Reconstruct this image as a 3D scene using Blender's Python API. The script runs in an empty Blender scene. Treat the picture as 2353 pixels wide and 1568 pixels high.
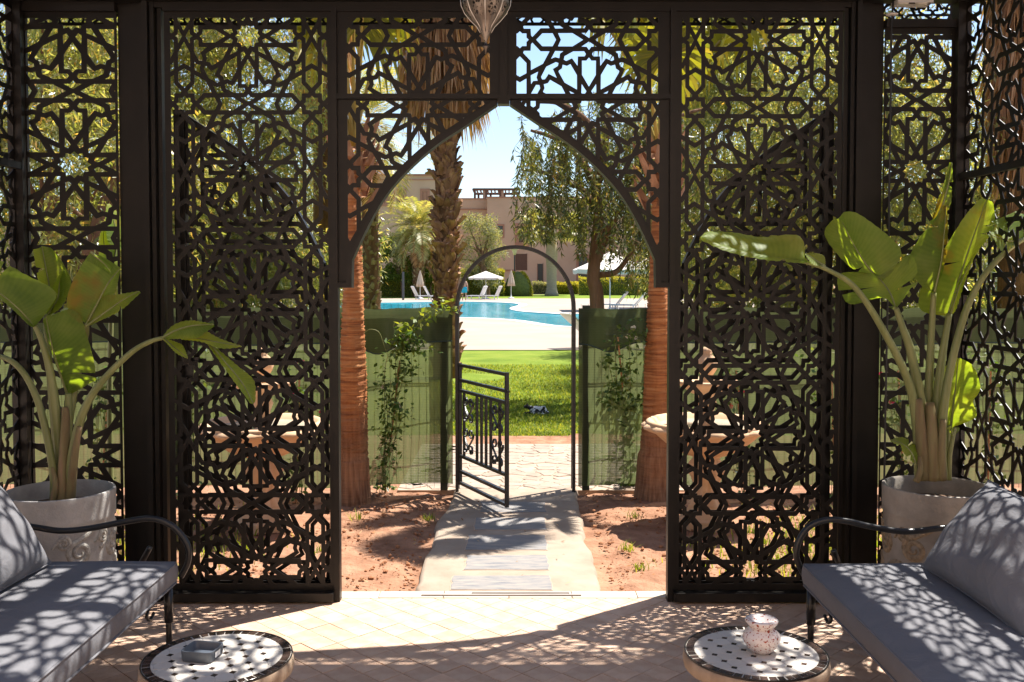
import bpy, bmesh, math, random
import numpy as np
from mathutils import Vector, Matrix, geometry
random.seed(7)
S = bpy.context.scene
C = S.collection
R = math.radians

# ------------------------------------------------------------------ camera, sky, sun, exposure
F, CX, CY, PIT, HC, DC = 2200.0, 1177.0, 718.7, R(2.05), 1.65, 4.84   # focal length and optical centre in pixels of a 2353 px wide frame
cam = bpy.data.objects.new('camera', bpy.data.cameras.new('camera'))
C.objects.link(cam)
cam.location = (0, -DC, HC)
cam.rotation_euler = (R(90) - PIT, 0, 0)
cam.data.sensor_width = 36
cam.data.lens = 36 * F / 2353
cam.data.shift_y = -(784 - CY) / 2353
cam.data.clip_start = 0.05
cam.data.clip_end = 3000
S.camera = cam
SUN = Vector((0.337, 0.255, 0.906)).normalized()
wd = bpy.data.worlds.new('World')
S.world = wd
wd.use_nodes = True
wn = wd.node_tree.nodes
sky = wn.new('ShaderNodeTexSky')
sky.sky_type = 'NISHITA'
sky.sun_disc = False
sky.sun_elevation = math.asin(SUN.z)
sky.sun_rotation = math.atan2(SUN.x, SUN.y)
sky.altitude = 450
sky.air_density = 1.0
sky.dust_density = 0.8
sky.ozone_density = 1.0
wd.node_tree.links.new(sky.outputs[0], wn['Background'].inputs[0])
wn['Background'].inputs[1].default_value = 0.066
sl = bpy.data.lights.new('sun', 'SUN')
sl.energy = 3.5
sl.angle = R(0.53)
sl.color = (1.0, 0.955, 0.88)
so = bpy.data.objects.new('sun', sl)
so.rotation_euler = SUN.to_track_quat('Z', 'Y').to_euler()
so.location = (6, 5, 20)
C.objects.link(so)
S.view_settings.view_transform = 'Standard'
S.view_settings.look = 'None'
S.view_settings.exposure = 1.8
S.view_settings.gamma = 1
S.view_settings.use_curve_mapping = False
S.cycles.use_denoising = True
S.cycles.max_bounces = 10
S.cycles.diffuse_bounces = 5
S.cycles.transparent_max_bounces = 12
S.cycles.caustics_reflective = False
S.cycles.caustics_refractive = False
S.cycles.sample_clamp_indirect = 6

# ------------------------------------------------------------------ pixel rays (2353 px wide frame) to points at a real distance
def ray(px, py):
    u = (px - CX) / F; v = -(py - CY) / F
    return Vector((u, math.cos(PIT) + v * math.sin(PIT), -math.sin(PIT) + v * math.cos(PIT)))
def at(px, py, Y):
    d = ray(px, py); return Vector((0, -DC, HC)) + d * ((Y + DC) / d.y)
def gz(px, py, z=0.0):
    d = ray(px, py); return Vector((0, -DC, HC)) + d * ((z - HC) / d.z)

# ------------------------------------------------------------------ object helpers
def wloc(o):
    v = Vector((0, 0, 0))
    while o: v = v + o.location; o = o.parent
    return v
def tag(o, label=None, cat=None, group=None, kind=None):
    if label: o['label'] = label
    if cat: o['category'] = cat
    if group: o['group'] = group
    if kind: o['kind'] = kind
    return o
def thing(name, label, cat, loc=(0, 0, 0), group=None):
    o = bpy.data.objects.new(name, None); C.objects.link(o)
    o.location = loc; o.empty_display_size = 0.1
    return tag(o, label, cat, group)
def link(name, me, parent=None):
    o = bpy.data.objects.new(name, me); C.objects.link(o)
    if parent:
        o.parent = parent; o.location = -wloc(parent)
    return o
def copy_tree(o, parent=None):
    c = o.copy(); C.objects.link(c)
    if parent: c.parent = parent
    for ch in list(o.children): copy_tree(ch, c)
    return c

class MB:
    def __init__(s): s.v = []; s.f = []
    def add(s, vs, fs):
        n = len(s.v); s.v += [tuple(v) for v in vs]; s.f += [tuple(i + n for i in f) for f in fs]; return s
    def box(s, x0, x1, y0, y1, z0, z1):
        return s.add([(x0,y0,z0),(x1,y0,z0),(x1,y1,z0),(x0,y1,z0),(x0,y0,z1),(x1,y0,z1),(x1,y1,z1),(x0,y1,z1)],
                     [(0,3,2,1),(4,5,6,7),(0,1,5,4),(1,2,6,5),(2,3,7,6),(3,0,4,7)])
    def bar(s, a, b, w, h=None, up=(0, 0, 1)):
        a = Vector(a); b = Vector(b); h = h or w
        d = (b - a).normalized(); u = Vector(up)
        if abs(d.dot(u)) > 0.98: u = Vector((0, 1, 0))
        x = d.cross(u).normalized() * (w / 2); y = x.cross(d).normalized() * (h / 2)
        return s.add([a-x-y, a+x-y, a+x+y, a-x+y, b-x-y, b+x-y, b+x+y, b-x+y],
                     [(0,3,2,1),(4,5,6,7),(0,1,5,4),(1,2,6,5),(2,3,7,6),(3,0,4,7)])
    def tube(s, pts, r, n=8, cap=True):
        pts = [Vector(p) for p in pts]; k = len(pts)
        rs = r if isinstance(r, (list, tuple)) else [r] * k
        ring = []; prev = None
        for i, p in enumerate(pts):
            t = (pts[min(i+1, k-1)] - pts[max(i-1, 0)])
            t = t.normalized() if t.length > 1e-9 else Vector((0, 0, 1))
            if prev is None:
                ref = Vector((0, 0, 1)) if abs(t.z) < 0.9 else Vector((1, 0, 0))
                nx = t.cross(ref).normalized()
            else:
                nx = (prev - t * prev.dot(t))
                nx = nx.normalized() if nx.length > 1e-9 else t.orthogonal().normalized()
            prev = nx; ny = t.cross(nx)
            ring += [p + (nx * math.cos(2*math.pi*j/n) + ny * math.sin(2*math.pi*j/n)) * rs[i] for j in range(n)]
        fs = []
        for i in range(k - 1):
            for j in range(n):
                a = i*n + j; b = i*n + (j+1) % n
                fs.append((a, b, b + n, a + n))
        if cap:
            fs.append(tuple(range(n - 1, -1, -1))); fs.append(tuple(range((k-1)*n, k*n)))
        return s.add(ring, fs)
    def lathe(s, prof, c=(0, 0, 0), n=24, cap0=True, cap1=False, fn=None):
        vs = []
        for (r, z) in prof:
            for j in range(n):
                a = 2*math.pi*j/n
                rr = fn(r, z, a) if fn else r
                vs.append((c[0] + rr*math.cos(a), c[1] + rr*math.sin(a), c[2] + z))
        fs = []
        for i in range(len(prof) - 1):
            for j in range(n):
                a = i*n + j; b = i*n + (j+1) % n
                fs.append((a, b, b + n, a + n))
        if cap0: fs.append(tuple(range(n - 1, -1, -1)))
        if cap1: fs.append(tuple(range((len(prof)-1)*n, len(prof)*n)))
        return s.add(vs, fs)
    def prism(s, poly, z0, z1, inset=0.0):
        n = len(poly); c = Vector((sum(p[0] for p in poly)/n, sum(p[1] for p in poly)/n))
        top = []
        for p in poly:
            d = Vector((p[0], p[1])) - c; L = d.length or 1
            q = c + d * max(0.2, (L - inset) / L); top.append((q.x, q.y))
        vs = [(p[0], p[1], z0) for p in poly] + [(p[0], p[1], z1 - inset*0.7) for p in poly] + [(p[0], p[1], z1) for p in top]
        fs = []
        for k in (0, n):
            for j in range(n):
                a = k + j; b = k + (j+1) % n
                fs.append((a, b, b + n, a + n))
        fs.append(tuple(range(2*n, 3*n)))
        return s.add(vs, fs)
    def grid(s, rows):
        n = len(rows[0]); vs = [p for r in rows for p in r]
        fs = [(i*n+j, i*n+j+1, (i+1)*n+j+1, (i+1)*n+j) for i in range(len(rows)-1) for j in range(n-1)]
        return s.add(vs, fs)
    def mesh(s, name, m, smooth=False):
        me = bpy.data.meshes.new(name); me.from_pydata(s.v, [], s.f)
        if smooth: me.polygons.foreach_set('use_smooth', [True]*len(me.polygons))
        if smooth == 'auto':
            me.set_sharp_from_angle(angle=R(40))
        if m: me.materials.append(m)
        me.update(); return me
    def build(s, name, m, parent=None, smooth=False):
        return link(name, s.mesh(name, m, smooth), parent)

def cr(pts, n=6):
    """Catmull-Rom through the points."""
    P = [Vector(p) for p in pts]; out = []
    for i in range(len(P) - 1):
        p0 = P[max(i-1, 0)]; p1 = P[i]; p2 = P[i+1]; p3 = P[min(i+2, len(P)-1)]
        for k in range(n):
            t = k / n
            out.append(0.5*((2*p1) + (p2-p0)*t + (2*p0-5*p1+4*p2-p3)*t*t + (3*p1-p0-3*p2+p3)*t**3))
    out.append(P[-1]); return out
def clip_poly(poly, nx, ny, c):
    """Keep the part of a convex polygon where nx*x + ny*y <= c."""
    out = []
    for i in range(len(poly)):
        a = poly[i]; b = poly[(i+1) % len(poly)]
        da = nx*a[0] + ny*a[1] - c; db = nx*b[0] + ny*b[1] - c
        if da <= 0: out.append(a)
        if (da < 0) != (db < 0) and abs(da - db) > 1e-12:
            t = da / (da - db); out.append((a[0] + t*(b[0]-a[0]), a[1] + t*(b[1]-a[1])))
    return out

# ------------------------------------------------------------------ materials
def mat(name):
    m = bpy.data.materials.new(name); m.use_nodes = True
    return m, m.node_tree.nodes, m.node_tree.links, m.node_tree.nodes['Principled BSDF']
def c4(c): return (c[0], c[1], c[2], 1)
def ramp(nd, stops):
    r = nd.new('ShaderNodeValToRGB'); e = r.color_ramp.elements
    while len(e) < len(stops): e.new(0.5)
    for i, (p, c) in enumerate(stops): e[i].position = p; e[i].color = c4(c)
    return r
def coords(nd, lk, scale=(1, 1, 1), kind='Object'):
    t = nd.new('ShaderNodeTexCoord'); mp = nd.new('ShaderNodeMapping'); mp.inputs['Scale'].default_value = scale
    lk.new(t.outputs[kind], mp.inputs[0]); return mp.outputs[0]
def noise(nd, lk, vec, sc, det=4, rough=0.55):
    n = nd.new('ShaderNodeTexNoise'); n.inputs['Scale'].default_value = sc; n.inputs['Detail'].default_value = det
    n.inputs['Roughness'].default_value = rough
    lk.new(vec, n.inputs['Vector']); return n.outputs['Fac']
def bump(nd, lk, h, b, st=0.3, dist=0.01):
    bp = nd.new('ShaderNodeBump'); bp.inputs['Strength'].default_value = st; bp.inputs['Distance'].default_value = dist
    lk.new(h, bp.inputs['Height']); lk.new(bp.outputs[0], b.inputs['Normal']); return bp
def simple(name, stops, rough=0.6, sc=8, bst=0.2, bd=0.004, scale=(1, 1, 1), spec=0.5, metal=0, bsc=None, det=5):
    m, nd, lk, b = mat(name)
    v = coords(nd, lk, scale)
    f = noise(nd, lk, v, sc, det)
    r = ramp(nd, stops); lk.new(f, r.inputs[0]); lk.new(r.outputs[0], b.inputs['Base Color'])
    b.inputs['Roughness'].default_value = rough; b.inputs['Specular IOR Level'].default_value = spec
    b.inputs['Metallic'].default_value = metal
    if bst: bump(nd, lk, noise(nd, lk, v, bsc or sc*4, 4), b, bst, bd)
    return m
def two(c, d=0.18):
    return [(0.3, tuple(x*(1-d) for x in c)), (0.7, tuple(min(1, x*(1+d)) for x in c))]
def randomised(m, amt=0.25):
    """Alike pieces differ a little in tone: the object's random number scales its colour."""
    nd = m.node_tree.nodes; lk = m.node_tree.links; b = nd['Principled BSDF']
    src = b.inputs['Base Color'].links[0].from_socket
    oi = nd.new('ShaderNodeObjectInfo'); mr = nd.new('ShaderNodeMapRange')
    mr.inputs['To Min'].default_value = 1-amt; mr.inputs['To Max'].default_value = 1+amt
    lk.new(oi.outputs['Random'], mr.inputs[0])
    mx = nd.new('ShaderNodeVectorMath'); mx.operation = 'SCALE'
    lk.new(src, mx.inputs[0]); lk.new(mr.outputs[0], mx.inputs['Scale']); lk.new(mx.outputs[0], b.inputs['Base Color'])
    return m
def leafy(name, stops, rough=0.45, trans=0.35, spec=0.4, sc=None):
    """Leaf: reflects, and lets some light through in a yellower green; each leaf has its own tint."""
    m, nd, lk, b = mat(name)
    if sc: f = noise(nd, lk, coords(nd, lk), sc, 3)
    else:
        a = nd.new('ShaderNodeAttribute'); a.attribute_name = 'tint'; f = a.outputs['Fac']
    r = ramp(nd, stops); lk.new(f, r.inputs[0]); lk.new(r.outputs[0], b.inputs['Base Color'])
    b.inputs['Roughness'].default_value = rough; b.inputs['Specular IOR Level'].default_value = spec
    t = nd.new('ShaderNodeBsdfTranslucent')
    k = nd.new('ShaderNodeMix'); k.data_type = 'RGBA'; k.blend_type = 'MULTIPLY'; k.inputs[0].default_value = 1
    lk.new(r.outputs[0], k.inputs[6]); k.inputs[7].default_value = (2.4, 2.1, 0.7, 1)
    lk.new(k.outputs[2], t.inputs[0])
    mx = nd.new('ShaderNodeMixShader'); mx.inputs[0].default_value = trans
    lk.new(b.outputs[0], mx.inputs[1]); lk.new(t.outputs[0], mx.inputs[2])
    lk.new(mx.outputs[0], nd['Material Output'].inputs[0]); return m

M = {}
M['black'] = simple('black_paint', [(0.35, (0.0062, 0.005, 0.0042)), (0.75, (0.0115, 0.0093, 0.0078))], 0.42, 6, 0.12, 0.002, bsc=60, spec=0.3)
M['iron'] = simple('wrought_iron', [(0.3, (0.008, 0.008, 0.009)), (0.7, (0.016, 0.015, 0.015))], 0.28, 9, 0.1, 0.002, bsc=40)
M['gate'] = simple('gate_paint', [(0.3, (0.018, 0.018, 0.019)), (0.7, (0.032, 0.03, 0.03))], 0.4, 9, 0.1, 0.002, bsc=50)
M['steel'] = simple('brushed_steel', two((0.55, 0.54, 0.52)), 0.35, 20, 0.05, 0.001, metal=1)
M['fabric'] = simple('grey_fabric', two((0.168, 0.166, 0.178), 0.08), 0.95, 3, 0.25, 0.0012, bsc=700, spec=0.15)
def _wrinkle(m):
    nd = m.node_tree.nodes; lk = m.node_tree.links; b0 = [n for n in nd if n.type == 'BUMP'][0]
    v = coords(nd, lk, (1, 1, 1)); n1 = nd.new('ShaderNodeTexNoise'); n1.inputs['Scale'].default_value = 7; n1.inputs['Detail'].default_value = 4; n1.inputs['Distortion'].default_value = 1.5
    lk.new(v, n1.inputs['Vector']); b1 = nd.new('ShaderNodeBump'); b1.inputs['Strength'].default_value = 0.35; b1.inputs['Distance'].default_value = 0.03
    lk.new(n1.outputs['Fac'], b1.inputs['Height']); lk.new(b1.outputs[0], b0.inputs['Normal'])
_wrinkle(M['fabric'])
M['terracotta'] = randomised(simple('terracotta_tile', [(0.25, (0.40, 0.245, 0.16)), (0.5, (0.50, 0.335, 0.235)), (0.8, (0.58, 0.43, 0.32))], 0.62, 11, 0.2, 0.002, bsc=45), 0.13)
M['grout'] = simple('grout', two((0.40, 0.29, 0.21)), 0.95, 12, 0.3, 0.004)
M['border'] = randomised(simple('border_tile', [(0.3, (0.44, 0.36, 0.28)), (0.75, (0.52, 0.45, 0.36))], 0.7, 9, 0.2, 0.003), 0.06)
M['timber'] = simple('weathered_timber', [(0.3, (0.24, 0.21, 0.19)), (0.7, (0.36, 0.32, 0.29))], 0.85, 6, 0.4, 0.004, scale=(1, 14, 14))
M['path'] = simple('path_concrete', [(0.25, (0.26, 0.195, 0.145)), (0.5, (0.32, 0.25, 0.19)), (0.8, (0.37, 0.305, 0.24))], 0.88, 5, 0.5, 0.006, bsc=26, spec=0.2)
M['soil'] = simple('red_soil', [(0.22, (0.165, 0.08, 0.046)), (0.5, (0.305, 0.16, 0.098)), (0.8, (0.42, 0.25, 0.16))], 0.98, 7, 0.9, 0.02, bsc=32, spec=0.1, det=8)
M['clod'] = randomised(simple('soil_clod', two((0.40, 0.19, 0.10), 0.25), 0.98, 14, 0.4, 0.004, spec=0.1))
M['earth'] = simple('dry_earth', two((0.25, 0.15, 0.085), 0.3), 0.98, 0.4, 0.6, 0.03, bsc=5, spec=0.1, det=8)
M['deck'] = simple('pool_deck_stone', [(0.3, (0.29, 0.23, 0.185)), (0.7, (0.345, 0.285, 0.235))], 0.9, 0.5, 0.3, 0.004, bsc=6, spec=0.2, det=8)
M['coping'] = simple('pool_coping', two((0.52, 0.47, 0.41), 0.06), 0.8, 2, 0.2, 0.004)
M['lawn'] = simple('lawn_turf', [(0.25, (0.09, 0.14, 0.016)), (0.5, (0.145, 0.20, 0.024)), (0.8, (0.22, 0.25, 0.042))], 0.95, 1.3, 0.8, 0.03, bsc=40, spec=0.1, det=9)
M['stucco'] = simple('salmon_stucco', [(0.25, (0.45, 0.325, 0.23)), (0.75, (0.53, 0.395, 0.29))], 0.95, 0.35, 0.3, 0.02, bsc=8, spec=0.1, det=9)
M['stucco2'] = simple('dark_stucco', two((0.36, 0.20, 0.14), 0.15), 0.95, 0.5, 0.3, 0.02, bsc=8, spec=0.1, det=8)
M['white'] = simple('white_plastic', two((0.66, 0.65, 0.64), 0.04), 0.45, 3, 0)
M['cream'] = simple('cream_canvas', two((0.50, 0.40, 0.30), 0.06), 0.9, 3, 0.1, 0.003)
M['whitecan'] = simple('white_canvas', two((0.56, 0.51, 0.45), 0.04), 0.9, 3, 0.1, 0.003)
M['darkwood'] = simple('dark_timber', two((0.10, 0.055, 0.035), 0.25), 0.8, 6, 0.3, 0.004, scale=(1, 1, 6))
M['darkpole'] = simple('dark_pole', two((0.05, 0.05, 0.055)), 0.5, 6, 0)
M['stone'] = simple('peach_stone', [(0.3, (0.54, 0.345, 0.20)), (0.7, (0.64, 0.44, 0.28))], 0.85, 7, 0.35, 0.004, bsc=40, spec=0.2)
M['bark'] = simple('tree_bark', [(0.3, (0.115, 0.062, 0.036)), (0.7, (0.24, 0.145, 0.092))], 0.95, 9, 1.0, 0.03, scale=(1, 1, 0.2), spec=0.1)
M['stake'] = simple('bamboo_stake', two((0.42, 0.21, 0.10), 0.25), 0.75, 20, 0.2, 0.002)
M['leaf_jas'] = leafy('jasmine_leaf', [(0.1, (0.035, 0.075, 0.015)), (0.6, (0.075, 0.135, 0.025)), (0.95, (0.14, 0.19, 0.05))], 0.35, 0.3)
M['petal_w'] = simple('white_petal', two((0.75, 0.72, 0.62), 0.05), 0.7, 20, 0)
M['petal_r'] = simple('magenta_petal', two((0.6, 0.02, 0.10), 0.15), 0.7, 20, 0)
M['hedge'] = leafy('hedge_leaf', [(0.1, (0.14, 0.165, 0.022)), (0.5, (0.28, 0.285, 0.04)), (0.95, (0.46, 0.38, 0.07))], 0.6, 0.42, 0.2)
M['olive'] = leafy('silver_leaf', [(0.1, (0.12, 0.135, 0.07)), (0.5, (0.22, 0.23, 0.13)), (0.95, (0.36, 0.34, 0.22))], 0.55, 0.35, 0.3)
M['lime'] = leafy('lime_leaf', [(0.1, (0.07, 0.12, 0.015)), (0.6, (0.14, 0.20, 0.03)), (0.95, (0.24, 0.26, 0.06))], 0.5, 0.35, 0.3)
M['acacia'] = leafy('acacia_leaf', [(0.05, (0.10, 0.13, 0.05)), (0.4, (0.185, 0.21, 0.09)), (0.75, (0.29, 0.285, 0.14)), (0.97, (0.46, 0.29, 0.11))], 0.3, 0.5, 0.6)
M['willow'] = leafy('drooping_leaf', [(0.1, (0.045, 0.062, 0.02)), (0.5, (0.085, 0.105, 0.033)), (0.78, (0.16, 0.145, 0.06)), (0.97, (0.30, 0.185, 0.085))], 0.36, 0.38, 0.5)
M['frond'] = leafy('date_frond', [(0.1, (0.15, 0.175, 0.06)), (0.6, (0.27, 0.27, 0.11)), (0.95, (0.48, 0.38, 0.19))], 0.45, 0.35, 0.5)
M['fan'] = leafy('fan_frond', [(0.1, (0.10, 0.125, 0.014)), (0.6, (0.18, 0.19, 0.022)), (0.95, (0.30, 0.25, 0.045))], 0.45, 0.42, 0.4)
M['thatch'] = leafy('dead_frond', [(0.1, (0.20, 0.11, 0.06)), (0.5, (0.37, 0.225, 0.13)), (0.95, (0.52, 0.35, 0.21))], 0.85, 0.3, 0.1)
M['bloom'] = leafy('grass_blade', [(0.1, (0.095, 0.14, 0.018)), (0.6, (0.165, 0.215, 0.028)), (0.95, (0.30, 0.30, 0.065))], 0.6, 0.4, 0.2)
M['boot'] = randomised(simple('palm_boot', [(0.25, (0.15, 0.07, 0.038)), (0.5, (0.34, 0.185, 0.105)), (0.8, (0.54, 0.35, 0.235))], 0.9, 10, 0.8, 0.02, scale=(1, 1, 0.4), spec=0.1), 0.3)
M['fibre'] = simple('palm_fibre', two((0.16, 0.085, 0.045), 0.35), 0.95, 12, 1.0, 0.03, scale=(1, 1, 0.3), spec=0.1)
M['datebark'] = randomised(simple('date_boot', [(0.25, (0.14, 0.10, 0.055)), (0.55, (0.27, 0.21, 0.12)), (0.8, (0.40, 0.33, 0.20))], 0.95, 10, 0.8, 0.02, spec=0.1), 0.3)
M['pot'] = None
def mk_strel():
    m, nd, lk, b = mat('strelitzia_leaf')
    a = nd.new('ShaderNodeAttribute'); a.attribute_name = 'vein'
    v = coords(nd, lk); f = noise(nd, lk, v, 5, 4)
    wv = nd.new('ShaderNodeMath'); wv.operation = 'SINE'; mu = nd.new('ShaderNodeMath'); mu.operation = 'MULTIPLY'
    mu.inputs[1].default_value = 150; lk.new(a.outputs['Fac'], mu.inputs[0]); lk.new(mu.outputs[0], wv.inputs[0])
    ad = nd.new('ShaderNodeMath'); ad.operation = 'MULTIPLY_ADD'; ad.inputs[1].default_value = 0.03
    lk.new(wv.outputs[0], ad.inputs[0]); lk.new(f, ad.inputs[2])
    r = ramp(nd, [(0.25, (0.075, 0.125, 0.032)), (0.5, (0.13, 0.18, 0.055)), (0.72, (0.185, 0.22, 0.085))])
    lk.new(ad.outputs[0], r.inputs[0])
    n2 = noise(nd, lk, v, 2.7, 6); edge = ramp(nd, [(0.62, (0, 0, 0)), (0.70, (1, 1, 1))]); lk.new(n2, edge.inputs[0])
    mxc = nd.new('ShaderNodeMix'); mxc.data_type = 'RGBA'; lk.new(edge.outputs[0], mxc.inputs[0])
    lk.new(r.outputs[0], mxc.inputs[6]); mxc.inputs[7].default_value = (0.19, 0.13, 0.045, 1)
    lk.new(mxc.outputs[2], b.inputs['Base Color'])
    b.inputs['Roughness'].default_value = 0.45; b.inputs['Specular IOR Level'].default_value = 0.12
    bp = bump(nd, lk, wv.outputs[0], b, 0.10, 0.003)
    t = nd.new('ShaderNodeBsdfTranslucent'); k = nd.new('ShaderNodeMix'); k.data_type = 'RGBA'; k.blend_type = 'MULTIPLY'
    k.inputs[0].default_value = 1; lk.new(mxc.outputs[2], k.inputs[6]); k.inputs[7].default_value = (3.7, 3.5, 0.4, 1)
    lk.new(k.outputs[2], t.inputs[0]); mx = nd.new('ShaderNodeMixShader'); mx.inputs[0].default_value = 0.48
    lk.new(b.outputs[0], mx.inputs[1]); lk.new(t.outputs[0], mx.inputs[2]); lk.new(mx.outputs[0], nd['Material Output'].inputs[0])
    return m
M['strel'] = mk_strel()
M['stalk'] = simple('plant_stalk', [(0.3, (0.14, 0.165, 0.05)), (0.7, (0.23, 0.245, 0.095))], 0.4, 4, 0.3, 0.003, scale=(6, 6, 0.6), spec=0.5)
M['sheath'] = simple('stalk_sheath', [(0.3, (0.15, 0.10, 0.055)), (0.55, (0.20, 0.17, 0.08)), (0.75, (0.27, 0.17, 0.11))], 0.7, 5, 0.4, 0.004, scale=(6, 6, 0.5), spec=0.3)
def mk_cloth(name='shade_cloth', k=1.0, tmax=0.2, tmix=.52):
    m, nd, lk, b = mat(name)
    v = coords(nd, lk)
    sx = nd.new('ShaderNodeSeparateXYZ'); lk.new(v, sx.inputs[0])
    def stripe(out, k):
        mu = nd.new('ShaderNodeMath'); mu.operation = 'MULTIPLY'; mu.inputs[1].default_value = k; lk.new(out, mu.inputs[0])
        s = nd.new('ShaderNodeMath'); s.operation = 'SINE'; lk.new(mu.outputs[0], s.inputs[0]); return s.outputs[0]
    h = stripe(sx.outputs[2], 2*math.pi/0.013); g = stripe(sx.outputs[0], 2*math.pi/0.05)
    a = nd.new('ShaderNodeMath'); a.operation = 'MULTIPLY_ADD'; a.inputs[1].default_value = 0.35; lk.new(g, a.inputs[0]); lk.new(h, a.inputs[2])
    mr = nd.new('ShaderNodeMapRange'); mr.inputs['From Min'].default_value = -1.6; mr.inputs['From Max'].default_value = 1.6
    lk.new(a.outputs[0], mr.inputs[0])
    n = noise(nd, lk, v, 3, 4)
    r = ramp(nd, [(0.1, (0.042*k, 0.058*k, 0.028*k)), (0.9, (0.08*k, 0.10*k, 0.05*k))]); lk.new(mr.outputs[0], r.inputs[0])
    lk.new(r.outputs[0], b.inputs['Base Color']); b.inputs['Roughness'].default_value = 0.6; b.inputs['Specular IOR Level'].default_value = 0.25
    t = nd.new('ShaderNodeBsdfTranslucent'); t.inputs[0].default_value = (0.235*k, 0.28*k, 0.115*k, 1)
    mx = nd.new('ShaderNodeMixShader'); mx.inputs[0].default_value = tmix; lk.new(b.outputs[0], mx.inputs[1]); lk.new(t.outputs[0], mx.inputs[2])
    tr = nd.new('ShaderNodeBsdfTransparent'); m2 = nd.new('ShaderNodeMixShader')
    op = nd.new('ShaderNodeMapRange'); op.inputs['From Min'].default_value = 0.15; op.inputs['From Max'].default_value = 0.55
    op.inputs['To Min'].default_value = tmax; op.inputs['To Max'].default_value = 0.03
    lk.new(mr.outputs[0], op.inputs[0]); lk.new(op.outputs[0], m2.inputs[0])
    lk.new(mx.outputs[0], m2.inputs[1]); lk.new(tr.outputs[0], m2.inputs[2]); lk.new(m2.outputs[0], nd['Material Output'].inputs[0])
    return m
M['cloth'] = mk_cloth()
M['cloth2'] = mk_cloth('shade_cloth_doubled', 0.68, 0.09, .42)
def mk_water():
    m, nd, lk, b = mat('pool_water')
    v = coords(nd, lk, (1, 0.55, 1))
    f = noise(nd, lk, v, 0.9, 5, 0.6)
    r = ramp(nd, [(0.3, (0.012, 0.26, 0.37)), (0.55, (0.03, 0.37, 0.48)), (0.72, (0.16, 0.55, 0.63))]); lk.new(f, r.inputs[0])
    lk.new(r.outputs[0], b.inputs['Base Color']); b.inputs['Roughness'].default_value = 0.08
    bump(nd, lk, noise(nd, lk, v, 2.2, 4), b, 0.6, 0.06); return m
M['water'] = mk_water()
def mk_slab():
    m, nd, lk, b = mat('grey_flagstone')
    f = noise(nd, lk, coords(nd, lk, (3, 14, 3)), 2.2, 8, 0.65)
    r = ramp(nd, [(0.28, (0.115, 0.12, 0.135)), (0.45, (0.20, 0.19, 0.185)), (0.7, (0.30, 0.26, 0.22))]); lk.new(f, r.inputs[0])
    lk.new(r.outputs[0], b.inputs['Base Color']); b.inputs['Roughness'].default_value = 0.85
    bump(nd, lk, f, b, 0.5, 0.006); return m
M['slab'] = mk_slab()
def mk_ringbark():
    m, nd, lk, b = mat('ringed_palm_bark')
    v = coords(nd, lk, (2, 2, 34)); f = noise(nd, lk, v, 1.6, 5, 0.6)
    r = ramp(nd, [(0.25, (0.15, 0.048, 0.02)), (0.45, (0.38, 0.135, 0.045)), (0.62, (0.52, 0.23, 0.085)), (0.8, (0.62, 0.37, 0.20))])
    lk.new(f, r.inputs[0])
    # the bark is worn to grey-brown wood near the ground
    v3 = coords(nd, lk); sx = nd.new('ShaderNodeSeparateXYZ'); lk.new(v3, sx.inputs[0])
    n2 = noise(nd, lk, v3, 3, 5); ad = nd.new('ShaderNodeMath'); ad.operation = 'MULTIPLY_ADD'; ad.inputs[1].default_value = 0.9
    lk.new(n2, ad.inputs[0]); lk.new(sx.outputs[2], ad.inputs[2])
    mr = nd.new('ShaderNodeMapRange'); mr.inputs['From Min'].default_value = 0.55; mr.inputs['From Max'].default_value = 1.25
    mr.inputs['To Min'].default_value = 1; mr.inputs['To Max'].default_value = 0; lk.new(ad.outputs[0], mr.inputs[0])
    f3 = noise(nd, lk, coords(nd, lk, (30, 30, 2)), 1.4, 5)
    r3 = ramp(nd, [(0.3, (0.13, 0.06, 0.032)), (0.7, (0.35, 0.20, 0.115))]); lk.new(f3, r3.inputs[0])
    mx = nd.new('ShaderNodeMix'); mx.data_type = 'RGBA'; lk.new(mr.outputs[0], mx.inputs[0])
    lk.new(r.outputs[0], mx.inputs[6]); lk.new(r3.outputs[0], mx.inputs[7]); lk.new(mx.outputs[2], b.inputs['Base Color'])
    b.inputs['Roughness'].default_value = 0.75; b.inputs['Specular IOR Level'].default_value = 0.25
    ad2 = nd.new('ShaderNodeMath'); ad2.operation = 'ADD'; lk.new(f, ad2.inputs[0]); lk.new(f3, ad2.inputs[1])
    bump(nd, lk, ad2.outputs[0], b, 0.7, 0.02); return m
M['ringbark'] = mk_ringbark()
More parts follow.
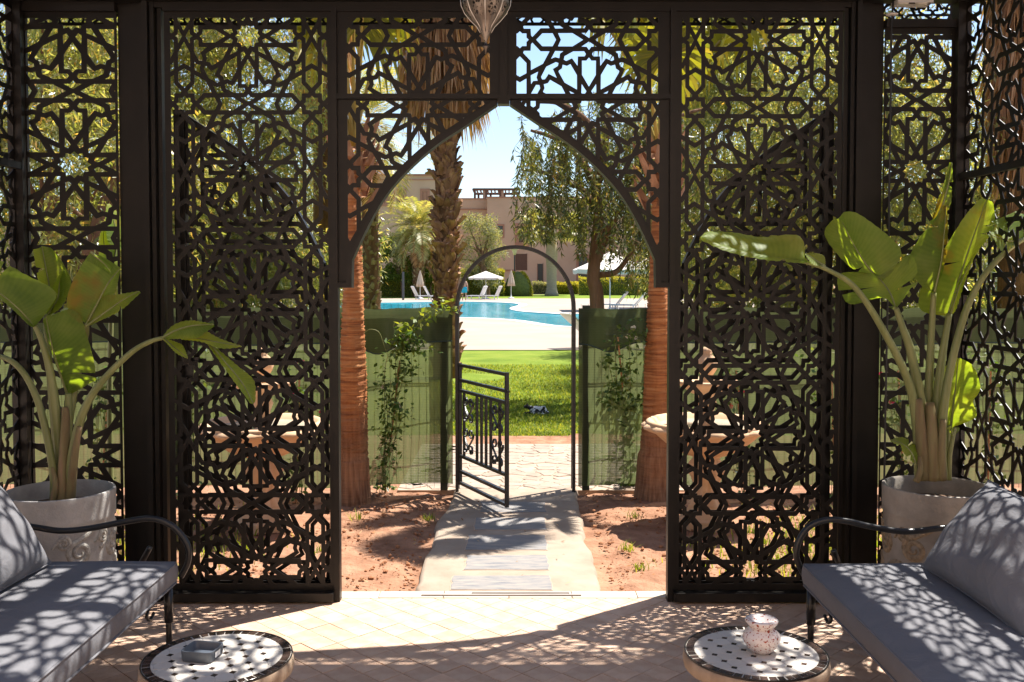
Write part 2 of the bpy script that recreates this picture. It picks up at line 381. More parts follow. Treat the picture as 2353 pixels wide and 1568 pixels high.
def mk_pot(name, c, scroll):
    """Cement pot: a smooth ground with rough scrolls engraved into it."""
    m, nd, lk, b = mat(name)
    v = coords(nd, lk, kind='Object')
    sx = nd.new('ShaderNodeSeparateXYZ'); lk.new(v, sx.inputs[0])
    at2 = nd.new('ShaderNodeMath'); at2.operation = 'ARCTAN2'; lk.new(sx.outputs[1], at2.inputs[0]); lk.new(sx.outputs[0], at2.inputs[1])
    cb = nd.new('ShaderNodeCombineXYZ'); sc = nd.new('ShaderNodeMath'); sc.operation = 'MULTIPLY'; sc.inputs[1].default_value = 0.25
    lk.new(at2.outputs[0], sc.inputs[0]); lk.new(sc.outputs[0], cb.inputs[0]); lk.new(sx.outputs[2], cb.inputs[1])
    wv = nd.new('ShaderNodeTexWave'); wv.wave_type = 'RINGS'; wv.rings_direction = 'Z'
    wv.inputs['Scale'].default_value = scroll; wv.inputs['Distortion'].default_value = 6; wv.inputs['Detail'].default_value = 1; wv.inputs['Detail Scale'].default_value = 1.2
    lk.new(cb.outputs[0], wv.inputs[0])
    rim = nd.new('ShaderNodeMapRange'); rim.inputs['From Min'].default_value = 0.50; rim.inputs['From Max'].default_value = 0.53
    rim.inputs['To Min'].default_value = 1; rim.inputs['To Max'].default_value = 0; lk.new(sx.outputs[2], rim.inputs[0])
    th = ramp(nd, [(0.52, (0, 0, 0)), (0.60, (1, 1, 1))]); lk.new(wv.outputs['Fac'], th.inputs[0])
    msk = nd.new('ShaderNodeMath'); msk.operation = 'MULTIPLY'; lk.new(th.outputs[0], msk.inputs[0]); lk.new(rim.outputs[0], msk.inputs[1])
    f = noise(nd, lk, v, 6, 6); r = ramp(nd, [(0.3, tuple(x*0.62 for x in c)), (0.7, tuple(x*1.25 for x in c))]); lk.new(f, r.inputs[0])
    g = noise(nd, lk, v, 90, 3); r2 = ramp(nd, [(0.35, tuple(x*0.55 for x in c)), (0.65, (c[0]*1.5, c[1]*1.35, c[2]*1.1))]); lk.new(g, r2.inputs[0])
    mx = nd.new('ShaderNodeMix'); mx.data_type = 'RGBA'; lk.new(msk.outputs[0], mx.inputs[0]); lk.new(r.outputs[0], mx.inputs[6]); lk.new(r2.outputs[0], mx.inputs[7])
    lk.new(mx.outputs[2], b.inputs['Base Color']); b.inputs['Roughness'].default_value = 0.7
    gm = nd.new('ShaderNodeMath'); gm.operation = 'MULTIPLY'; gm.inputs[1].default_value = 0.35; lk.new(g, gm.inputs[0])
    g2 = nd.new('ShaderNodeMath'); g2.operation = 'SUBTRACT'; lk.new(gm.outputs[0], g2.inputs[0]); lk.new(msk.outputs[0], g2.inputs[1])
    bump(nd, lk, g2.outputs[0], b, 0.7, 0.008); return m
def mk_speckle():
    m, nd, lk, b = mat('speckled_glaze')
    v = coords(nd, lk); n = noise(nd, lk, v, 150, 2, 0.4); n2 = noise(nd, lk, v, 62, 2, 0.4)
    r = ramp(nd, [(0.60, (0, 0, 0)), (0.63, (1, 1, 1))]); lk.new(n, r.inputs[0]); r2 = ramp(nd, [(0.67, (0, 0, 0)), (0.69, (1, 1, 1))]); lk.new(n2, r2.inputs[0])
    mxm = nd.new('ShaderNodeMath'); mxm.operation = 'MAXIMUM'; lk.new(r.outputs[0], mxm.inputs[0]); lk.new(r2.outputs[0], mxm.inputs[1])
    mx = nd.new('ShaderNodeMix'); mx.data_type = 'RGBA'; lk.new(mxm.outputs[0], mx.inputs[0]); mx.inputs[6].default_value = (0.70, 0.63, 0.60, 1); mx.inputs[7].default_value = (0.30, 0.05, 0.025, 1)
    lk.new(mx.outputs[2], b.inputs['Base Color']); b.inputs['Roughness'].default_value = 0.22; return m
M['speckle'] = mk_speckle()
def mk_lantern():
    m, nd, lk, b = mat('pierced_metal')
    v = coords(nd, lk)
    sx = nd.new('ShaderNodeSeparateXYZ'); lk.new(v, sx.inputs[0])
    at2 = nd.new('ShaderNodeMath'); at2.operation = 'ARCTAN2'; lk.new(sx.outputs[1], at2.inputs[0]); lk.new(sx.outputs[0], at2.inputs[1])
    w = nd.new('ShaderNodeMath'); w.operation = 'MULTIPLY'; w.inputs[1].default_value = 0.09; lk.new(at2.outputs[0], w.inputs[0])
    cb = nd.new('ShaderNodeCombineXYZ'); lk.new(w.outputs[0], cb.inputs[0]); lk.new(sx.outputs[2], cb.inputs[1])
    vo = nd.new('ShaderNodeTexVoronoi'); vo.feature = 'DISTANCE_TO_EDGE'; vo.inputs['Scale'].default_value = 75; lk.new(cb.outputs[0], vo.inputs['Vector'])
    r = ramp(nd, [(0.14, (0, 0, 0)), (0.2, (1, 1, 1))]); lk.new(vo.outputs['Distance'], r.inputs[0])
    # pierced only in the middle of each of the eight faces
    c8 = nd.new('ShaderNodeMath'); c8.operation = 'MULTIPLY'; c8.inputs[1].default_value = 8; lk.new(at2.outputs[0], c8.inputs[0])
    co = nd.new('ShaderNodeMath'); co.operation = 'COSINE'; lk.new(c8.outputs[0], co.inputs[0])
    r2 = ramp(nd, [(0.02, (0, 0, 0)), (0.12, (1, 1, 1))]); 
    ng = nd.new('ShaderNodeMath'); ng.operation = 'MULTIPLY_ADD'; ng.inputs[1].default_value = -0.5; ng.inputs[2].default_value = 0.25; lk.new(co.outputs[0], ng.inputs[0]); lk.new(ng.outputs[0], r2.inputs[0])
    zr = nd.new('ShaderNodeMapRange'); zr.inputs['From Min'].default_value = 2.585; zr.inputs['From Max'].default_value = 2.595; lk.new(sx.outputs[2], zr.inputs[0])
    m1 = nd.new('ShaderNodeMath'); m1.operation = 'MULTIPLY'; lk.new(r.outputs[0], m1.inputs[0]); lk.new(r2.outputs[0], m1.inputs[1])
    m2 = nd.new('ShaderNodeMath'); m2.operation = 'MULTIPLY'; lk.new(m1.outputs[0], m2.inputs[0]); lk.new(zr.outputs[0], m2.inputs[1])
    f = noise(nd, lk, v, 14, 5); cr_ = ramp(nd, [(0.3, (0.06, 0.05, 0.042)), (0.7, (0.24, 0.21, 0.185))]); lk.new(f, cr_.inputs[0]); lk.new(cr_.outputs[0], b.inputs['Base Color'])
    b.inputs['Metallic'].default_value = 0.85; b.inputs['Roughness'].default_value = 0.36
    tr = nd.new('ShaderNodeBsdfTransparent'); mx = nd.new('ShaderNodeMixShader'); lk.new(m2.outputs[0], mx.inputs[0])
    lk.new(b.outputs[0], mx.inputs[1]); lk.new(tr.outputs[0], mx.inputs[2]); lk.new(mx.outputs[0], nd['Material Output'].inputs[0]); return m
M['lantern'] = mk_lantern()
M['octagon'] = randomised(simple('white_mosaic', two((0.56, 0.515, 0.465), 0.05), 0.3, 9, 0.05, 0.001), 0.05)
M['mosaic_b'] = randomised(simple('dark_mosaic', [(0.3, (0.02, 0.014, 0.012)), (0.7, (0.06, 0.034, 0.026))], 0.25, 20, 0.05, 0.001), 0.6)
M['cement'] = simple('table_cement', [(0.3, (0.24, 0.165, 0.11)), (0.7, (0.40, 0.30, 0.21))], 0.9, 14, 0.6, 0.004, scale=(1, 1, 0.5))
M['mortar'] = simple('mosaic_mortar', two((0.46, 0.42, 0.37), 0.06), 0.9, 12, 0.1, 0.002)
M['ashtray'] = simple('slate_plastic', two((0.075, 0.088, 0.11), 0.06), 0.38, 9, 0)
M['paper'] = simple('white_paper', two((0.75, 0.75, 0.74), 0.03), 0.8, 4, 0)
M['potsoil'] = simple('potting_soil', two((0.14, 0.085, 0.05), 0.35), 0.98, 30, 1.0, 0.02)
M['glassdark'] = simple('dark_pane', two((0.03, 0.032, 0.036), 0.1), 0.15, 2, 0)
M['skin'] = simple('skin', two((0.42, 0.25, 0.17), 0.06), 0.6, 5, 0)
M['hair'] = simple('dark_hair', two((0.03, 0.025, 0.022), 0.1), 0.7, 20, 0)
M['shorts'] = simple('turquoise_cloth', two((0.01, 0.36, 0.52), 0.06), 0.9, 8, 0)
M['lampglass'] = simple('opal_glass', two((0.72, 0.66, 0.55), 0.03), 0.3, 4, 0)
M['blue'] = simple('blue_print', two((0.05, 0.16, 0.42), 0.05), 0.6, 4, 0)
M['cable'] = simple('black_cable', two((0.01, 0.01, 0.011), 0.1), 0.5, 9, 0)
M['greypl'] = simple('grey_plastic', two((0.50, 0.48, 0.45), 0.05), 0.5, 5, 0)
# ------------------------------------------------------------------ the cut-metal star pattern: holes of a quarter repeat, u from a twelve-pointed star (0) to an eight-pointed one (1), v the same downwards
def _q(pts):
    return [((x - (155 - 0.0075*(y-103))) / 1137.0, (y - 103 - 0.007*(x-155)) / 1222.0) for x, y in pts]
def _star(n, cx, cy, ro, ri, rot, sx, sy):
    return [(cx + (ro if k % 2 == 0 else ri)*math.cos(rot + math.pi*k/n)*sx, cy + (ro if k % 2 == 0 else ri)*math.sin(rot + math.pi*k/n)*sy) for k in range(2*n)]
HOLES = [_star(12, 0, 0, 217, 172, 0, 1/1137, 1/1222),
    _q([(230,380),(272,407),(269,556),(197,435)]),
    _q([(154,527),(260,720),(260,962),(188,962),(149,1012),(112,962),(38,962),(40,720)]),
    _q([(147,1155),(182,1207),(268,1209),(147,1288),(25,1209),(112,1207)]),
    _q([(338,880),(425,1012),(522,965),(558,985),(545,1043),(405,1123),(228,1123),(203,1080),(222,1042),(335,1042)]),
    _q([(352,472),(548,590),(645,775),(640,795),(590,830),(577,893),(510,872),(455,903),(352,715)]),
    _q([(343,302),(400,302),(472,440),(345,370)]),
    _q([(505,312),(725,317),(903,430),(877,492),(890,558),(822,578),(788,632),(605,520)]),
    _q([(420,175),(465,145),(590,222),(440,226)]),
    _q([(560,104),(735,221),(952,222),(962,150),(1003,109),(964,66),(954,-6),(738,-10)]),
    _q([(1035,190),(1070,165),(1108,190),(1108,385),(1020,548),(970,545),(958,492),(1005,405),(880,307),(1035,307)]),
    _q([(683,672),(815,746),(878,650),(918,648),(933,690),(848,862),(693,940),(655,925),(665,878),(748,826)]),
    _q([(1102,568),(1103,715),(990,775),(1018,680),(1000,628),(1072,622)]),
    _q([(640,1015),(705,1033),(768,1003),(700,1132),(572,1130),(628,1092)]),
    _q([(1100,815),(1100,965),(1225,1105),(1215,1138),(1103,1138),(1095,1252),(1077,1277),(945,1128),(803,1126),(910,918)]),
    _q([(248,1326),(420,1215),(650,1218),(603,1328),(648,1438),(418,1437)]),
    _q([(692,1328),(748,1220),(912,1222),(1008,1330),(910,1440),(752,1438)])]
_e = 1.0
HOLES.append([(1 + (103 if k % 2 else 142)*1.0/1137*0 + x/1137, 1 + y/1222) for k, (x, y) in enumerate(
    [(0,-142),(36,-106),(104,-106),(104,-38),(140,0),(104,38),(104,106),(36,106),(0,142),(-36,106),(-104,106),(-104,38),(-140,0),(-104,-38),(-104,-106),(-36,-106)])])
def _u1(pts): return [(1 + x/1137, (y-103-8)/1222) for x, y in pts]
HOLES += [_u1([(0,697),(104,757),(104,930),(0,1042),(-104,930),(-104,757)]),
          _u1([(0,217),(104,405),(104,655),(0,592),(-104,655),(-104,405)]),
          _u1([(-152,111),(-108,80),(-100,-16),(-34,111),(-100,238),(-106,142)])]
def grow(h, d):
    n = len(h); ar = sum(h[i-1][0]*h[i][1] - h[i][0]*h[i-1][1] for i in range(n)); sg = 1 if ar > 0 else -1; out = []
    for i in range(n):
        p = Vector(h[i]); e0 = (p - Vector(h[i-1])); e1 = (Vector(h[(i+1) % n]) - p)
        if e0.length < 1e-7 or e1.length < 1e-7: out.append(h[i]); continue
        e0.normalize(); e1.normalize(); n0 = Vector((e0.y, -e0.x))*sg; n1 = Vector((e1.y, -e1.x))*sg; m_ = n0 + n1
        q = p + m_*(d/max(m_.length_squared/2, .45)); out.append((q.x, q.y))
    return out
for _n in range(len(HOLES)):
    h = HOLES[_n]
    h = grow(h, .0038)
    for nx, ny, c in ((-1, 0, 0), (1, 0, 1), (0, -1, 0), (0, 1, 1)): h = clip_poly(h, nx, ny, c)
    HOLES[_n] = h
HB = [(min(p[0] for p in h), max(p[0] for p in h), min(p[1] for p in h), max(p[1] for p in h)) for h in HOLES]
def pip(x, y, poly):
    c = False; j = len(poly) - 1
    for i in range(len(poly)):
        xi, yi = poly[i]; xj, yj = poly[j]
        if (yi > y) != (yj > y) and x < (xj-xi)*(y-yi)/(yj-yi) + xi: c = not c
        j = i
    return c
def in_hole(u, v):
    u = abs(u) % 2; v = abs(v) % 2
    if u > 1: u = 2 - u
    if v > 1: v = 2 - v
    for h, b in zip(HOLES, HB):
        if b[0] <= u <= b[1] and b[2] <= v <= b[3] and pip(u, v, h): return True
    return False

def lattice(name, parent, outline, open_, pat, m3, th=0.004, m=None):
    """A sheet cut with the star pattern. outline, open_: polygons (the holes are cut only inside open_); pat = (cx, cz, W, H);
    m3(x, z, d) places a point of the sheet in the world, d from 0 to th being its depth."""
    cx, cz, W, H = pat
    verts = []; edges = []
    def poly(p):
        n = len(verts)
        verts.extend([Vector((q[0], q[1])) for q in p])
        edges.extend([(n+i, n+(i+1) % len(p)) for i in range(len(p))])
    poly(outline); poly(open_)
    x0 = min(p[0] for p in open_); x1 = max(p[0] for p in open_); z0 = min(p[1] for p in open_); z1 = max(p[1] for p in open_)
    iu0 = math.floor((x0-cx)/(W/2)) ; iu1 = math.floor((x1-cx)/(W/2)); iv0 = math.floor((cz-z1)/(H/2)); iv1 = math.floor((cz-z0)/(H/2))
    for iu in range(iu0, iu1+1):
        for iv in range(iv0, iv1+1):
            for h in HOLES:
                pts = []
                for u, v in h:
                    uu = iu + u if iu % 2 == 0 else iu + 1 - u
                    vv = iv + v if iv % 2 == 0 else iv + 1 - v
                    pts.append((cx + uu*W/2, cz - vv*H/2))
                if max(p[0] for p in pts) < x0 or min(p[0] for p in pts) > x1 or max(p[1] for p in pts) < z0 or min(p[1] for p in pts) > z1: continue
                poly(pts)
    vs, es, fs, _a, _b, _c = geometry.delaunay_2d_cdt(verts, edges, [], 0, 1e-5)
    keep = []
    for f in fs:
        x = sum(vs[i].x for i in f)/len(f); z = sum(vs[i].y for i in f)/len(f)
        if not pip(x, z, outline): continue
        if pip(x, z, open_) and in_hole((x-cx)/(W/2), (cz-z)/(H/2)): continue
        keep.append(f)
    used = sorted({i for f in keep for i in f}); ix = {o: k for k, o in enumerate(used)}
    n = len(used)
    V = [m3(vs[i].x, vs[i].y, 0) for i in used] + [m3(vs[i].x, vs[i].y, th) for i in used]
    Fc = []; cnt = {}
    for f in keep:
        g = tuple(ix[i] for i in f)
        Fc.append(g); Fc.append(tuple(i + n for i in reversed(g)))
        for a, b in zip(g, g[1:] + g[:1]): cnt[(a, b)] = cnt.get((a, b), 0) + 1
    for (a, b) in list(cnt):
        if (b, a) not in cnt: Fc.append((b, a, a + n, b + n))
    mb = MB(); mb.add(V, Fc)
    return mb.build(name, m or M['black'], parent)
def rect(x0, x1, z0, z1): return [(x0, z0), (x1, z0), (x1, z1), (x0, z1)]

# ------------------------------------------------------------------ ground, floor, path, lawn, pool
def sheet(name, x0, x1, y0, y1, z, m):
    return tag(MB().add([(x0,y0,z),(x1,y0,z),(x1,y1,z),(x0,y1,z)], [(0,1,2,3)]).build(name, m), kind='structure')
sheet('ground', -900, 900, -400, 1500, -0.09, M['earth'])

def rough_sheet(name, x0, x1, y0, y1, z, m, st, amp, seed):
    rng = random.Random(seed); ph = [(rng.uniform(0, 6.28), rng.uniform(0, 6.28), rng.uniform(1.2, 9), rng.uniform(1.2, 9)) for _ in range(9)]
    rows = []; ny = int((y1-y0)/st); nx = int((x1-x0)/st)
    for j in range(ny+1):
        y = y0 + (y1-y0)*j/ny; r = []
        for i in range(nx+1):
            x = x0 + (x1-x0)*i/nx
            h = sum(math.sin(a + x*p)*math.sin(b + y*q)/(p+q) for a, b, p, q in ph)*amp*1.6 + rng.uniform(-1, 1)*amp*0.12
            if abs(x) < 0.62: h = min(h, 0) - 0.012
            r.append((x, y, z + h))
        rows.append(r)
    return tag(MB().grid(rows).build(name, m, None, True), kind='structure')
rough_sheet('soil_bed', -7, 7, 0.16, 5.4, -0.03, M['soil'], 0.045, 0.035, 3)

# terracotta floor, laid on the diagonal
M['bounce_terrace'] = simple('bounce_terracotta', two((0.66, 0.50, 0.39), .1), .8, 4, .2, .003)
floor = tag(MB().box(-2.7, 2.45, -4.6, 0.15, -0.12, -0.008).build('patio_floor', M['grout']), kind='structure')
tag(MB().box(-9, 9, -13, -4.605, -0.12, -0.004).box(-9, -2.705, -4.605, .1, -.12, -.03).box(2.455, 9, -4.605, .1, -.12, -.03).build('bounce_terrace', M['bounce_terrace']), kind='structure')  # paving added around the patio, pale to bounce warm sunlight inside
T = 0.1178; ox, oy = 0.375, -0.562; s2 = 1/math.sqrt(2)
def tile_poly(i, j, g=0.0015):
    def P(a, b): return (ox + (a+b)*T*s2, oy + (a-b)*T*s2)
    e = g/T
    return [P(i+e, j+e), P(i+1-e, j+e), P(i+1-e, j+1-e), P(i+e, j+1-e)]
cand = []
for i in range(-60, 60):
    for j in range(-60, 60):
        p = tile_poly(i, j); cxx = sum(q[0] for q in p)/4; cyy = sum(q[1] for q in p)/4
        if -3.0 < cxx < 2.7 and -4.2 < cyy < 0.12:
            p = clip_poly(p, 0, 1, 0.048)
            if len(p) < 3: continue
            d = cyy + DC; px = CX + F*cxx/d
            hid = (cxx > 1.22 and cyy < -0.75) or (cxx < -1.46 and cyy < -0.75) or px < -60 or px > 2420 or cyy < -1.62 or (cxx < -1.86 and cyy > -0.7 and cyy < -0.05) or cxx > 1.72
            cand.append((hid, -1/d, p, cxx, cyy))
cand.sort(key=lambda t: (t[0], t[1]))
proto = None; rest = MB(); rngt = random.Random(5)
nt = 0
for hid, _k, p, cxx, cyy in cand:
    if not hid and nt < 300:
        nt += 1
        c = (sum(q[0] for q in p)/len(p), sum(q[1] for q in p)/len(p))
        full = len(p) == 4 and abs((p[0][0]-p[2][0])**2 + (p[0][1]-p[2][1])**2 - 2*(T-0.0030)**2) < 1e-4 and cyy < -0.05
        if full:
            if proto is None:
                proto = MB().prism([(q[0]-cxx, q[1]-cyy) for q in p], -0.012, 0, 0.0009).mesh('tile', M['terracotta'])
            me = proto; c = (cxx, cyy)
        else:
            me = MB().prism([(q[0]-c[0], q[1]-c[1]) for q in p], -0.012, 0, 0.0009).mesh('tile', M['terracotta'])
        o = link('tile', me, floor); o.location = (c[0], c[1], rngt.uniform(-0.0012, 0.0012))
        o.rotation_euler = (rngt.gauss(0, 0.004), rngt.gauss(0, 0.004), rngt.gauss(0, 0.006))
    else:
        rest.prism(p, -0.012, -0.0005, 0.0016)
tag(rest.build('tile', M['terracotta'], floor), kind='stuff')
x = -3.0
while x < 2.9:
    w = rngt.uniform(0.31, 0.35)
    o = link('border_tile', MB().prism([(-w/2+.002, -0.05), (w/2-.002, -0.05), (w/2-.002, 0.05), (-w/2+.002, 0.05)], -0.03, 0.002, 0.002).mesh('border_tile', M['border']), floor)
    o.location = (x + w/2, 0.1, rngt.uniform(-.001, .001)); x += w
for (a, b, y) in ((-0.47, 0.36, 0.082), (-0.21, 0.30, 0.118)):
    MB().box(a, b, y-0.009, y+0.009, 0.0, 0.009).build('batten', M['timber'], floor)

# garden path with flagstones let into it
L = [(-0.50, 0.152), (-0.515, 0.7), (-0.485, 1.2), (-0.505, 1.6), (-0.455, 2.1), (-0.445, 2.62)]
Rr = [(0.46, 0.152), (0.475, 0.7), (0.455, 1.2), (0.475, 1.6), (0.47, 2.1), (0.50, 2.62)]
Lc = cr([(a, b, 0) for a, b in L], 5); Rc = cr([(a, b, 0) for a, b in Rr], 5)
jit = random.Random(2)
rows = []
for a, b in zip(Lc, Rc):
    ja = jit.uniform(-.012, .012); jb = jit.uniform(-.012, .012)
    rows.append([(a.x-.02+ja, a.y, -0.07), (a.x+ja, a.y, -0.006), (a.x+.02+ja, a.y, 0.0), (0, a.y, 0.001), (b.x-.02+jb, b.y, 0.0), (b.x+jb, b.y, -0.006), (b.x+.02+jb, b.y, -0.07)])
path = tag(MB().grid(rows).build('garden_path', M['path'], None, True), kind='structure')
for (x0, x1, y0, y1) in ((-0.325, 0.208, 0.17, 0.41), (-0.268, 0.21, 0.52, 0.80), (-0.278, 0.215, 0.915, 1.25), (-0.25, 0.228, 1.38, 1.69), (-0.226, 0.24, 1.845, 2.16)):
    p = []
    for (xa, ya, xb, yb) in ((x0, y0, x1, y0), (x1, y0, x1, y1), (x1, y1, x0, y1), (x0, y1, x0, y0)):
        for k in range(6):
            t = k/6; p.append((xa + (xb-xa)*t + jit.uniform(-.007, .007), ya + (yb-ya)*t + jit.uniform(-.005, .005)))
    MB().prism(p, -0.03, 0.0055, 0.003).build('flagstone', M['slab'], path)
    g = 0.005
    MB().prism([(q[0]*1.0 + (g if q[0] > 0 else -g), q[1] + (g if q[1] > (y0+y1)/2 else -g)) for q in p], -0.03, 0.0028, 0.001).build('joint', M['grout'], path)

# stamped fan paving beyond the gate: arcs of setts
pav = tag(MB().box(-0.9, 1.6, 2.62, 4.72, -0.09, -0.012).build('stamped_paving', M['grout']), kind='structure')
M['sett'] = randomised(simple('paving_sett', two((0.34, 0.265, 0.21), 0.14), 0.9, 8, 0.4, 0.005, spec=0.2), 0.1)
sett_n = 0; sett_rest = MB()
for fy in range(5):
    for fx in range(-2, 4):
        cxx = fx*0.6 + (0.3 if fy % 2 else 0); cyy = 2.55 + fy*0.52
        for k, r in enumerate((0.10, 0.22, 0.34, 0.46)):
            nseg = max(3, int(r*math.pi*0.62/0.125))
            for q in range(nseg):
                a0 = R(25) + R(130)*q/nseg; a1 = R(25) + R(130)*(q+1)/nseg
                p = []
                da = 0.006/r
                for t in (0, .5, 1): p.append((cxx + (r+.113)*math.cos(a0+da+(a1-a0-2*da)*t), cyy + (r+.113)*math.sin(a0+da+(a1-a0-2*da)*t)))
                for t in (1, .5, 0): p.append((cxx + r*math.cos(a0+da+(a1-a0-2*da)*t), cyy + r*math.sin(a0+da+(a1-a0-2*da)*t)))
                mx_ = sum(w[0] for w in p)/6; my_ = sum(w[1] for w in p)/6
                if not (-0.85 < mx_ < 1.5 and 2.68 < my_ < 4.68): continue
                # the next fan in front covers this one
                fy2 = fy+1; cov = False
                for fx2 in range(-3, 5):
                    c2 = (fx2*0.6 + (0.3 if fy2 % 2 else 0), 2.55 + fy2*0.52)
                    a = math.atan2(my_-c2[1], mx_-c2[0])
                    if math.hypot(mx_-c2[0], my_-c2[1]) < 0.575 and R(25) < a < R(155) and fy2 < 5: cov = True
                if cov: continue
                if -0.5 < mx_ < 0.75 and sett_n < 220:
                    sett_n += 1
                    MB().prism(p, -0.03, jit.uniform(-0.007, -0.003), 0.006).build('sett', M['sett'], pav)
                else: sett_rest.prism(p, -0.03, -0.005, 0.006)
tag(sett_rest.build('sett', M['sett'], pav), kind='stuff')

# soil clods, weeds
def rocks(name, n, fx, m, r0, r1, seed):
    rg = random.Random(seed); mb = MB()
    base = [(0,0,1),(0.9,0,0.35),(0.28,0.85,0.35),(-0.72,0.52,0.35),(-0.72,-0.52,0.35),(0.28,-0.85,0.35),(0.7,0.5,-0.5),(-0.3,0.8,-0.5),(-0.9,0,-0.5),(-0.3,-0.8,-0.5),(0.7,-0.5,-0.5)]
    fs = [(0,1,2),(0,2,3),(0,3,4),(0,4,5),(0,5,1),(1,6,2),(2,7,3),(3,8,4),(4,9,5),(5,10,1),(2,6,7),(3,7,8),(4,8,9),(5,9,10),(1,10,6)]
    for _ in range(n):
        x, y, z = fx(rg); r = r0 + (r1-r0)*rg.random()**3; a = rg.uniform(0, 6.28); ca, sa = math.cos(a), math.sin(a)
        sq = [rg.uniform(.7, 1.3)*r for _ in range(3)]
        mb.add([(x + (p[0]*ca - p[1]*sa)*sq[0]*rg.uniform(.8, 1.2), y + (p[0]*sa + p[1]*ca)*sq[1]*rg.uniform(.8, 1.2), z + p[2]*sq[2]*0.75) for p in base], fs)
    return tag(mb.build(name, m), kind='stuff')
def soil_spot(rg):
    while True:
        x = rg.uniform(-2.6, 2.4); y = 0.17 + 2.4*rg.random()**1.2
        if abs(x) > 0.53: return x, y, -0.025
rocks('soil_clods', 3800, soil_spot, M['clod'], 0.003, 0.017, 4)

def blades(name, pts, m, h, w, seed, lean=0.5, parent=None, kind='stuff'):
    """Grass: each blade one bent strip of two quads."""
    rg = np.random.default_rng(seed); n = len(pts); P = np.asarray(pts, dtype=float)
    a = rg.uniform(0, 2*np.pi, n); hh = h*rg.uniform(0.5, 1.25, n); ww = w*rg.uniform(0.7, 1.3, n); ln = lean*rg.uniform(0.1, 1.3, n)*hh
    dx = np.cos(a); dy = np.sin(a); sx = -dy*ww/2; sy = dx*ww/2
    V = np.zeros((n, 5, 3))
    V[:, 0] = P + np.stack([-sx, -sy, 0*a], 1); V[:, 1] = P + np.stack([sx, sy, 0*a], 1)
    mid = P + np.stack([dx*ln*.35, dy*ln*.35, hh*.6], 1)
    V[:, 2] = mid + np.stack([sx*.8, sy*.8, 0*a], 1); V[:, 3] = mid - np.stack([sx*.8, sy*.8, 0*a], 1)
    V[:, 4] = P + np.stack([dx*ln, dy*ln, hh], 1)
    return cloud(name, V, [(0, 1, 2, 3), (3, 2, 4)], rg.random(n), m, parent, kind)
def cloud(name, V, faces, tint, m, parent=None, kind=None):
    """Many small alike pieces as one mesh: V (n, k, 3), the faces of one piece, a tint per piece."""
    n, k, _ = V.shape
    me = bpy.data.meshes.new(name)
    me.vertices.add(n*k); me.vertices.foreach_set('co', V.reshape(-1).astype(np.float32))
    lt = np.array([len(f) for f in faces]); per = lt.sum()
    loops = np.concatenate([np.array(f) for f in faces])
    allv = (loops[None, :] + (np.arange(n)*k)[:, None]).reshape(-1)
    st = np.concatenate([[0], np.cumsum(lt)[:-1]]); starts = (st[None, :] + (np.arange(n)*per)[:, None]).reshape(-1)
    me.loops.add(len(allv)); me.loops.foreach_set('vertex_index', allv.astype(np.int32))
    me.polygons.add(n*len(faces)); me.polygons.foreach_set('loop_start', starts.astype(np.int32))
    me.update(calc_edges=True)
    at_ = me.attributes.new('tint', 'FLOAT', 'POINT'); at_.data.foreach_set('value', np.repeat(np.asarray(tint, dtype=np.float32), k))
    me.materials.append(m)
    o = link(name, me, parent)
    if kind: o['kind'] = kind
    return o
def litter(name, n, fx, m, L, W, seed):
    rg = np.random.default_rng(seed); rr = random.Random(seed); P_ = np.array([fx(rr) for _ in range(n)]); P_[:, 2] += .012
    a = rg.uniform(0, 6.28, n); D = np.stack([np.cos(a), np.sin(a), rg.normal(0, .25, n)], 1); l = (L*rg.uniform(.4, 1.5, n))[:, None]; w = (W*rg.uniform(.6, 1.4, n))[:, None]
    sd = np.stack([-np.sin(a), np.cos(a), rg.normal(0, .4, n)], 1); V = np.stack([P_, P_ + D*l*.5 + sd*w/2, P_ + D*l, P_ + D*l*.5 - sd*w/2], 1)
    return cloud(name, V, [(0, 1, 2, 3)], rg.random(n), m, None, 'stuff')
litter('leaf_litter', 260, soil_spot, M['thatch'], .035, .010, 71); litter('dry_twigs', 120, soil_spot, M['thatch'], .10, .004, 72)
litter('path_litter', 40, lambda r: (r.uniform(-.5, .5), .2 + 2.3*r.random(), -.008), M['thatch'], .03, .008, 73)
rg = random.Random(8)
for k, (px, py) in enumerate(((818, 1195), (985, 1197), (1462, 1192), (1440, 1265), (1470, 1310), (1725, 1225), (700, 1235), (735, 1275))):
    g = gz(px, py, -0.03)
    o = blades('weed_tuft', [(g.x + rg.gauss(0, .025), g.y + rg.gauss(0, .02), -0.03) for _ in range(30)], M['bloom'], 0.055, 0.006, 20+k, 1.2, None, None)
    tag(o, 'weed tuft ' + ('on the soil at the foot of the left ringed palm', 'beside the left edge of the garden path', 'near the right path edge by the right ringed palm', 'on the right soil halfway to the patio', 'on the right soil close to the patio edge',
                           'in front of the right fountain behind the lattice', 'behind the left screen in front of the left fountain', 'behind the left screen close to the doorway jamb')[k], 'weed', 'weeds sprouting from the soil')
def patch(cx, cy, rx, ry, n, rg):
    return [(cx + rg.gauss(0, rx), cy + rg.gauss(0, ry), -0.03) for _ in range(n)]
pp = []
for c in ((1.95, 0.9, .45, .25, 700), (2.3, 1.5, .4, .3, 600), (1.75, .55, .25, .12, 200), (-2.1, 1.0, .3, .2, 320), (-2.6, 1.4, .4, .3, 400), (-1.95, .5, .15, .12, 110)):
    pp += patch(*c, rg)
blades('weedy_grass', pp, M['bloom'], 0.075, 0.008, 31, 1.0)

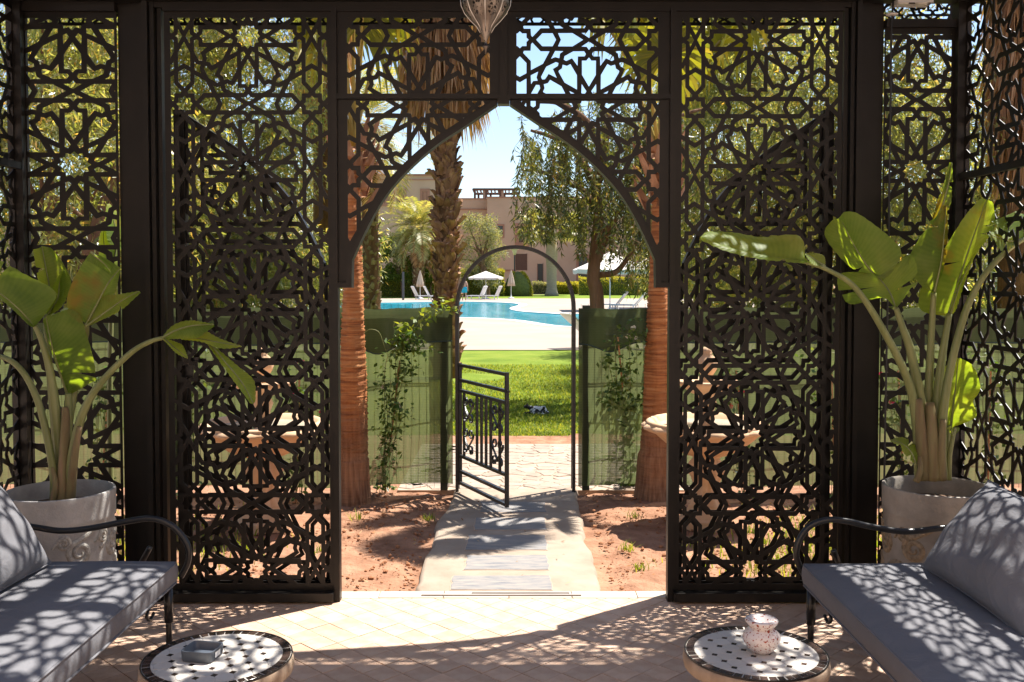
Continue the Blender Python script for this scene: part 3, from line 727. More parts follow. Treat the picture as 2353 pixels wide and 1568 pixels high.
# lawn, pool, deck
sheet('lawn', -40, 40, 5.5, 17.8, -0.06, M['lawn'])
sheet('far_lawn', -60, 60, 76, 96, -0.055, M['lawn'])
lp = []
for _ in range(42000):
    y = 5.45 + 8.5*rg.random()**1.6; hw = 0.28*(y + DC)*0.22 + 0.7
    lp.append((rg.uniform(-hw-.3, hw+.2), y + rg.gauss(0, .05), -0.06))
lawn_pts = [p for p in lp if math.hypot(p[0]+0.85, p[1]-11.6) > 0.75]
blades('lawn_grass', lawn_pts, M['bloom'], 0.04, 0.011, 33, 1.0)
near = [gz(*p) for p in ((700, 716), (900, 720), (1052, 727), (1120, 729), (1196, 733.7), (1253, 742), (1299, 747), (1380, 748), (1500, 742), (1700, 730))]
far = [gz(*p) for p in ((1700, 712), (1450, 716), (1315, 720), (1250, 717.5), (1195, 713.5), (1172, 708.5), (1178, 704), (1192, 700), (1186, 696.5), (1150, 694), (1053, 692), (900, 694), (760, 695.5), (700, 702))]
loop = cr([*near, *far, near[0]], 5)[:-1]
pool_xy = [(p.x, p.y) for p in loop]
dx0, dx1, dy0, dy1 = -70, 70, 17.8, 76
def cdt_sheet(name, outer, holes, z, m):
    verts = []; edges = []
    for p in [outer] + holes:
        n = len(verts); verts += [Vector(q) for q in p]; edges += [(n+i, n+(i+1) % len(p)) for i in range(len(p))]
    vs, es, fs, *_ = geometry.delaunay_2d_cdt(verts, edges, [], 0, 1e-6)
    keep = []
    for f in fs:
        x = sum(vs[i].x for i in f)/len(f); y = sum(vs[i].y for i in f)/len(f)
        if pip(x, y, outer) and not any(pip(x, y, h) for h in holes): keep.append(f)
    return tag(MB().add([(v.x, v.y, z) for v in vs], keep).build(name, m), kind='structure')
def offset(poly, d):
    n = len(poly); out = []
    for i in range(n):
        a = Vector(poly[i-1]); b = Vector(poly[(i+1) % n]); t = (b-a).normalized()
        out.append((poly[i][0] + t.y*d, poly[i][1] - t.x*d))
    return out
area = sum(pool_xy[i-1][0]*pool_xy[i][1] - pool_xy[i][0]*pool_xy[i-1][1] for i in range(len(pool_xy)))
cop = offset(pool_xy, 0.55 if area > 0 else -0.55)
cdt_sheet('pool_deck', [(dx0, dy0), (dx1, dy0), (dx1, dy1), (dx0, dy1)], [cop], -0.045, M['deck'])
cdt_sheet('pool_coping', cop, [pool_xy], -0.035, M['coping'])
n = len(pool_xy)
tag(MB().add([(p[0], p[1], -0.035) for p in pool_xy] + [(p[0], p[1], -0.4) for p in pool_xy], [(i, (i+1) % n, (i+1) % n + n, i + n) for i in range(n)]).build('pool_wall', M['coping']), kind='structure')
cdt_sheet('pool_water', pool_xy, [], -0.085, M['water'])
sheet('far_path', -60, 60, 96, 99, -0.05, M['deck'])
sheet('far_border', -60, 60, 99, 104, -0.05, M['earth'])
# ------------------------------------------------------------------ the pavilion: frame, screens, doors, roof
FX = lambda x, z, d: (x, 0.006 + d, z)
CXM = -0.042                      # middle of the doorway
pav_frame = thing('pavilion', 'black metal garden pavilion frame of posts and beams around the doorway', 'pavilion', (CXM, 0.05, 0))
def P(name, mb, m='black', par=None): return mb.build(name, M[m], par or pav_frame)
# big posts beside the doorway bay, each made of several steel profiles
def big_post(s, xs):
    a, b, c, d, e, f, g = xs
    lo = lambda p, q: (min(p, q), max(p, q))
    o = P('post', MB().box(*lo(a, b), 0.03, 0.16, 0, 3.3).box(*lo(b, c), 0.012, 0.16, 0, 3.3))
    P('moulding', MB().box(*lo(c, c + (d-c)*.82), -0.03, 0.1, 0.0, 3.3), par=o)
    P('moulding', MB().box(*lo(d, d + (e-d)*.75), -0.012, 0.1, 0.0, 3.3), par=o)
    P('moulding', MB().box(*lo(e, f), 0.014, 0.1, 0.0, 3.3), par=o)
    return o
pl_ = big_post(-1, (-1.985, -1.915, -1.845, -1.81, -1.783, -1.762, -1.745))
pr_ = big_post(1, (1.872, 1.80, 1.745, 1.715, 1.690, 1.668, 1.66))
for (x0, x1) in ((-2.52, -2.448), (2.222, 2.287)):
    P('post', MB().box(x0, x1, -0.03, 0.045, 0, 3.3))
P('beam', MB().box(-2.60, 2.36, -0.05, 0.03, 3.03, 3.42))
P('beam', MB().box(-1.84, 1.74, -0.006, 0.05, 3.005, 3.03))
for (x0, x1) in ((-2.52, -2.43), (2.20, 2.29)):
    P('beam', MB().box(x0, x1, -2.6, -0.05, 3.02, 3.12))
    P('beam', MB().box(x0, x1, -2.6, -0.05, 3.37, 3.42))
P('rail', MB().box(-2.448, -1.985, -0.012, 0.05, 2.985, 3.03)); P('rail', MB().box(1.872, 2.222, -0.012, 0.05, 2.905, 2.945))
P('rail', MB().box(-2.43, 2.2, -2.02, -1.95, 3.30, 3.42))
for (x0, x1) in ((-2.52, -2.43), (2.20, 2.29)):
    P('post', MB().box(x0, x1, -2.6, -2.53, 0, 3.02))
# mid rails along the side screens
zl = at(30, 383, 0).z; zr_ = at(2200, 408, 0).z
P('rail', MB().box(-2.49, -2.45, -2.53, -0.03, zl-.017, zl+.017)); P('rail', MB().box(2.235, 2.27, -2.53, -0.03, zr_-.017, zr_+.017))

def pat_px(star, cell, Y=0.006):
    """Pattern centre and repeat from where a star and its neighbours stand (photo pixels), at the screen's own distance."""
    c = at(star[0]/1.74065, star[1]/1.74065, Y); k = (DC + Y)/F
    return (c.x, c.z, cell[0]/1.74065*k, cell[1]/1.74065*k)
# fixed screens either side of the doorway
def fixed_screen(x0, x1, pat, label, grp):
    t = thing('lattice_screen', label, 'screen', ((x0+x1)/2, 0, 0), grp)
    lattice('star_panel', t, rect(x0, x1, 0.055, 2.985), rect(x0+0.03, x1-0.022, 0.09, 2.955), pat, FX)
    MB().box(x0, x1, -0.05, 0.045, 0.012, 0.055).build('bottom_rail', M['black'], t)
    MB().box(x0, x1, -0.012, 0.04, 2.985, 3.004).build('top_rail', M['black'], t)
    return t
GS = 'black star lattice screens of the pavilion'
pL = pat_px((991, 145), (506, 533)); pR = pat_px((3032, 161), (493, 531))
fsl = fixed_screen(-1.745, -0.906, pL, 'wide black star lattice screen fixed between doorway and left post', GS)
fsr = fixed_screen(0.823, 1.66, pR, 'wide black star lattice screen fixed between doorway and right post', GS)
# doorway: jambs, pointed arch and the pierced panels over it
arch = thing('arched_doorway', 'pointed black metal arch with pierced star panels above the open doorway', 'doorway', (CXM, 0, 0))
HALF = [(1143.7, 241.7), (1069, 292), (1004.6, 334.4), (940, 391), (887.8, 451), (847.5, 519.7), (811, 598), (810, 656)]
HP = [(CXM - at(x, y, 0).x, at(x, y, 0).z) for x, y in HALF]          # half the arch: (distance from the middle, height)
HPs = [(v.x, v.y) for v in cr([(a, b, 0) for a, b in HP[:-1]], 5)] + [HP[-1]]
jl0, jl1, jr0, jr1 = -0.906, -0.878, 0.793, 0.823
for (a, b, s) in ((jl0, jl1, -1), (jr0, jr1, 1)):
    MB().box(a, b, -0.012, 0.045, 0, 3.005).build('jamb', M['black'], arch)
zr0, zr1 = 2.549, 2.574
MB().box(jl1, jr0, -0.014, 0.045, zr0, zr1).build('transom', M['black'], arch)
MB().box(CXM-.02, CXM+.02, -0.008, 0.045, zr1, 3.005).build('mullion', M['black'], arch)
MB().box(jl1, jr0, -0.005, 0.045, 2.985, 3.005).build('head_rail', M['black'], arch)
pTL = pat_px((1675, 148 + 278), (551, 556)); pTR = pat_px((2356, 442), (548, 556))
for (x0, x1, pt) in ((jl1, CXM-.02, pTL), (CXM+.02, jr0, pTR)):
    l, r = (x0+.05, x1-.05) if x0 < CXM-.1 else (x0+.045, x1-.06)
    lattice('star_panel', arch, rect(x0, x1, zr1, 2.985), rect(l, r, zr1+.002, 2.955), pt, FX)
for s, pt in ((-1, pTL), (1, pTR)):
    edge = [(CXM + s*a, b) for a, b in HPs]
    xj = jl1 if s < 0 else jr0
    out = [(CXM + s*HPs[0][0], zr0)] + edge + [(xj, HP[-1][1]), (xj, zr0)]
    ins = [(CXM + s*(a + .034), b + .026) for a, b in HPs[:-1]]
    ins = [p for p in ins if p[1] < zr0 - .012 and abs(p[0]-CXM) < abs(xj-CXM) - .055]
    xi = xj + (-s)*.05
    opn = [(CXM + s*.09, zr0-.008)] + ins + [(xi, ins[-1][1]-.03), (xi, zr0-.008)]
    lattice('star_panel', arch, out, opn, pt, FX)
    # the rib along the arch and the corbel below it
    rib = MB()
    rows = []
    for k, (a, b) in enumerate(HPs):
        q = HPs[min(k+1, len(HPs)-2)]; p0 = HPs[max(k-1, 0)]
        t = Vector((q[0]-p0[0], q[1]-p0[1])).normalized() if k < len(HPs)-1 else Vector((0, -1)); nrm = Vector((-t.y, t.x))
        if nrm.x < 0: nrm = -nrm
        w = .028
        ax, az = CXM + s*a, b; bx, bz = CXM + s*(a + nrm.x*w), b + max(nrm.y, 0)*w
        rows.append([(ax, -.022, az), (bx, -.022, bz), (bx, .006, bz), (bx, .05, bz), (ax, .05, az), (ax, -.022, az)])
    rib.grid(rows)
    ea, eb = HP[-1]
    rib.box(min(CXM+s*ea, xj), max(CXM+s*ea, xj), -.018, .05, eb-.012, eb+.014)
    rib.build('arch_rib', M['black'], arch)
MB().box(CXM-.03, CXM+.03, -.024, .05, HPs[0][1]+.002, zr0).build('keystone_plate', M['black'], arch)
# door leaves, folded right back outside the fixed screens
def door(s, label):
    hx = jl0 + .012 if s < 0 else jr1 - .012
    Wd = abs(CXM - (jl1 if s < 0 else jr0)) - .006
    m3 = lambda x, z, d: (hx + s*x, 0.078 + d, z)
    t = thing('door_leaf', label, 'door', (hx, 0.09, 0.02), 'arched door leaves folded back')
    top = [(Wd - a if Wd - a > 0 else 0.0, b - .012) for a, b in HPs[:-1]]
    top = [p for p in top if p[0] > .012]
    out = [(0, .03), (Wd, .03), (Wd, top[0][1] + .0)] + top + [(0, HP[-1][1])]
    opn = [(.03, .09), (Wd-.055, .09)] + [(min(max(a - .02, .03), Wd-.055), b-.04) for a, b in top if a > .05] + [(.03, HP[-1][1]-.02)]
    k = (DC + .08)/F
    pt = (Wd*0.5, pL[1] - .28 - .35, .63, .70)
    lattice('star_panel', t, out, opn, pt, m3)
    MB().box(*sorted((hx + s*(Wd-.055), hx + s*Wd)), .064, .115, .03, top[0][1]).build('stile', M['black'], t)
    MB().box(*sorted((hx, hx + s*.03)), .064, .115, .03, HP[-1][1]).build('stile', M['black'], t)
    MB().box(*sorted((hx + s*.03, hx + s*(Wd-.055))), .064, .115, .03, .085).build('bottom_rail', M['black'], t)
    rows = []
    for (a, b) in top:
        rows.append([m3(a, b, -.014), m3(a, b, .045), m3(a, b-.035, .045), m3(a, b-.035, -.014), m3(a, b, -.014)])
    MB().grid(rows).build('arch_rail', M['black'], t)
    for z in (.35, 1.32):
        MB().tube([(hx - s*.004, .058, z-.06), (hx - s*.004, .058, z+.06)], .008, 8).build('hinge', M['iron'], t)
    if s < 0:
        lz = at(433, 845, .07).z
        lk = MB().box(hx + s*(Wd-.05), hx + s*(Wd-.09), .052, .064, lz-.05, lz+.05)
        l_ = lk.build('lock_plate', M['iron'], t)
        cx_ = hx + s*(Wd-.07)
        MB().lathe([(.001, 0), (.011, 0), (.011, .004), (.001, .004)], (cx_, .05, lz+.02), 12).build('keyhole', M['steel'], l_)
        MB().bar((cx_-.03, .035, lz+.045), (cx_+.055, .035, lz+.045), .012, .02).build('handle', M['iron'], t)
    return t
door(-1, 'left arched lattice door leaf folded back outside the fixed screen')
door(1, 'right arched lattice door leaf folded back outside the fixed screen')
# narrow screens at the corners, and the side screens
def narrow(x0, x1, z1, pat, label):
    t = thing('lattice_screen', label, 'screen', ((x0+x1)/2, 0, 0), GS)
    lattice('star_panel', t, rect(x0, x1, 0.02, z1), rect(x0+.006, x1-.012, .06, z1-.03), pat, lambda x, z, d: (x, .012 + d, z))
    return t
cL = at(293/1.74065, 658/1.74065, 0); cR = at(3668/1.74065, 685/1.74065, 0); kk = DC/F/1.74065
narrow(-2.448, -1.985, 2.985, (cL.x, cL.z, 690*kk, 584*kk), 'narrow black star lattice panel behind the left potted plant')
narrow(1.872, 2.222, 2.905, (cR.x, cR.z, 535*kk, 567*kk), 'narrow black star lattice panel behind the right potted plant')
for s, X, lab in ((-1, -2.49, 'black star lattice side wall running behind the left sofa'), (1, 2.262, 'black star lattice side wall running behind the right sofa')):
    t = thing('lattice_screen', lab, 'screen', (X, -1.3, 0), GS)
    c = at(3958/1.74065, 281/1.74065, -.25)
    pt = (-.25 + .335, c.z - .339, .67, .678)
    m3 = (lambda x, z, d, X=X: (X + .004 - d, x, z)) if s > 0 else (lambda x, z, d, X=X: (X + d, x, z))
    lattice('star_panel', t, rect(-2.53, -.03, .02, 3.02), rect(-2.51, -.04, .06, 2.99), pt, m3)
# outer fascia lattice seen above the screens, and the pierced roof
fb = at(1177, 58, .16).z; ft = at(1177, 51, .16).z
t = thing('fascia_lattice', 'pierced fascia strip seen behind the tops of the screens', 'fascia', (0, .17, 3.2))
lattice('star_panel', t, rect(-2.5, 2.3, fb, 3.40), rect(-2.47, 2.27, ft, 3.38), (0.02, 3.17, .36, .36), lambda x, z, d: (x, .172 + d, z))
MB().box(-2.5, 2.3, .165, .172, fb, ft).build('bottom_rail', M['black'], t)
t = thing('pierced_roof', 'black pierced star lattice roof over the seating', 'roof', (0, -2.6, 3.45))
lattice('roof_panel', t, rect(-2.52, 2.29, -1.95, -.05), rect(-2.49, 2.26, -1.92, -.10), (CXM, -2.4, .70, .70), lambda x, z, d: (x, z, 3.425 + d), .01)
for x in (-1.95, -1.32, -.68, -.04, .6, 1.23, 1.8): MB().box(x-.04, x+.04, -1.92, -.06, 3.30, 3.424).build('rafter', M['black'], t)
for y in (-.58, -1.24): MB().box(-2.5, 2.27, y-.045, y+.045, 3.36, 3.424).build('purlin', M['black'], t)
# unseen house added behind the viewer to bounce warm light into the pavilion
vl = thing('bounce_house', 'unseen stucco house added to bounce warm light into the pavilion', 'house', (0, -7.4, 0))
MB().box(-11, 11, -14, -7.4, -.1, 6.2).build('front_wall', simple('bounce_stucco', [(0.25, (0.68, 0.55, 0.45)), (0.75, (0.75, 0.62, 0.51))], .95, .5, .3, .02, bsc=9, spec=.1), vl)
MB().box(-11.1, 11.1, -14.1, -7.3, 6.2, 6.5).build('parapet', M['stucco2'], vl)
for x in (-7, -3.5, 3.5, 7):
    f = MB().box(x-.75, x+.75, -7.39, -7.33, .9, 2.6).build('window', M['darkwood'], vl)
    for k in (-1, 1): MB().box(x + k*.36 - .31, x + k*.36 + .31, -7.325, -7.315, 1.0, 2.5).build('pane', M['glassdark'], f)
f = MB().box(-.9, .9, -7.39, -7.32, 0, 2.5).build('door', M['darkwood'], vl)
for k in (-1, 1): MB().box(k*.43 - .38, k*.43 + .38, -7.315, -7.305, .1, 2.35).build('pane', M['glassdark'], f)
# cable and junction box by the right post
jb = thing('junction_box', 'weathered white junction box fixed at the top of the right corner', 'junction box', at(2092, 4, -.03))
a = at(2058, 10, -.03); b = at(2140, 10, -.03)
MB().prism([(a.x, a.y+.06), (a.x, a.y-.03), (b.x, a.y-.03), (b.x, a.y+.06)], a.z, a.z + .13, .006).build('case', M['greypl'], jb)
for px in (2078, 2122):
    q = at(px, 9, -.05); MB().lathe([(.001, -.004), (.026, -.004), (.03, .004), (.03, .012)], (q.x, q.y+.02, a.z), 16).build('gland', M['greypl'], jb)
cb = thing('cable', 'thin black cable hanging beside the right post below the junction box', 'cable', at(2050, 200, -.02))
MB().tube([at(px, py, -.015) for px, py in ((2053, 0), (2051, 30), (2049, 60), (2048, 140), (2047, 230), (2044, 420), (2040, 700), (2034, 1000), (2030, 1250))], .005, 6).build('wire', M['cable'], cb)
q = at(2050, 36, -.02); MB().lathe([(.001, 0), (.024, 0), (.03, .006), (.018, .012), (.001, .014)], (q.x, q.y, q.z), 16).build('cable_disc', M['greypl'], cb)
# ------------------------------------------------------------------ seating
def cushion_box(x0, x1, y0, y1, z0, z1, r=.028, crown=.012, nx=16, ny=24, sag=0):
    """A boxed seat cushion with soft edges and a slightly domed top."""
    mb = MB(); W, D, H = (x1-x0)/2, (y1-y0)/2, (z1-z0)/2; cx, cy, cz = (x0+x1)/2, (y0+y1)/2, (z0+z1)/2
    for top in (1, -1):
        rows = []
        for j in range(ny+1):
            v = -1 + 2*j/ny; r_ = []
            for i in range(nx+1):
                u = -1 + 2*i/nx
                d = min((1-abs(u))*W, (1-abs(v))*D)
                e = 1 - max(0, 1 - d/r)**2 if d < r else 1
                z = H*(0.82 + .18*math.sqrt(max(e, 0))) + crown*(1-u**4)*(1-v**4)*(1 if top > 0 else 0)
                if top > 0: z += .0025*math.sin(7*v+3*u)*(1-u*u)
                r_.append((cx + u*W, cy + v*D, cz + top*z))
            rows.append(r_ if top > 0 else r_[::-1])
        mb.grid(rows)
    side = []
    for k in range(5):
        zz = -.82*H + 1.64*H*k/4; bl = .006*(1-((k-2)/2)**2)
        lp = []
        for (ax, ay, bx, by, n) in ((-1,-1,1,-1,nx), (1,-1,1,1,ny), (1,1,-1,1,nx), (-1,1,-1,-1,ny)):
            for i in range(n):
                t = i/n; lp.append((cx + (ax+(bx-ax)*t)*(W+bl), cy + (ay+(by-ay)*t)*(D+bl), cz + zz))
        lp.append(lp[0]); side.append(lp)
    mb.grid(side); return mb
def piping(x0, x1, y0, y1, z, r=.0045):
    c = .02
    pts = [(x0+c, y0, z), (x1-c, y0, z), (x1, y0+c, z), (x1, y1-c, z), (x1-c, y1, z), (x0+c, y1, z), (x0, y1-c, z), (x0, y0+c, z), (x0+c, y0, z)]
    return MB().tube(pts, r, 6, False)
def pillow(c, ux, uy, un, w, h, t, n=26):
    """Scatter cushion: face axes ux, uy, thickness along un; pinched corners, soft dents."""
    c = Vector(c); ux = Vector(ux).normalized(); uy = Vector(uy).normalized(); un = Vector(un).normalized(); mb = MB()
    for s in (1, -1):
        rows = []
        for j in range(n+1):
            v = -1 + 2*j/n; r_ = []
            for i in range(n+1):
                u = -1 + 2*i/n
                k = max(0, (1-abs(u)**2.6)*(1-abs(v)**2.6))**.55
                pin = 1 - .055*(1-abs(v)**2)*abs(u)**6 ; piy = 1 - .055*(1-abs(u)**2)*abs(v)**6
                d = t/2*k*(1 + .06*math.sin(5*u+2*v) + .05*math.sin(9*v-4*u))
                wr = .004*math.sin(22*u*(1+.3*v))*max(0, abs(v)-.45)*k**.3
                r_.append(c + ux*(u*w/2*pin) + uy*(v*h/2*piy) + un*(s*(d+wr)))
            rows.append(r_ if s > 0 else r_[::-1])
        mb.grid(rows)
    return mb
def sofa(s, xf, xb, y0, y1, label):
    """s = -1: the one whose front faces right. xf front edge, xb back edge; y1 is the end by the screens."""
    t = thing('garden_sofa', label, 'sofa', ((xf+xb)/2, (y0+y1)/2, 0), 'wrought iron sofas facing each other')
    xa, xc = min(xf, xb), max(xf, xb)
    seat = cushion_box(xa, xc, y0, y1, .345, .452).build('seat_cushion', M['fabric'], t, 'auto')
    piping(xa-.003, xc+.003, y0-.003, y1+.003, .437).build('piping', M['fabric'], seat, True)
    piping(xa-.003, xc+.003, y0-.003, y1+.003, .355).build('piping', M['fabric'], seat, True)
    fr = MB()
    i = .035*(1 if xb > xf else -1)
    for xx in (xf + i, xb - i): fr.tube([(xx, y0+.02, .33), (xx, y1-.02, .33)], .011, 8)
    for k in range(7):
        yy = y0 + .03 + (y1-y0-.06)*k/6; fr.tube([(xf+i, yy, .325), (xb-i, yy, .325)], .008, 6)
    fr.build('seat_frame', M['iron'], t, True)
    for yy in (y0 + .05, y1 - .05):
        for xx in (xf + i*.5, xb - i):
            g = MB().tube([(xx, yy, 0.004), (xx, yy, .34)], .013, 10)
            l = g.build('leg', M['iron'], t, True)
            if xx != xb - i:
                MB().tube([(xx, yy, .20), (xx, yy, .345)], .019, 10).build('collar', M['iron'], l, True)
                q = 1 if yy > (y0+y1)/2 else -1
                cv = cr([(xx+i*.1, yy, .30), (xx+i*.5, yy-q*.02, .325), (xx+i*.9, yy-q*.10, .315), (xx+i*.9, yy-q*.16, .28), (xx+i*.8, yy-q*.13, .255), (xx+i*.7, yy-q*.10, .275)], 5)
                MB().tube(cv, .007, 6).build('scroll', M['iron'], l, True)
    return t
YS = -.80
sl_ = sofa(-1, -1.432, -2.13, -3.0, -.795, 'black iron sofa with dark grey seat cushion along left side wall')
sr_ = sofa(1, 1.235, 1.99, -3.0, -.825, 'black iron sofa with dark grey seat cushion along right side wall')
sr_.rotation_euler.z = R(1.2)
def arm(t, pts, Y, bx):
    w = [at(x, y, Y) for x, y in pts]
    w = [Vector((bx, Y, w[0].z - .02))] + w
    c = cr(w, 6)
    MB().tube(c, .0135, 12).build('armrest', M['iron'], t, True)
    n = [Vector((p.x, p.y - 2.15, p.z)) for p in c]
    MB().tube(n, .0135, 12).build('armrest', M['iron'], t, True)
sr_.rotation_euler.z = 0
arm(sl_, [(58,1209),(136,1220),(204,1215),(290,1199),(351,1192),(399,1211),(431,1252),(433,1290),(416,1326)], -.775, -2.15)
arm(sr_, [(2184,1213),(2085,1222),(2005,1211),(1946,1198),(1903,1195),(1862,1209),(1837,1242),(1831,1282),(1852,1328)], -.80, 2.02)
def rods(t, a, b, Y):
    p = at(*a, Y); q = at(*b, Y); MB().tube([q, q.lerp(p, .9), p], [.013, .013, .012], 10).build('support_rod', M['iron'], t, True)
rods(sl_, (346, 1257), (322, 1300), -.66); rods(sr_, (1928, 1197 - 0 + 0 + 0), (1928, 1198), -.80) if False else rods(sr_, (1915, 1264), (1931, 1302), -.66)
def backrest(t, xb, y0, y1, s):
    top = .98
    for yy in (y0 + .02, y1 - .02):
        c = cr([(xb - s*.02, yy, .34), (xb, yy, .52), (xb + s*.05, yy, .78), (xb + s*.10, yy, top)], 5)
        b = MB().tube(c, .013, 10).build('back_post', M['iron'], t, True)
        MB().tube([c[9] - Vector((0, 0, .012)), c[9] + Vector((0, 0, .012))], .02, 10).build('collar', M['iron'], b, True)
    MB().tube(cr([(xb + s*.10, y0 + .02, top), (xb + s*.115, y0*.75 + y1*.25, top + .06), (xb + s*.12, (y0+y1)/2, top + .08), (xb + s*.115, y0*.25 + y1*.75, top + .06), (xb + s*.10, y1 - .02, top)], 5), .013, 10).build('top_rail', M['iron'], t, True)
    for k in range(1, 9):
        yy = y0 + (y1-y0)*k/9
        MB().tube([(xb - s*.01, yy, .36), (xb + s*.02, yy, .62), (xb + s*.11, yy, top + .04)], .006, 6).build('back_bar', M['iron'], t, True)
backrest(sl_, -2.15, -3.0, -.80, -1); backrest(sr_, 2.06, -3.0, -1.10, 1)
def scatter(s, corner, top, lab, L=.80):
    """Cushion leaning on the sofa back: its lower near-screen corner and that corner's top are where the photo shows them."""
    a = Vector(corner); b = Vector(top); uy = (b - a); h = uy.length; uy.normalize()
    ux = Vector((0.0, -1, 0)); un = uy.cross(ux)
    c = a + uy*h/2 + ux*L/2
    t = thing('scatter_cushion', lab, 'cushion', c, 'grey scatter cushions on the sofas')
    pillow(c, ux, uy, un, L*1.02, h*1.03, .19).build('cover', M['fabric'], t, True)
    w = []
    for k in range(41):
        q = k/40*4; i = int(q) % 4; f = q - int(q)
        cor = [(-1,-1), (1,-1), (1,1), (-1,1)]; u0, v0 = cor[i]; u1, v1 = cor[(i+1) % 4]
        u = u0 + (u1-u0)*f; v = v0 + (v1-v0)*f
        w.append(c + ux*(u*L*.51*(1 - .055*(1-v*v)*abs(u)**6)) + uy*(v*h*.515*(1 - .055*(1-u*u)*abs(v)**6)))
    MB().tube(w, .004, 6, False).build('piping', M['fabric'], t, True)
scatter(1, at(2122, 1300, -.93), at(2272, 1108, -.95), 'dark grey scatter cushion dappled with light on the right sofa')
scatter(-1, at(114, 1292, -.90), at(-30, 1085, -.93), 'dark grey scatter cushion leaning on the left sofa')

# ------------------------------------------------------------------ mosaic tables and what stands on them
def disc_poly(r, n=48): return [(r*math.cos(2*math.pi*k/n), r*math.sin(2*math.pi*k/n)) for k in range(n)]
def clip_disc(poly, r, n=40):
    for k in range(n):
        a = 2*math.pi*k/n; poly = clip_poly(poly, math.cos(a), math.sin(a), r)
        if len(poly) < 3: return []
    return poly
def table(c, r, H, rot, label):
    t = thing('mosaic_table', label, 'table', (c[0], c[1], 0), 'round mosaic side tables')
    top = MB().lathe([(.02, H-.058), (r-.02, H-.058), (r-.004, H-.05), (r, H-.03), (r-.002, H-.012), (r-.006, H-.006), (r-.011, H-.004), (.001, H-.004)], (c[0], c[1], 0), 72)
    tp = top.build('table_top', M['cement'], t, 'auto')
    MB().lathe([(r-.010, H-.004), (r-.010, H-.0012), (.001, H-.0012)], (c[0], c[1], 0), 72, False, False).build('mortar_bed', M['mortar'], tp)
    MB().lathe([(r-.009, H-.02), (r-.0055, H+.0015), (r-.0085, H+.0015), (r-.010, H-.004)], (c[0], c[1], 0), 72, False).build('metal_band', M['iron'], tp)
    ri, ro = r - .037, r - .0115
    nb = 50; rg = random.Random(int(r*1e4))
    for k in range(nb):
        g = .0021
        a0 = 2*math.pi*k/nb + rg.uniform(-.008, .008) + g/ro; a1 = 2*math.pi*(k+1)/nb - g/ro + rg.uniform(-.008, .008); am = (a0+a1)/2
        p = [(ri*math.cos(a0), ri*math.sin(a0)), (ri*math.cos(am), ri*math.sin(am)), (ri*math.cos(a1), ri*math.sin(a1)),
             (ro*math.cos(a1), ro*math.sin(a1)), (ro*math.cos(am)*1.0, ro*math.sin(am)), (ro*math.cos(a0), ro*math.sin(a0))]
        o = MB().prism(p, -.003, .0012, .0006).build('border_tile', M['mosaic_b'], t); o.location = (0, 0, H-.0005)
    rin = ri - .0025; pt = .056; d = .0115; g = .0009
    cr_, sr = math.cos(rot), math.sin(rot)
    for i in range(-6, 7):
        for j in range(-6, 7):
            x0, y0 = i*pt, j*pt
            h = pt/2 - g; q = d + g*.5
            octo = [(x0-h+q, y0-h), (x0+h-q, y0-h), (x0+h, y0-h+q), (x0+h, y0+h-q), (x0+h-q, y0+h), (x0-h+q, y0+h), (x0-h, y0+h-q), (x0-h, y0-h+q)]
            dia = [(x0+pt/2-d, y0+pt/2), (x0+pt/2, y0+pt/2-d), (x0+pt/2+d, y0+pt/2), (x0+pt/2, y0+pt/2+d)]
            for poly, nm, m in ((octo, 'white_tile', 'octagon'), (dia, 'dark_tile', 'mosaic_b')):
                if math.hypot(x0, y0) > rin + .09: continue
                p = clip_disc([(a*cr_ - b*sr, a*sr + b*cr_) for a, b in poly], rin)
                if len(p) < 3: continue
                if nm == 'dark_tile' and (len(p) != 4 or max(math.hypot(*w) for w in p) > rin - .002): continue
                o = MB().prism(p, -.003, .001, .0004).build(nm, M[m], t); o.location = (0, 0, H-.0005)
    for k in range(3):
        a = 2*math.pi*k/3 + .5
        pts = cr([(c[0] + (r-.05)*math.cos(a), c[1] + (r-.05)*math.sin(a), H-.058), (c[0] + (r-.09)*math.cos(a), c[1] + (r-.09)*math.sin(a), H*.5), (c[0] + (r-.03)*math.cos(a), c[1] + (r-.03)*math.sin(a), .008)], 6)
        MB().tube(pts, .009, 8).build('leg', M['iron'], t, True)
    MB().tube([(c[0] + (r-.085)*math.cos(2*math.pi*k/24), c[1] + (r-.085)*math.sin(2*math.pi*k/24), H*.45) for k in range(25)], .006, 6, False).build('ring_brace', M['iron'], t, True)
    return t
HT = .42
tl = gz(501, 1511, HT); tr_ = gz(1737, 1498, HT)
table((tl.x, tl.y), .243, HT, R(24), 'round mosaic table holding the dark ashtray beside left sofa')
table((tr_.x, tr_.y), .237, HT, R(21), 'round mosaic table holding the speckled pot beside right sofa')
# speckled lidded pot
q = gz(1750, 1498, HT)
t = thing('lidded_pot', 'white ceramic pot with red speckles standing on right mosaic table', 'pot', (q.x, q.y, HT+.001))
MB().lathe([(.001, .002), (.032, .002), (.035, .006), (.049, .020), (.059, .038), (.0615, .050), (.058, .063), (.047, .075), (.038, .082)], (q.x, q.y, HT), 40).build('body', M['speckle'], t, True)
MB().lathe([(.037, .081), (.040, .085), (.044, .091), (.0515, .099), (.0535, .106), (.051, .110), (.044, .112), (.034, .108), (.024, .101), (.017, .094), (.012, .089), (.004, .087), (.001, .087)], (q.x, q.y, HT), 40, False).build('lid', M['speckle'], t, True)
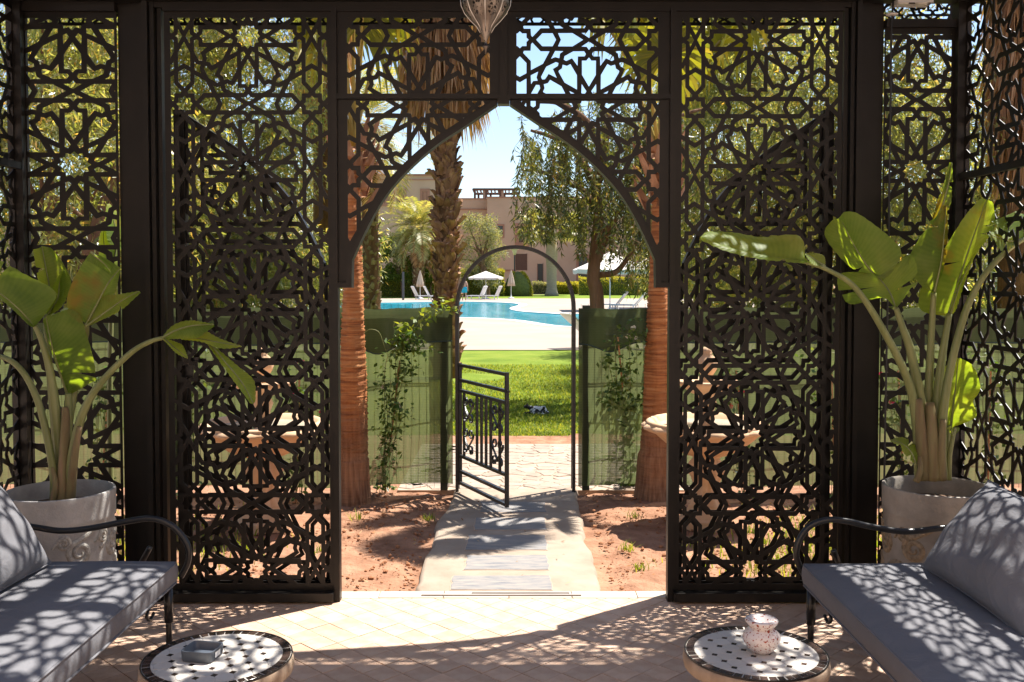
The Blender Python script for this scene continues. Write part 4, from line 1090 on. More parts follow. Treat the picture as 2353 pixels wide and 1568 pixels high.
# ribbed ashtray
q = gz(466, 1512, HT)
t = thing('ashtray', 'dark slate ribbed rectangular ashtray on left mosaic table', 'ashtray', (q.x, q.y, HT+.001))
def rrect(w, h, r, n=96, rip=0):
    out = []
    for k in range(n):
        a = 2*math.pi*k/n; e = 7.0
        ca, sa = math.cos(a), math.sin(a)
        rad = (abs(ca/(w/2))**e + abs(sa/(h/2))**e)**(-1/e)
        rad *= 1 + rip*(1 if k % 2 else -1)
        out.append((rad*ca, rad*sa))
    return out
rings = [(.098, .088, .0, .012), (.104, .093, .003, .012), (.108, .097, .030, .012), (.109, .098, .033, 0), (.1085, .0975, .036, 0), (.103, .092, .0365, 0), (.098, .087, .033, 0), (.088, .078, .010, 0), (.06, .05, .0085, 0), (.004, .004, .0085, 0)]
rows = []; ang = R(-10)
for (w, h, z, rip) in rings:
    rr = [(a*math.cos(ang) - b*math.sin(ang), a*math.sin(ang) + b*math.cos(ang)) for a, b in rrect(w, h, .01, 120, rip)]
    rows.append([(q.x + a, q.y + b, HT + .001 + z) for a, b in rr + rr[:1]])
MB().grid(rows).build('tray', M['ashtray'], t, 'auto')
ca, sa = math.cos(ang), math.sin(ang)
MB().add([(q.x + x*ca - y*sa, q.y + x*sa + y*ca, HT + z) for x, y, z in ((.0553, -.022, .012), (.0553, .012, .012), (.0563, .012, .030), (.0563, -.022, .030))], [(0,1,2,3)]).build('price_label', M['paper'], t)

# ------------------------------------------------------------------ lantern
lc = at(1116.5, 0, -1.34)
lt = thing('hanging_lantern', 'pierced silver metal lantern hanging over the doorway', 'lantern', (lc.x, -1.34, 2.6))
zt = lambda py: at(1116.5, py, -1.34).z
sc_ = (DC - 1.34)/F
prof = [(.004, zt(124)), (.0045, zt(112)), (.011, zt(109)), (.011, zt(106)), (.005, zt(104)), (.0045, zt(96)), (.008, zt(91)), (12*sc_, zt(76)), (20*sc_, zt(62)), (34*sc_, zt(48)), (47*sc_, zt(32)), (55*sc_, zt(14)), (56.5*sc_, zt(2)), (54*sc_, zt(-12)), (44*sc_, zt(-32)), (30*sc_, zt(-46)), (26*sc_, zt(-52)), (.03, zt(-60)), (.045, zt(-75)), (.03, zt(-95)), (.008, zt(-112))]
def facet(r, z, a):
    k = (a*8/(2*math.pi) + .5) % 1; return r*(1 - .075*math.sin(math.pi*k)**1.5) if r > .012 else r
body = MB().lathe(prof, (lc.x, -1.34, 0), 64, True, True, facet)
# the piercings follow the lantern's own axis
me = body.mesh('shell', M['lantern'], True)
for v in me.vertices: v.co.x -= lc.x; v.co.y += 1.34
sh = link('shell', me); sh.parent = lt; sh.location = (0, 0, -2.6)
for k in range(8):
    a = 2*math.pi*(k+.5)/8 + math.pi/8*0
    pts = [(lc.x + (r*1.006+.0005)*math.cos(a+math.pi/8), -1.34 + (r*1.006+.0005)*math.sin(a+math.pi/8), z) for r, z in prof[7:16]]
    MB().tube(pts, .0017, 6).build('seam', M['steel'], lt, True)
MB().tube([(lc.x, -1.34, zt(-112)), (lc.x, -1.34, 3.42)], .004, 8).build('chain', M['iron'], lt)

# ------------------------------------------------------------------ pots and the big-leaved plants
M['potLr'] = simple('rough_relief_pale', two((0.40, 0.375, 0.33), .35), .95, 60, .8, .006)
M['potRr'] = simple('rough_relief_brown', two((0.30, 0.225, 0.145), .35), .95, 60, .8, .006)
M['potL'] = mk_pot('pot_cement_grey', (0.40, 0.385, 0.365), 0.01)
M['potR'] = mk_pot('pot_cement_brown', (0.30, 0.265, 0.225), 0.01)
def planter(cx, cy, H, r, m, label):
    t = thing('plant_pot', label, 'pot', (cx, cy, 0), 'tall cement planters')
    me = MB().lathe([(.001, .001), (r*.90, .001), (r*.93, .02), (r*.955, .2), (r*.965, H*.62), (r*.965, H*.80), (r*.985, H*.815), (r*.99, H*.83), (r*.995, H*.95), (r, H*.985), (r*.99, H), (r*.955, H*1.003), (r*.925, H*.985), (r*.90, H*.90), (r*.885, H*.86), (.001, H*.86)], (0, 0, 0), 64).mesh('pot_body', M[m], 'auto')
    o = link('pot_body', me); o.parent = t
    rg = random.Random(m)
    def surf(a, z, d=0.0):
        q = z/H; rr_ = r*(.93 + .03*min(1, q/.4)) + d
        return Vector((rr_*math.cos(a), rr_*math.sin(a), z))
    def ribbon(pts, w):
        rows = []
        for i, (a, z) in enumerate(pts):
            a0, z0 = pts[max(i-1, 0)]; a1, z1 = pts[min(i+1, len(pts)-1)]; ta, tz = (a1-a0)*r, z1-z0; L_ = math.hypot(ta, tz) or 1
            na, nz = -tz/L_/r, ta/L_; ww = w*(.25 + .75*math.sin(math.pi*min(1, .12 + .88*i/(len(pts)-1)))) 
            cl = lambda zz: min(max(zz, .015), H*.785)
            rows.append([surf(a + na*ww*k, cl(z + nz*ww*k), d) for k, d in ((-1, -.002), (-.7, .0075), (0, .0095), (.7, .0075), (1, -.002))])
        o2 = link('relief_scroll', MB().grid(rows).mesh('relief_scroll', M[m + 'r'], True)); o2.parent = o
    def scroll(a0, z0, sz, d, flip, w):
        pts = []
        for k in range(9):
            f = 1 - k/9; pts.append((a0 + (sz*math.cos(flip) + d*sz*2.0*f*f*math.sin(flip + .5*f))/r, z0 + sz*math.sin(flip) - d*sz*2.0*f*math.cos(flip + .5*f)))
        for k in range(30):
            f = k/29; th = d*(3.6*math.pi*f**.85) + flip; q = sz*(1-.85*f); pts.append((a0 + q*math.cos(th)/r, z0 + q*math.sin(th)))
        ribbon(pts, w)
    for k in range(8):
        a = 2*math.pi*k/8; j = rg.uniform(-.06, .06)
        scroll(a + j, H*.62, .055, 1 if k % 2 else -1, math.pi*.5, .016); scroll(a + .38 + j, H*.40, .075, -1 if k % 2 else 1, -math.pi*.4, .022)
        scroll(a + .1, H*.17, .055, 1 if k % 2 else -1, 1.0, .018); scroll(a + .5, H*.70, .030, -1, 2.0, .010); scroll(a + .2, H*.30, .028, 1, 2.6, .010)
    b = link('potting_soil', MB().lathe([(r*.895, H*.875), (r*.6, H*.885), (r*.3, H*.89), (.001, H*.895)], (0, 0, 0), 40, False).mesh('potting_soil', M['potsoil'], True)); b.parent = t
    return t
PL = at(137, 1128, -.37); PRt = at(2157, 1118, -.37)
planter(PL.x, -.37, .655, .247, 'potL', 'grey cement planter with swirling relief in the left corner')
planter(PRt.x, -.37, .675, .25, 'potR', 'brownish cement planter with engraved scrolls in the right corner')

def blade(name, root, mid, left, right, par, wav=.0016, nk=5, m='strel', fold=.0):
    """A leaf blade lofted between its left edge, midrib and right edge."""
    n = 44
    def samp(pts):
        c = cr(pts, 10); L = [0]
        for a, b in zip(c, c[1:]): L.append(L[-1] + (b-a).length)
        out = []; k = 0
        for i in range(n+1):
            s = L[-1]*i/n
            while k < len(L)-2 and L[k+1] < s: k += 1
            f = (s - L[k])/max(L[k+1]-L[k], 1e-9); out.append(c[k].lerp(c[k+1], min(max(f, 0), 1)))
        return out
    A, Bm, Cc = samp(left), samp(mid), samp(right)
    rows = []; vein = []
    for i in range(n+1):
        r = []
        nrm = (A[i]-Cc[i]).cross(Bm[min(i+1, n)]-Bm[max(i-1, 0)])
        nrm = nrm.normalized() if nrm.length > 1e-9 else Vector((0, -1, 0))
        for k in range(nk): 
            f = k/nk; r.append(A[i].lerp(Bm[i], f) + nrm*(wav*math.sin(i*1.9)*(1-f) + fold*math.sin(f*math.pi))); vein.append(i/n - .35*(1-f)*.35)
        r.append(Bm[i]); vein.append(i/n)
        for k in range(1, nk+1):
            f = k/nk; r.append(Bm[i].lerp(Cc[i], f) + nrm*(wav*math.sin(i*1.7+1)*f + fold*math.sin(f*math.pi))); vein.append(i/n - .35*f*.35)
        rows.append(r)
    # a few splits run in from the edge, as wind tears these leaves along their veins
    rs_ = random.Random(int(abs(mid[0].x)*1e5 + len(mid)*77 + abs(mid[-1].z)*1e4)); W_ = nk*2 + 1
    Ls = (Bm[-1]-Bm[0]).length; cuts = []
    if Ls > .16:
        for sd_ in (0, 1):
            for _ in range(rs_.choice((0, 1, 1, 2))): cuts.append((rs_.randrange(10, n-6), sd_))
    g_ = MB(); vein2 = []; start = 0
    seg = sorted(set(c for c, _ in cuts)); bounds = [0] + seg + [n]
    for q in range(len(bounds)-1):
        i0, i1 = bounds[q], bounds[q+1]; part = []
        for i in range(i0, i1+1):
            r = list(rows[i])
            for (c_, sd_) in cuts:
                w_ = -1 if i <= c_ and i1 == c_ else 1 if i >= c_ and i0 == c_ else 0
                fade = max(0, 1 - abs(i-c_)/4)
                if w_ and fade > 0:
                    t_ = (Bm[min(c_+1, n)] - Bm[c_-1]).normalized()
                    for k in range(W_):
                        e_ = (1 - k/nk if k < nk else 0) if sd_ == 0 else ((k-nk)/nk if k > nk else 0)
                        if e_ > .25: r[k] = r[k] + t_*(w_*fade*.014*((e_-.25)/.75)**1.3)
            part.append(r); vein2 += vein[i*W_:(i+1)*W_]
        if len(part) > 1: g_.grid(part)
    vein = vein2
    me = g_.mesh(name, M[m], True)
    a = me.attributes.new('vein', 'FLOAT', 'POINT'); a.data.foreach_set('value', vein)
    o = link(name, me, par)
    MB().tube(Bm, [.0065*(1 - .75*i/n) for i in range(n+1)], 6).build('midrib', M['stalk'], o, True)
    return o
def stalk(par, pts, r0, r1, m='stalk'):
    c = cr(pts, 7); n = len(c)
    return MB().tube(c, [r0 + (r1-r0)*(i/(n-1))**.7 for i in range(n)], 10).build('leaf_stalk', M[m], par, True)
def ZL(p): return at(p[0]*.40299, 517 + p[1]*.40299, p[2])
def ZR(p): return at(1551 + p[0]*.4762, 344.7 + p[1]*.4762, p[2])
def lv(Z, par, mid, l, r, **k): return blade('leaf', None, [Z(p) for p in mid], [Z(p) for p in l], [Z(p) for p in r], par, **k)
bl = thing('big_leaved_plant', 'tall broad leaved plant growing in the left grey planter', 'plant', (PL.x, -.37, .57), 'broad leaved potted plants')
y0 = -.37
for pts, r0, r1 in (
    ([(310,1575,y0-.03),(305,1400,y0-.05),(240,1080,y0-.06),(170,900,y0-.06),(90,795,y0-.05),(0,750,y0-.02),(-90,745,y0)], .022, .010),
    ([(345,1580,y0),(340,1330,y0),(318,1050,y0-.02),(285,830,y0-.02),(240,660,y0-.02),(200,575,y0-.03)], .033, .011),
    ([(375,1575,y0-.02),(378,1300,y0-.02),(392,1060,y0),(390,960,y0)], .03, .014),
    ([(395,1575,y0-.03),(410,1350,y0-.05),(455,1130,y0-.08),(520,980,y0-.10),(620,850,y0-.12),(760,720,y0-.14),(860,665,y0-.15),(930,645,y0-.16)], .027, .009),
    ([(365,1575,y0+.05),(370,1300,y0+.06),(410,1020,y0+.12),(462,760,y0+.13),(492,620,y0+.05),(495,570,y0-.13)], .028, .011),
    ([(350,1575,y0+.06),(330,1300,y0+.07),(290,900,y0+.08),(262,520,y0+.08)], .03, .012)):
    stalk(bl, [ZL(p) for p in pts], r0, r1)
for pts, r in (([(300,1578,y0-.07),(318,1480,y0-.08),(300,1380,y0-.06)], .018), ([(360,1578,y0-.045),(362,1400,y0-.05),(375,1120,y0-.05),(372,1040,y0-.04)], .03), ([(400,1575,y0-.05),(425,1330,y0-.09),(455,1150,y0-.10)], .024)):
    c = [ZL(p) for p in pts]; MB().tube(cr(c, 5), [r*(1-.55*i/(5*(len(c)-1))) for i in range(5*(len(c)-1)+1)], 10).build('leaf_sheath', M['sheath'], bl, True)
lv(ZL, bl, [(203,575,y0-.03),(100,470,y0-.06),(0,388,y0-.08),(-140,290,y0-.08)], [(210,568,y0-.03),(270,492,y0-.12),(318,382,y0-.17),(150,285,y0-.18),(0,205,y0-.18),(-140,180,y0-.12)], [(200,580,y0-.03),(95,480,y0-.02),(0,400,y0+.02),(-140,310,y0+.02)], fold=.02)
lv(ZL, bl, [(262,520,y0+.08),(285,380,y0+.09),(262,240,y0+.09),(240,120,y0+.1)], [(258,520,y0+.08),(225,360,y0+.06),(205,240,y0+.06),(190,140,y0+.08)], [(270,525,y0+.08),(345,470,y0+.03),(408,335,y0+.02),(345,195,y0+.05),(290,130,y0+.08)], fold=.015)
lv(ZL, bl, [(268,520,y0+.02),(330,420,y0+.03),(340,330,y0+.03),(355,265,y0+.03)], [(262,515,y0+.02),(275,430,y0),(300,360,y0),(350,262,y0+.02)], [(275,520,y0+.02),(350,470,y0-.03),(410,335,y0-.04),(360,262,y0)], fold=.012)
lv(ZL, bl, [(492,572,y0-0.14),(560,440,y0-0.14),(620,330,y0-0.15),(688,245,y0-0.15)], [(485,560,y0-0.14),(385,470,y0-0.20),(412,330,y0-0.21),(500,180,y0-0.20),(530,155,y0-0.19)], [(495,575,y0-0.14),(590,470,y0-0.11),(655,390,y0-0.10),(690,245,y0-0.12)], fold=.015)
lv(ZL, bl, [(520,155,y0-0.20),(560,190,y0-0.20),(600,225,y0-0.18),(635,270,y0-0.17)], [(505,160,y0-0.20),(540,170,y0-0.21),(590,200,y0-0.21),(640,240,y0-0.20)], [(495,205,y0-0.20),(540,225,y0-0.18),(590,260,y0-0.16),(632,290,y0-0.15)])
lv(ZL, bl, [(497,575,y0-0.15),(600,500,y0-0.16),(700,430,y0-0.16),(795,378,y0-0.17)], [(495,570,y0-0.15),(560,420,y0-0.12),(690,395,y0-0.13),(795,376,y0-0.16)], [(500,577,y0-0.15),(640,515,y0-0.20),(720,465,y0-0.22),(797,380,y0-0.18)], fold=.01)
lv(ZL, bl, [(388,978,y0+.08),(345,850,y0+.02),(300,700,y0-.08),(262,520,y0-.16)], [(386,980,y0+.08),(320,800,y0+.03),(270,640,y0-.06),(245,540,y0-.14)], [(392,972,y0+.08),(510,905,y0+.06),(548,850,y0+.02),(500,640,y0-.1),(430,485,y0-.2),(286,520,y0-.17)], fold=.012)
lv(ZL, bl, [(925,645,y0-.16),(1010,600,y0-.18),(1100,575,y0-.2),(1222,568,y0-.2)], [(925,640,y0-.16),(985,575,y0-.12),(1080,545,y0-.1),(1222,566,y0-.18)], [(925,650,y0-.16),(1040,650,y0-.24),(1140,640,y0-.27),(1222,570,y0-.22)], fold=.01)
lv(ZL, bl, [(1030,640,y0-.18),(1130,650,y0-.2),(1240,670,y0-.2),(1380,693,y0-.2)], [(1050,640,y0-.18),(1130,590,y0-.14),(1260,650,y0-.15),(1380,691,y0-.18)], [(1035,655,y0-.18),(1150,668,y0-.25),(1260,705,y0-.26),(1375,697,y0-.22)])
lv(ZL, bl, [(1190,670,y0-.19),(1290,790,y0-.21),(1380,900,y0-.22),(1447,1022,y0-.22)], [(1200,672,y0-.19),(1370,815,y0-.15),(1450,890,y0-.16),(1458,1010,y0-.2)], [(1185,675,y0-.2),(1270,800,y0-.27),(1340,900,y0-.28),(1420,1000,y0-.25)], fold=.008)
lv(ZL, bl, [(930,645,y0-.16),(980,690,y0-.18),(1020,720,y0-.19),(1072,762,y0-.2)], [(935,640,y0-.16),(1010,670,y0-.13),(1045,690,y0-.14),(1074,760,y0-.18)], [(928,650,y0-.17),(965,690,y0-.22),(1010,735,y0-.23),(1070,763,y0-.21)])

br = thing('big_leaved_plant', 'tall broad leaved plant growing in the right brownish planter', 'plant', (PRt.x, -.37, .59), 'broad leaved potted plants')
for pts, r0, r1 in (
    ([(1190,1590,y0-.02),(1165,1300,y0-.04),(1120,1100,y0-.06),(1000,860,y0-.12),(870,665,y0-.16),(740,580,y0-.2),(640,545,y0-.22)], .028, .008),
    ([(1215,1590,y0),(1190,1250,y0),(1140,980,y0-.01),(1100,860,y0-.02),(1068,765,y0-.02)], .033, .012),
    ([(1235,1590,y0+.03),(1225,1250,y0+.04),(1235,950,y0+.04),(1250,690,y0+.03)], .03, .012),
    ([(1265,1590,y0),(1265,1250,y0),(1290,1000,y0+.02),(1325,790,y0+.04)], .032, .013),
    ([(1290,1590,y0-.04),(1290,1330,y0-.05),(1325,1080,y0-.07),(1400,790,y0-.08),(1490,610,y0-.08),(1600,490,y0-.06),(1700,420,y0-.04)], .026, .010),
    ([(1320,1590,y0-.03),(1325,1480,y0-.05),(1340,1400,y0-.05),(1352,1340,y0-.04)], .016, .008),
    ([(1310,1590,y0+.08),(1315,1450,y0+.09),(1325,1330,y0+.1)], .014, .008),
    ([(1170,1590,y0-.08),(1160,1510,y0-.1)], .012, .008)):
    stalk(br, [ZR(p) for p in pts], r0, r1)
for pts, r in (([(1195,1590,y0-.05),(1190,1400,y0-.06),(1175,1200,y0-.06)], .034), ([(1240,1590,y0-.05),(1240,1400,y0-.06),(1232,1220,y0-.03)], .04), ([(1285,1590,y0-.06),(1285,1450,y0-.08),(1295,1300,y0-.07)], .026), ([(1165,1600,y0-.11),(1185,1540,y0-.12),(1180,1480,y0-.1)], .016)):
    c = [ZR(p) for p in pts]; MB().tube(cr(c, 5), [r*(1-.5*i/(5*(len(c)-1))) for i in range(5*(len(c)-1)+1)], 10).build('leaf_sheath', M['sheath'], br, True)
lv(ZR, br, [(642,547,y0-.22),(430,512,y0-.25),(250,470,y0-.26),(124,430,y0-.26)], [(628,545,y0-.22),(602,416,y0-.12),(415,420,y0-.1),(280,398,y0-.12),(160,395,y0-.18),(122,428,y0-.25)], [(640,549,y0-.22),(430,530,y0-.30),(250,490,y0-.32),(124,434,y0-.28)], fold=.012)
lv(ZR, br, [(725,562,y0-.2),(690,540,y0-.2),(660,520,y0-.2),(630,500,y0-.2)], [(727,560,y0-.2),(722,515,y0-.16),(690,500,y0-.15),(635,498,y0-.18)], [(722,566,y0-.2),(690,560,y0-.24),(660,548,y0-.25),(628,503,y0-.22)])
lv(ZR, br, [(1010,640,y0+.06),(930,560,y0+.1),(860,450,y0+.13),(800,330,y0+.15)], [(1008,625,y0+.05),(1060,570,y0-.02),(1085,470,y0-.04),(905,320,y0+.04),(825,298,y0+.1),(798,325,y0+.14)], [(1005,640,y0+.07),(870,585,y0+.22),(765,480,y0+.29),(722,395,y0+.30),(775,325,y0+.22)], fold=.012)
lv(ZR, br, [(1070,760,y0-.02),(1040,690,y0+.02),(1005,640,y0+.05),(960,590,y0+.08)], [(1073,762,y0-.02),(1168,610,y0-.1),(1130,508,y0-.06),(1010,622,y0+.03)], [(1066,762,y0-.02),(1000,712,y0+.1),(838,742,y0+.16),(788,605,y0+.24),(930,590,y0+.13)], fold=.012)
lv(ZR, br, [(1253,688,y0+.03),(1285,540,y0+.02),(1300,400,y0+.02),(1310,270,y0+.03)], [(1250,688,y0+.03),(1180,645,y0-.05),(1128,540,y0-.07),(1190,410,y0-.05),(1272,310,y0-.02),(1308,265,y0+.02)], [(1257,690,y0+.03),(1300,560,y0+.08),(1318,400,y0+.08),(1312,270,y0+.05)], fold=.015)
lv(ZR, br, [(1245,370,y0+.06),(1290,270,y0+.06),(1318,170,y0+.06),(1337,62,y0+.06)], [(1240,372,y0+.06),(1262,260,y0+.03),(1300,160,y0+.03),(1335,60,y0+.05)], [(1250,372,y0+.06),(1325,280,y0+.1),(1340,170,y0+.1),(1340,62,y0+.08)], fold=.01)
lv(ZR, br, [(1318,802,y0+.05),(1375,620,y0+.04),(1430,450,y0+.03),(1505,240,y0+.04)], [(1312,802,y0+.05),(1185,770,y0+.12),(1200,640,y0+.13),(1305,470,y0+.12),(1400,320,y0+.1),(1480,230,y0+.06)], [(1322,800,y0+.04),(1375,690,y0-.02),(1445,520,y0-.05),(1535,380,y0-.03),(1538,265,y0),(1506,236,y0+.03)], fold=.012)
lv(ZR, br, [(1335,790,y0),(1365,690,y0-.03),(1400,600,y0-.05),(1440,520,y0-.06)], [(1330,788,y0),(1355,680,y0+.02),(1390,590,y0),(1438,515,y0-.03)], [(1340,795,y0),(1362,760,y0-.08),(1400,640,y0-.1),(1445,520,y0-.09)])
lv(ZR, br, [(1680,432,y0-.04),(1620,440,y0-.05),(1570,425,y0-.05),(1512,408,y0-.05)], [(1690,440,y0-.04),(1640,375,y0+.03),(1590,370,y0+.04),(1514,404,y0-.02)], [(1675,440,y0-.04),(1590,490,y0-.1),(1560,470,y0-.12),(1510,412,y0-.08)])
lv(ZR, br, [(1690,425,y0-.04),(1680,370,y0-.04),(1665,330,y0-.04),(1640,300,y0-.04)], [(1680,430,y0-.04),(1610,400,y0-.1),(1560,370,y0-.1),(1530,345,y0-.08)], [(1760,420,y0-.04),(1740,350,y0+.03),(1700,320,y0+.02),(1645,296,y0)])
lv(ZR, br, [(1332,1338,y0+.1),(1345,1230,y0+.09),(1358,1120,y0+.09),(1368,1005,y0+.1)], [(1328,1340,y0+.1),(1240,1270,y0+.16),(1238,1130,y0+.17),(1300,1050,y0+.16),(1362,1003,y0+.12)], [(1336,1340,y0+.09),(1452,1290,y0+.0),(1440,1215,y0-.02),(1475,1150,y0-.02),(1440,1045,y0+.0),(1372,1003,y0+.08)], fold=.012)
lv(ZR, br, [(1162,1515,y0-.1),(1140,1460,y0-.11),(1100,1420,y0-.12),(1042,1402,y0-.12)], [(1168,1512,y0-.1),(1172,1440,y0-.04),(1105,1388,y0-.05),(1044,1398,y0-.1)], [(1158,1516,y0-.1),(1110,1470,y0-.17),(1080,1430,y0-.18),(1040,1406,y0-.14)])
lv(ZR, br, [(1352,1342,y0-.04),(1340,1375,y0-.06),(1335,1355,y0-.07),(1318,1345,y0-.07)], [(1352,1338,y0-.04),(1375,1345,y0-.02),(1350,1380,y0-.04),(1335,1385,y0-.06)], [(1348,1342,y0-.04),(1330,1335,y0-.08),(1318,1340,y0-.09),(1312,1350,y0-.08)])
# a dark leaved plant just outside the narrow left screen
ob = thing('dark_leaved_plant', 'dark glossy leaved plant standing outside beside the left post', 'plant', at(252, 700, .35))
stalk(ob, [at(255, 1180, .35), at(253, 900, .35), at(258, 640, .35)], .02, .012)
for mid, l, r in (
    ([(258,640,.35),(245,590,.33),(238,550,.32),(240,520,.32)], [(255,640,.35),(230,600,.28),(228,550,.27),(238,518,.3)], [(262,640,.35),(275,600,.4),(262,550,.4),(243,518,.34)]),
    ([(262,600,.35),(268,560,.36),(262,510,.36),(248,470,.36)], [(258,600,.35),(248,555,.3),(242,505,.3),(246,468,.34)], [(266,600,.35),(285,550,.42),(278,500,.42),(252,468,.38)]),
    ([(258,660,.35),(240,640,.33),(225,600,.32),(215,585,.32)], [(256,655,.35),(235,610,.38),(222,590,.37),(216,583,.34)], [(260,665,.35),(232,655,.28),(215,620,.27),(213,588,.3)])):
    lv(lambda p: at(*p), ob, mid, l, r)
# ------------------------------------------------------------------ garden gate and mesh fence
YF = 2.52
gt = thing('garden_gate', 'black wrought iron arched gateway with its low gate standing open', 'gate', (.03, YF, 0))
gl, gr = -.425, .478
hoops = []
for dy, nm in ((0, 0), (.13, 1)):
    pts = [(gl, YF + dy, -.02), (gl, YF + dy, 1.42)]
    cxg = (gl+gr)/2; rg_ = (gr-gl)/2
    for k in range(33):
        a = math.pi - math.pi*k/32
        pts.append((cxg + rg_*math.cos(a), YF + dy, 1.42 + rg_*1.045*math.sin(a)))
    pts += [(gr, YF + dy, 1.42), (gr, YF + dy, -.02)]
    mb = MB()
    # square tube bent into an arch
    rows = []
    for i, p in enumerate(pts):
        q0 = Vector(pts[max(i-1, 0)]); q1 = Vector(pts[min(i+1, len(pts)-1)]); t_ = (q1-q0).normalized(); nn = Vector((-t_.z, 0, t_.x))
        p = Vector(p); w = .0125; e = Vector((0, .0125, 0))
        rows.append([p + nn*w - e, p + nn*w + e, p - nn*w + e, p - nn*w - e, p + nn*w - e])
    mb.grid(rows); mb.build('arch_bar', M['gate'], gt)
for k in (3, 10, 16, 22, 29):
    a = math.pi - math.pi*k/32
    p = Vector((cxg + rg_*math.cos(a), YF + .013, 1.42 + rg_*1.045*math.sin(a)))
    MB().bar(p, p + Vector((0, .105, 0)), .016).build('arch_spacer', M['gate'], gt)
def spiral(c, r0, turns, a0, dirn, ax, n=18):
    """Points of a flat scroll in the plane of ax (horizontal direction) and z."""
    out = []
    for k in range(n+1):
        t = k/n; r = r0*(1-.72*t); a = a0 + dirn*turns*2*math.pi*t
        out.append(Vector(c) + Vector(ax)*(r*math.cos(a)) + Vector((0, 0, 1))*(r*math.sin(a)))
    return out
def scroll_column(o, ax, z0, z1, w, par):
    """One S-scroll pair of flat bar on each side of a bar, as in the photo's gate."""
    ax = Vector(ax).normalized(); nrm = ax.cross(Vector((0, 0, 1)))
    for s in (-1, 1):
        for (a, b) in ((z0, (z0+z1)/2), ((z0+z1)/2, z1)):
            h = b - a
            pts = spiral((o[0] + ax.x*s*w*.42, o[1] + ax.y*s*w*.42, b - w*.45), w*.38, 1.1, math.pi*(0.0 if s > 0 else 1.0), 1 if s < 0 else -1, ax)[::-1]
            low = spiral((o[0] + ax.x*s*w*.42, o[1] + ax.y*s*w*.42, a + w*.45), w*.38, 1.1, math.pi*(1.0 if s > 0 else 0.0), 1 if s < 0 else -1, ax)
            mid = [Vector((o[0] + ax.x*s*w*(.70+.1), o[1] + ax.y*s*w*.8, b - h*.33)), Vector((o[0] + ax.x*s*w*.45, o[1] + ax.y*s*w*.45, (a+b)/2)), Vector((o[0] + ax.x*s*w*.08, o[1] + ax.y*s*w*.08, a + h*.33))]
            c = cr(pts + mid + low, 3)
            rows = [[p - nrm*.006, p + nrm*.006] for p in c]
            mb = MB(); mb.grid(rows)
            rows2 = []
            for i, p in enumerate(c):
                t_ = (c[min(i+1, len(c)-1)] - c[max(i-1, 0)]).normalized(); q = t_.cross(nrm)*.003
                rows2.append([p - nrm*.007 + q, p + nrm*.007 + q, p + nrm*.007 - q, p - nrm*.007 - q, p - nrm*.007 + q])
            mb = MB(); mb.grid(rows2); mb.build('scroll', M['gate'], par)
        for zz in (z0 + w*.45, z1 - w*.45):
            MB().tube([Vector((o[0] + ax.x*s*w*.42, o[1] + ax.y*s*w*.42, zz)) - nrm*.012, Vector((o[0] + ax.x*s*w*.42, o[1] + ax.y*s*w*.42, zz)) + nrm*.012], .011, 8).build('scroll_eye', M['gate'], par)
# narrow scroll panels filling the depth of each side of the arch
for x in (gl, gr):
    sp = MB()
    for z in (.30, .98, 1.40): sp.box(x-.01, x+.01, YF + .013, YF + .117, z-.008, z+.008)
    sp.box(x-.006, x+.006, YF + .058, YF + .070, .02, .98)
    for yy in (.035, .065, .095): sp.box(x-.005, x+.005, YF + yy-.005, YF + yy+.005, .99, 1.40)
    so_ = sp.build('side_panel', M['gate'], gt)
    scroll_column((x, YF + .064, 0), (0, 1, 0), .32, .96, .062, so_)
# the gate leaf, swung in towards the pavilion
hg = Vector((-.405, YF - .015, 0)); e_ = gz(1165, 1176, 0.03); ex = Vector((e_.x - hg.x, e_.y - hg.y, 0)).normalized(); wl = .845
leaf = MB()
Q = lambda s, z: (hg.x + ex.x*s, hg.y + ex.y*s, z)
for s in (.012, wl-.012): leaf.bar(Q(s, .06), Q(s, 1.0), .024, .024, ex)
for z in (.985, .87, .79, .285, .165, .075): leaf.bar(Q(.024, z), Q(wl-.024, z), .024, .022)
lf = leaf.build('gate_leaf', M['gate'], gt)
for s in (.09, .33, .41, .49, .57, .72): MB().bar(Q(s, .297), Q(s, .778), .017, .017, ex).build('upright_bar', M['gate'], lf)
for s in (.17, .64): pass
scroll_column(Q(.17, 0), ex, .30, .775, .115, lf); scroll_column(Q(.68, 0), ex, .30, .775, .115, lf)
MB().tube([Q(wl, .87), Q(wl+.02, .87)], .010, 8).build('latch', M['gate'], lf)
for z in (.80, .14): MB().tube([(gl+.012, YF-.012, z-.04), (gl+.012, YF-.012, z+.04)], .011, 8).build('hinge', M['gate'], gt)

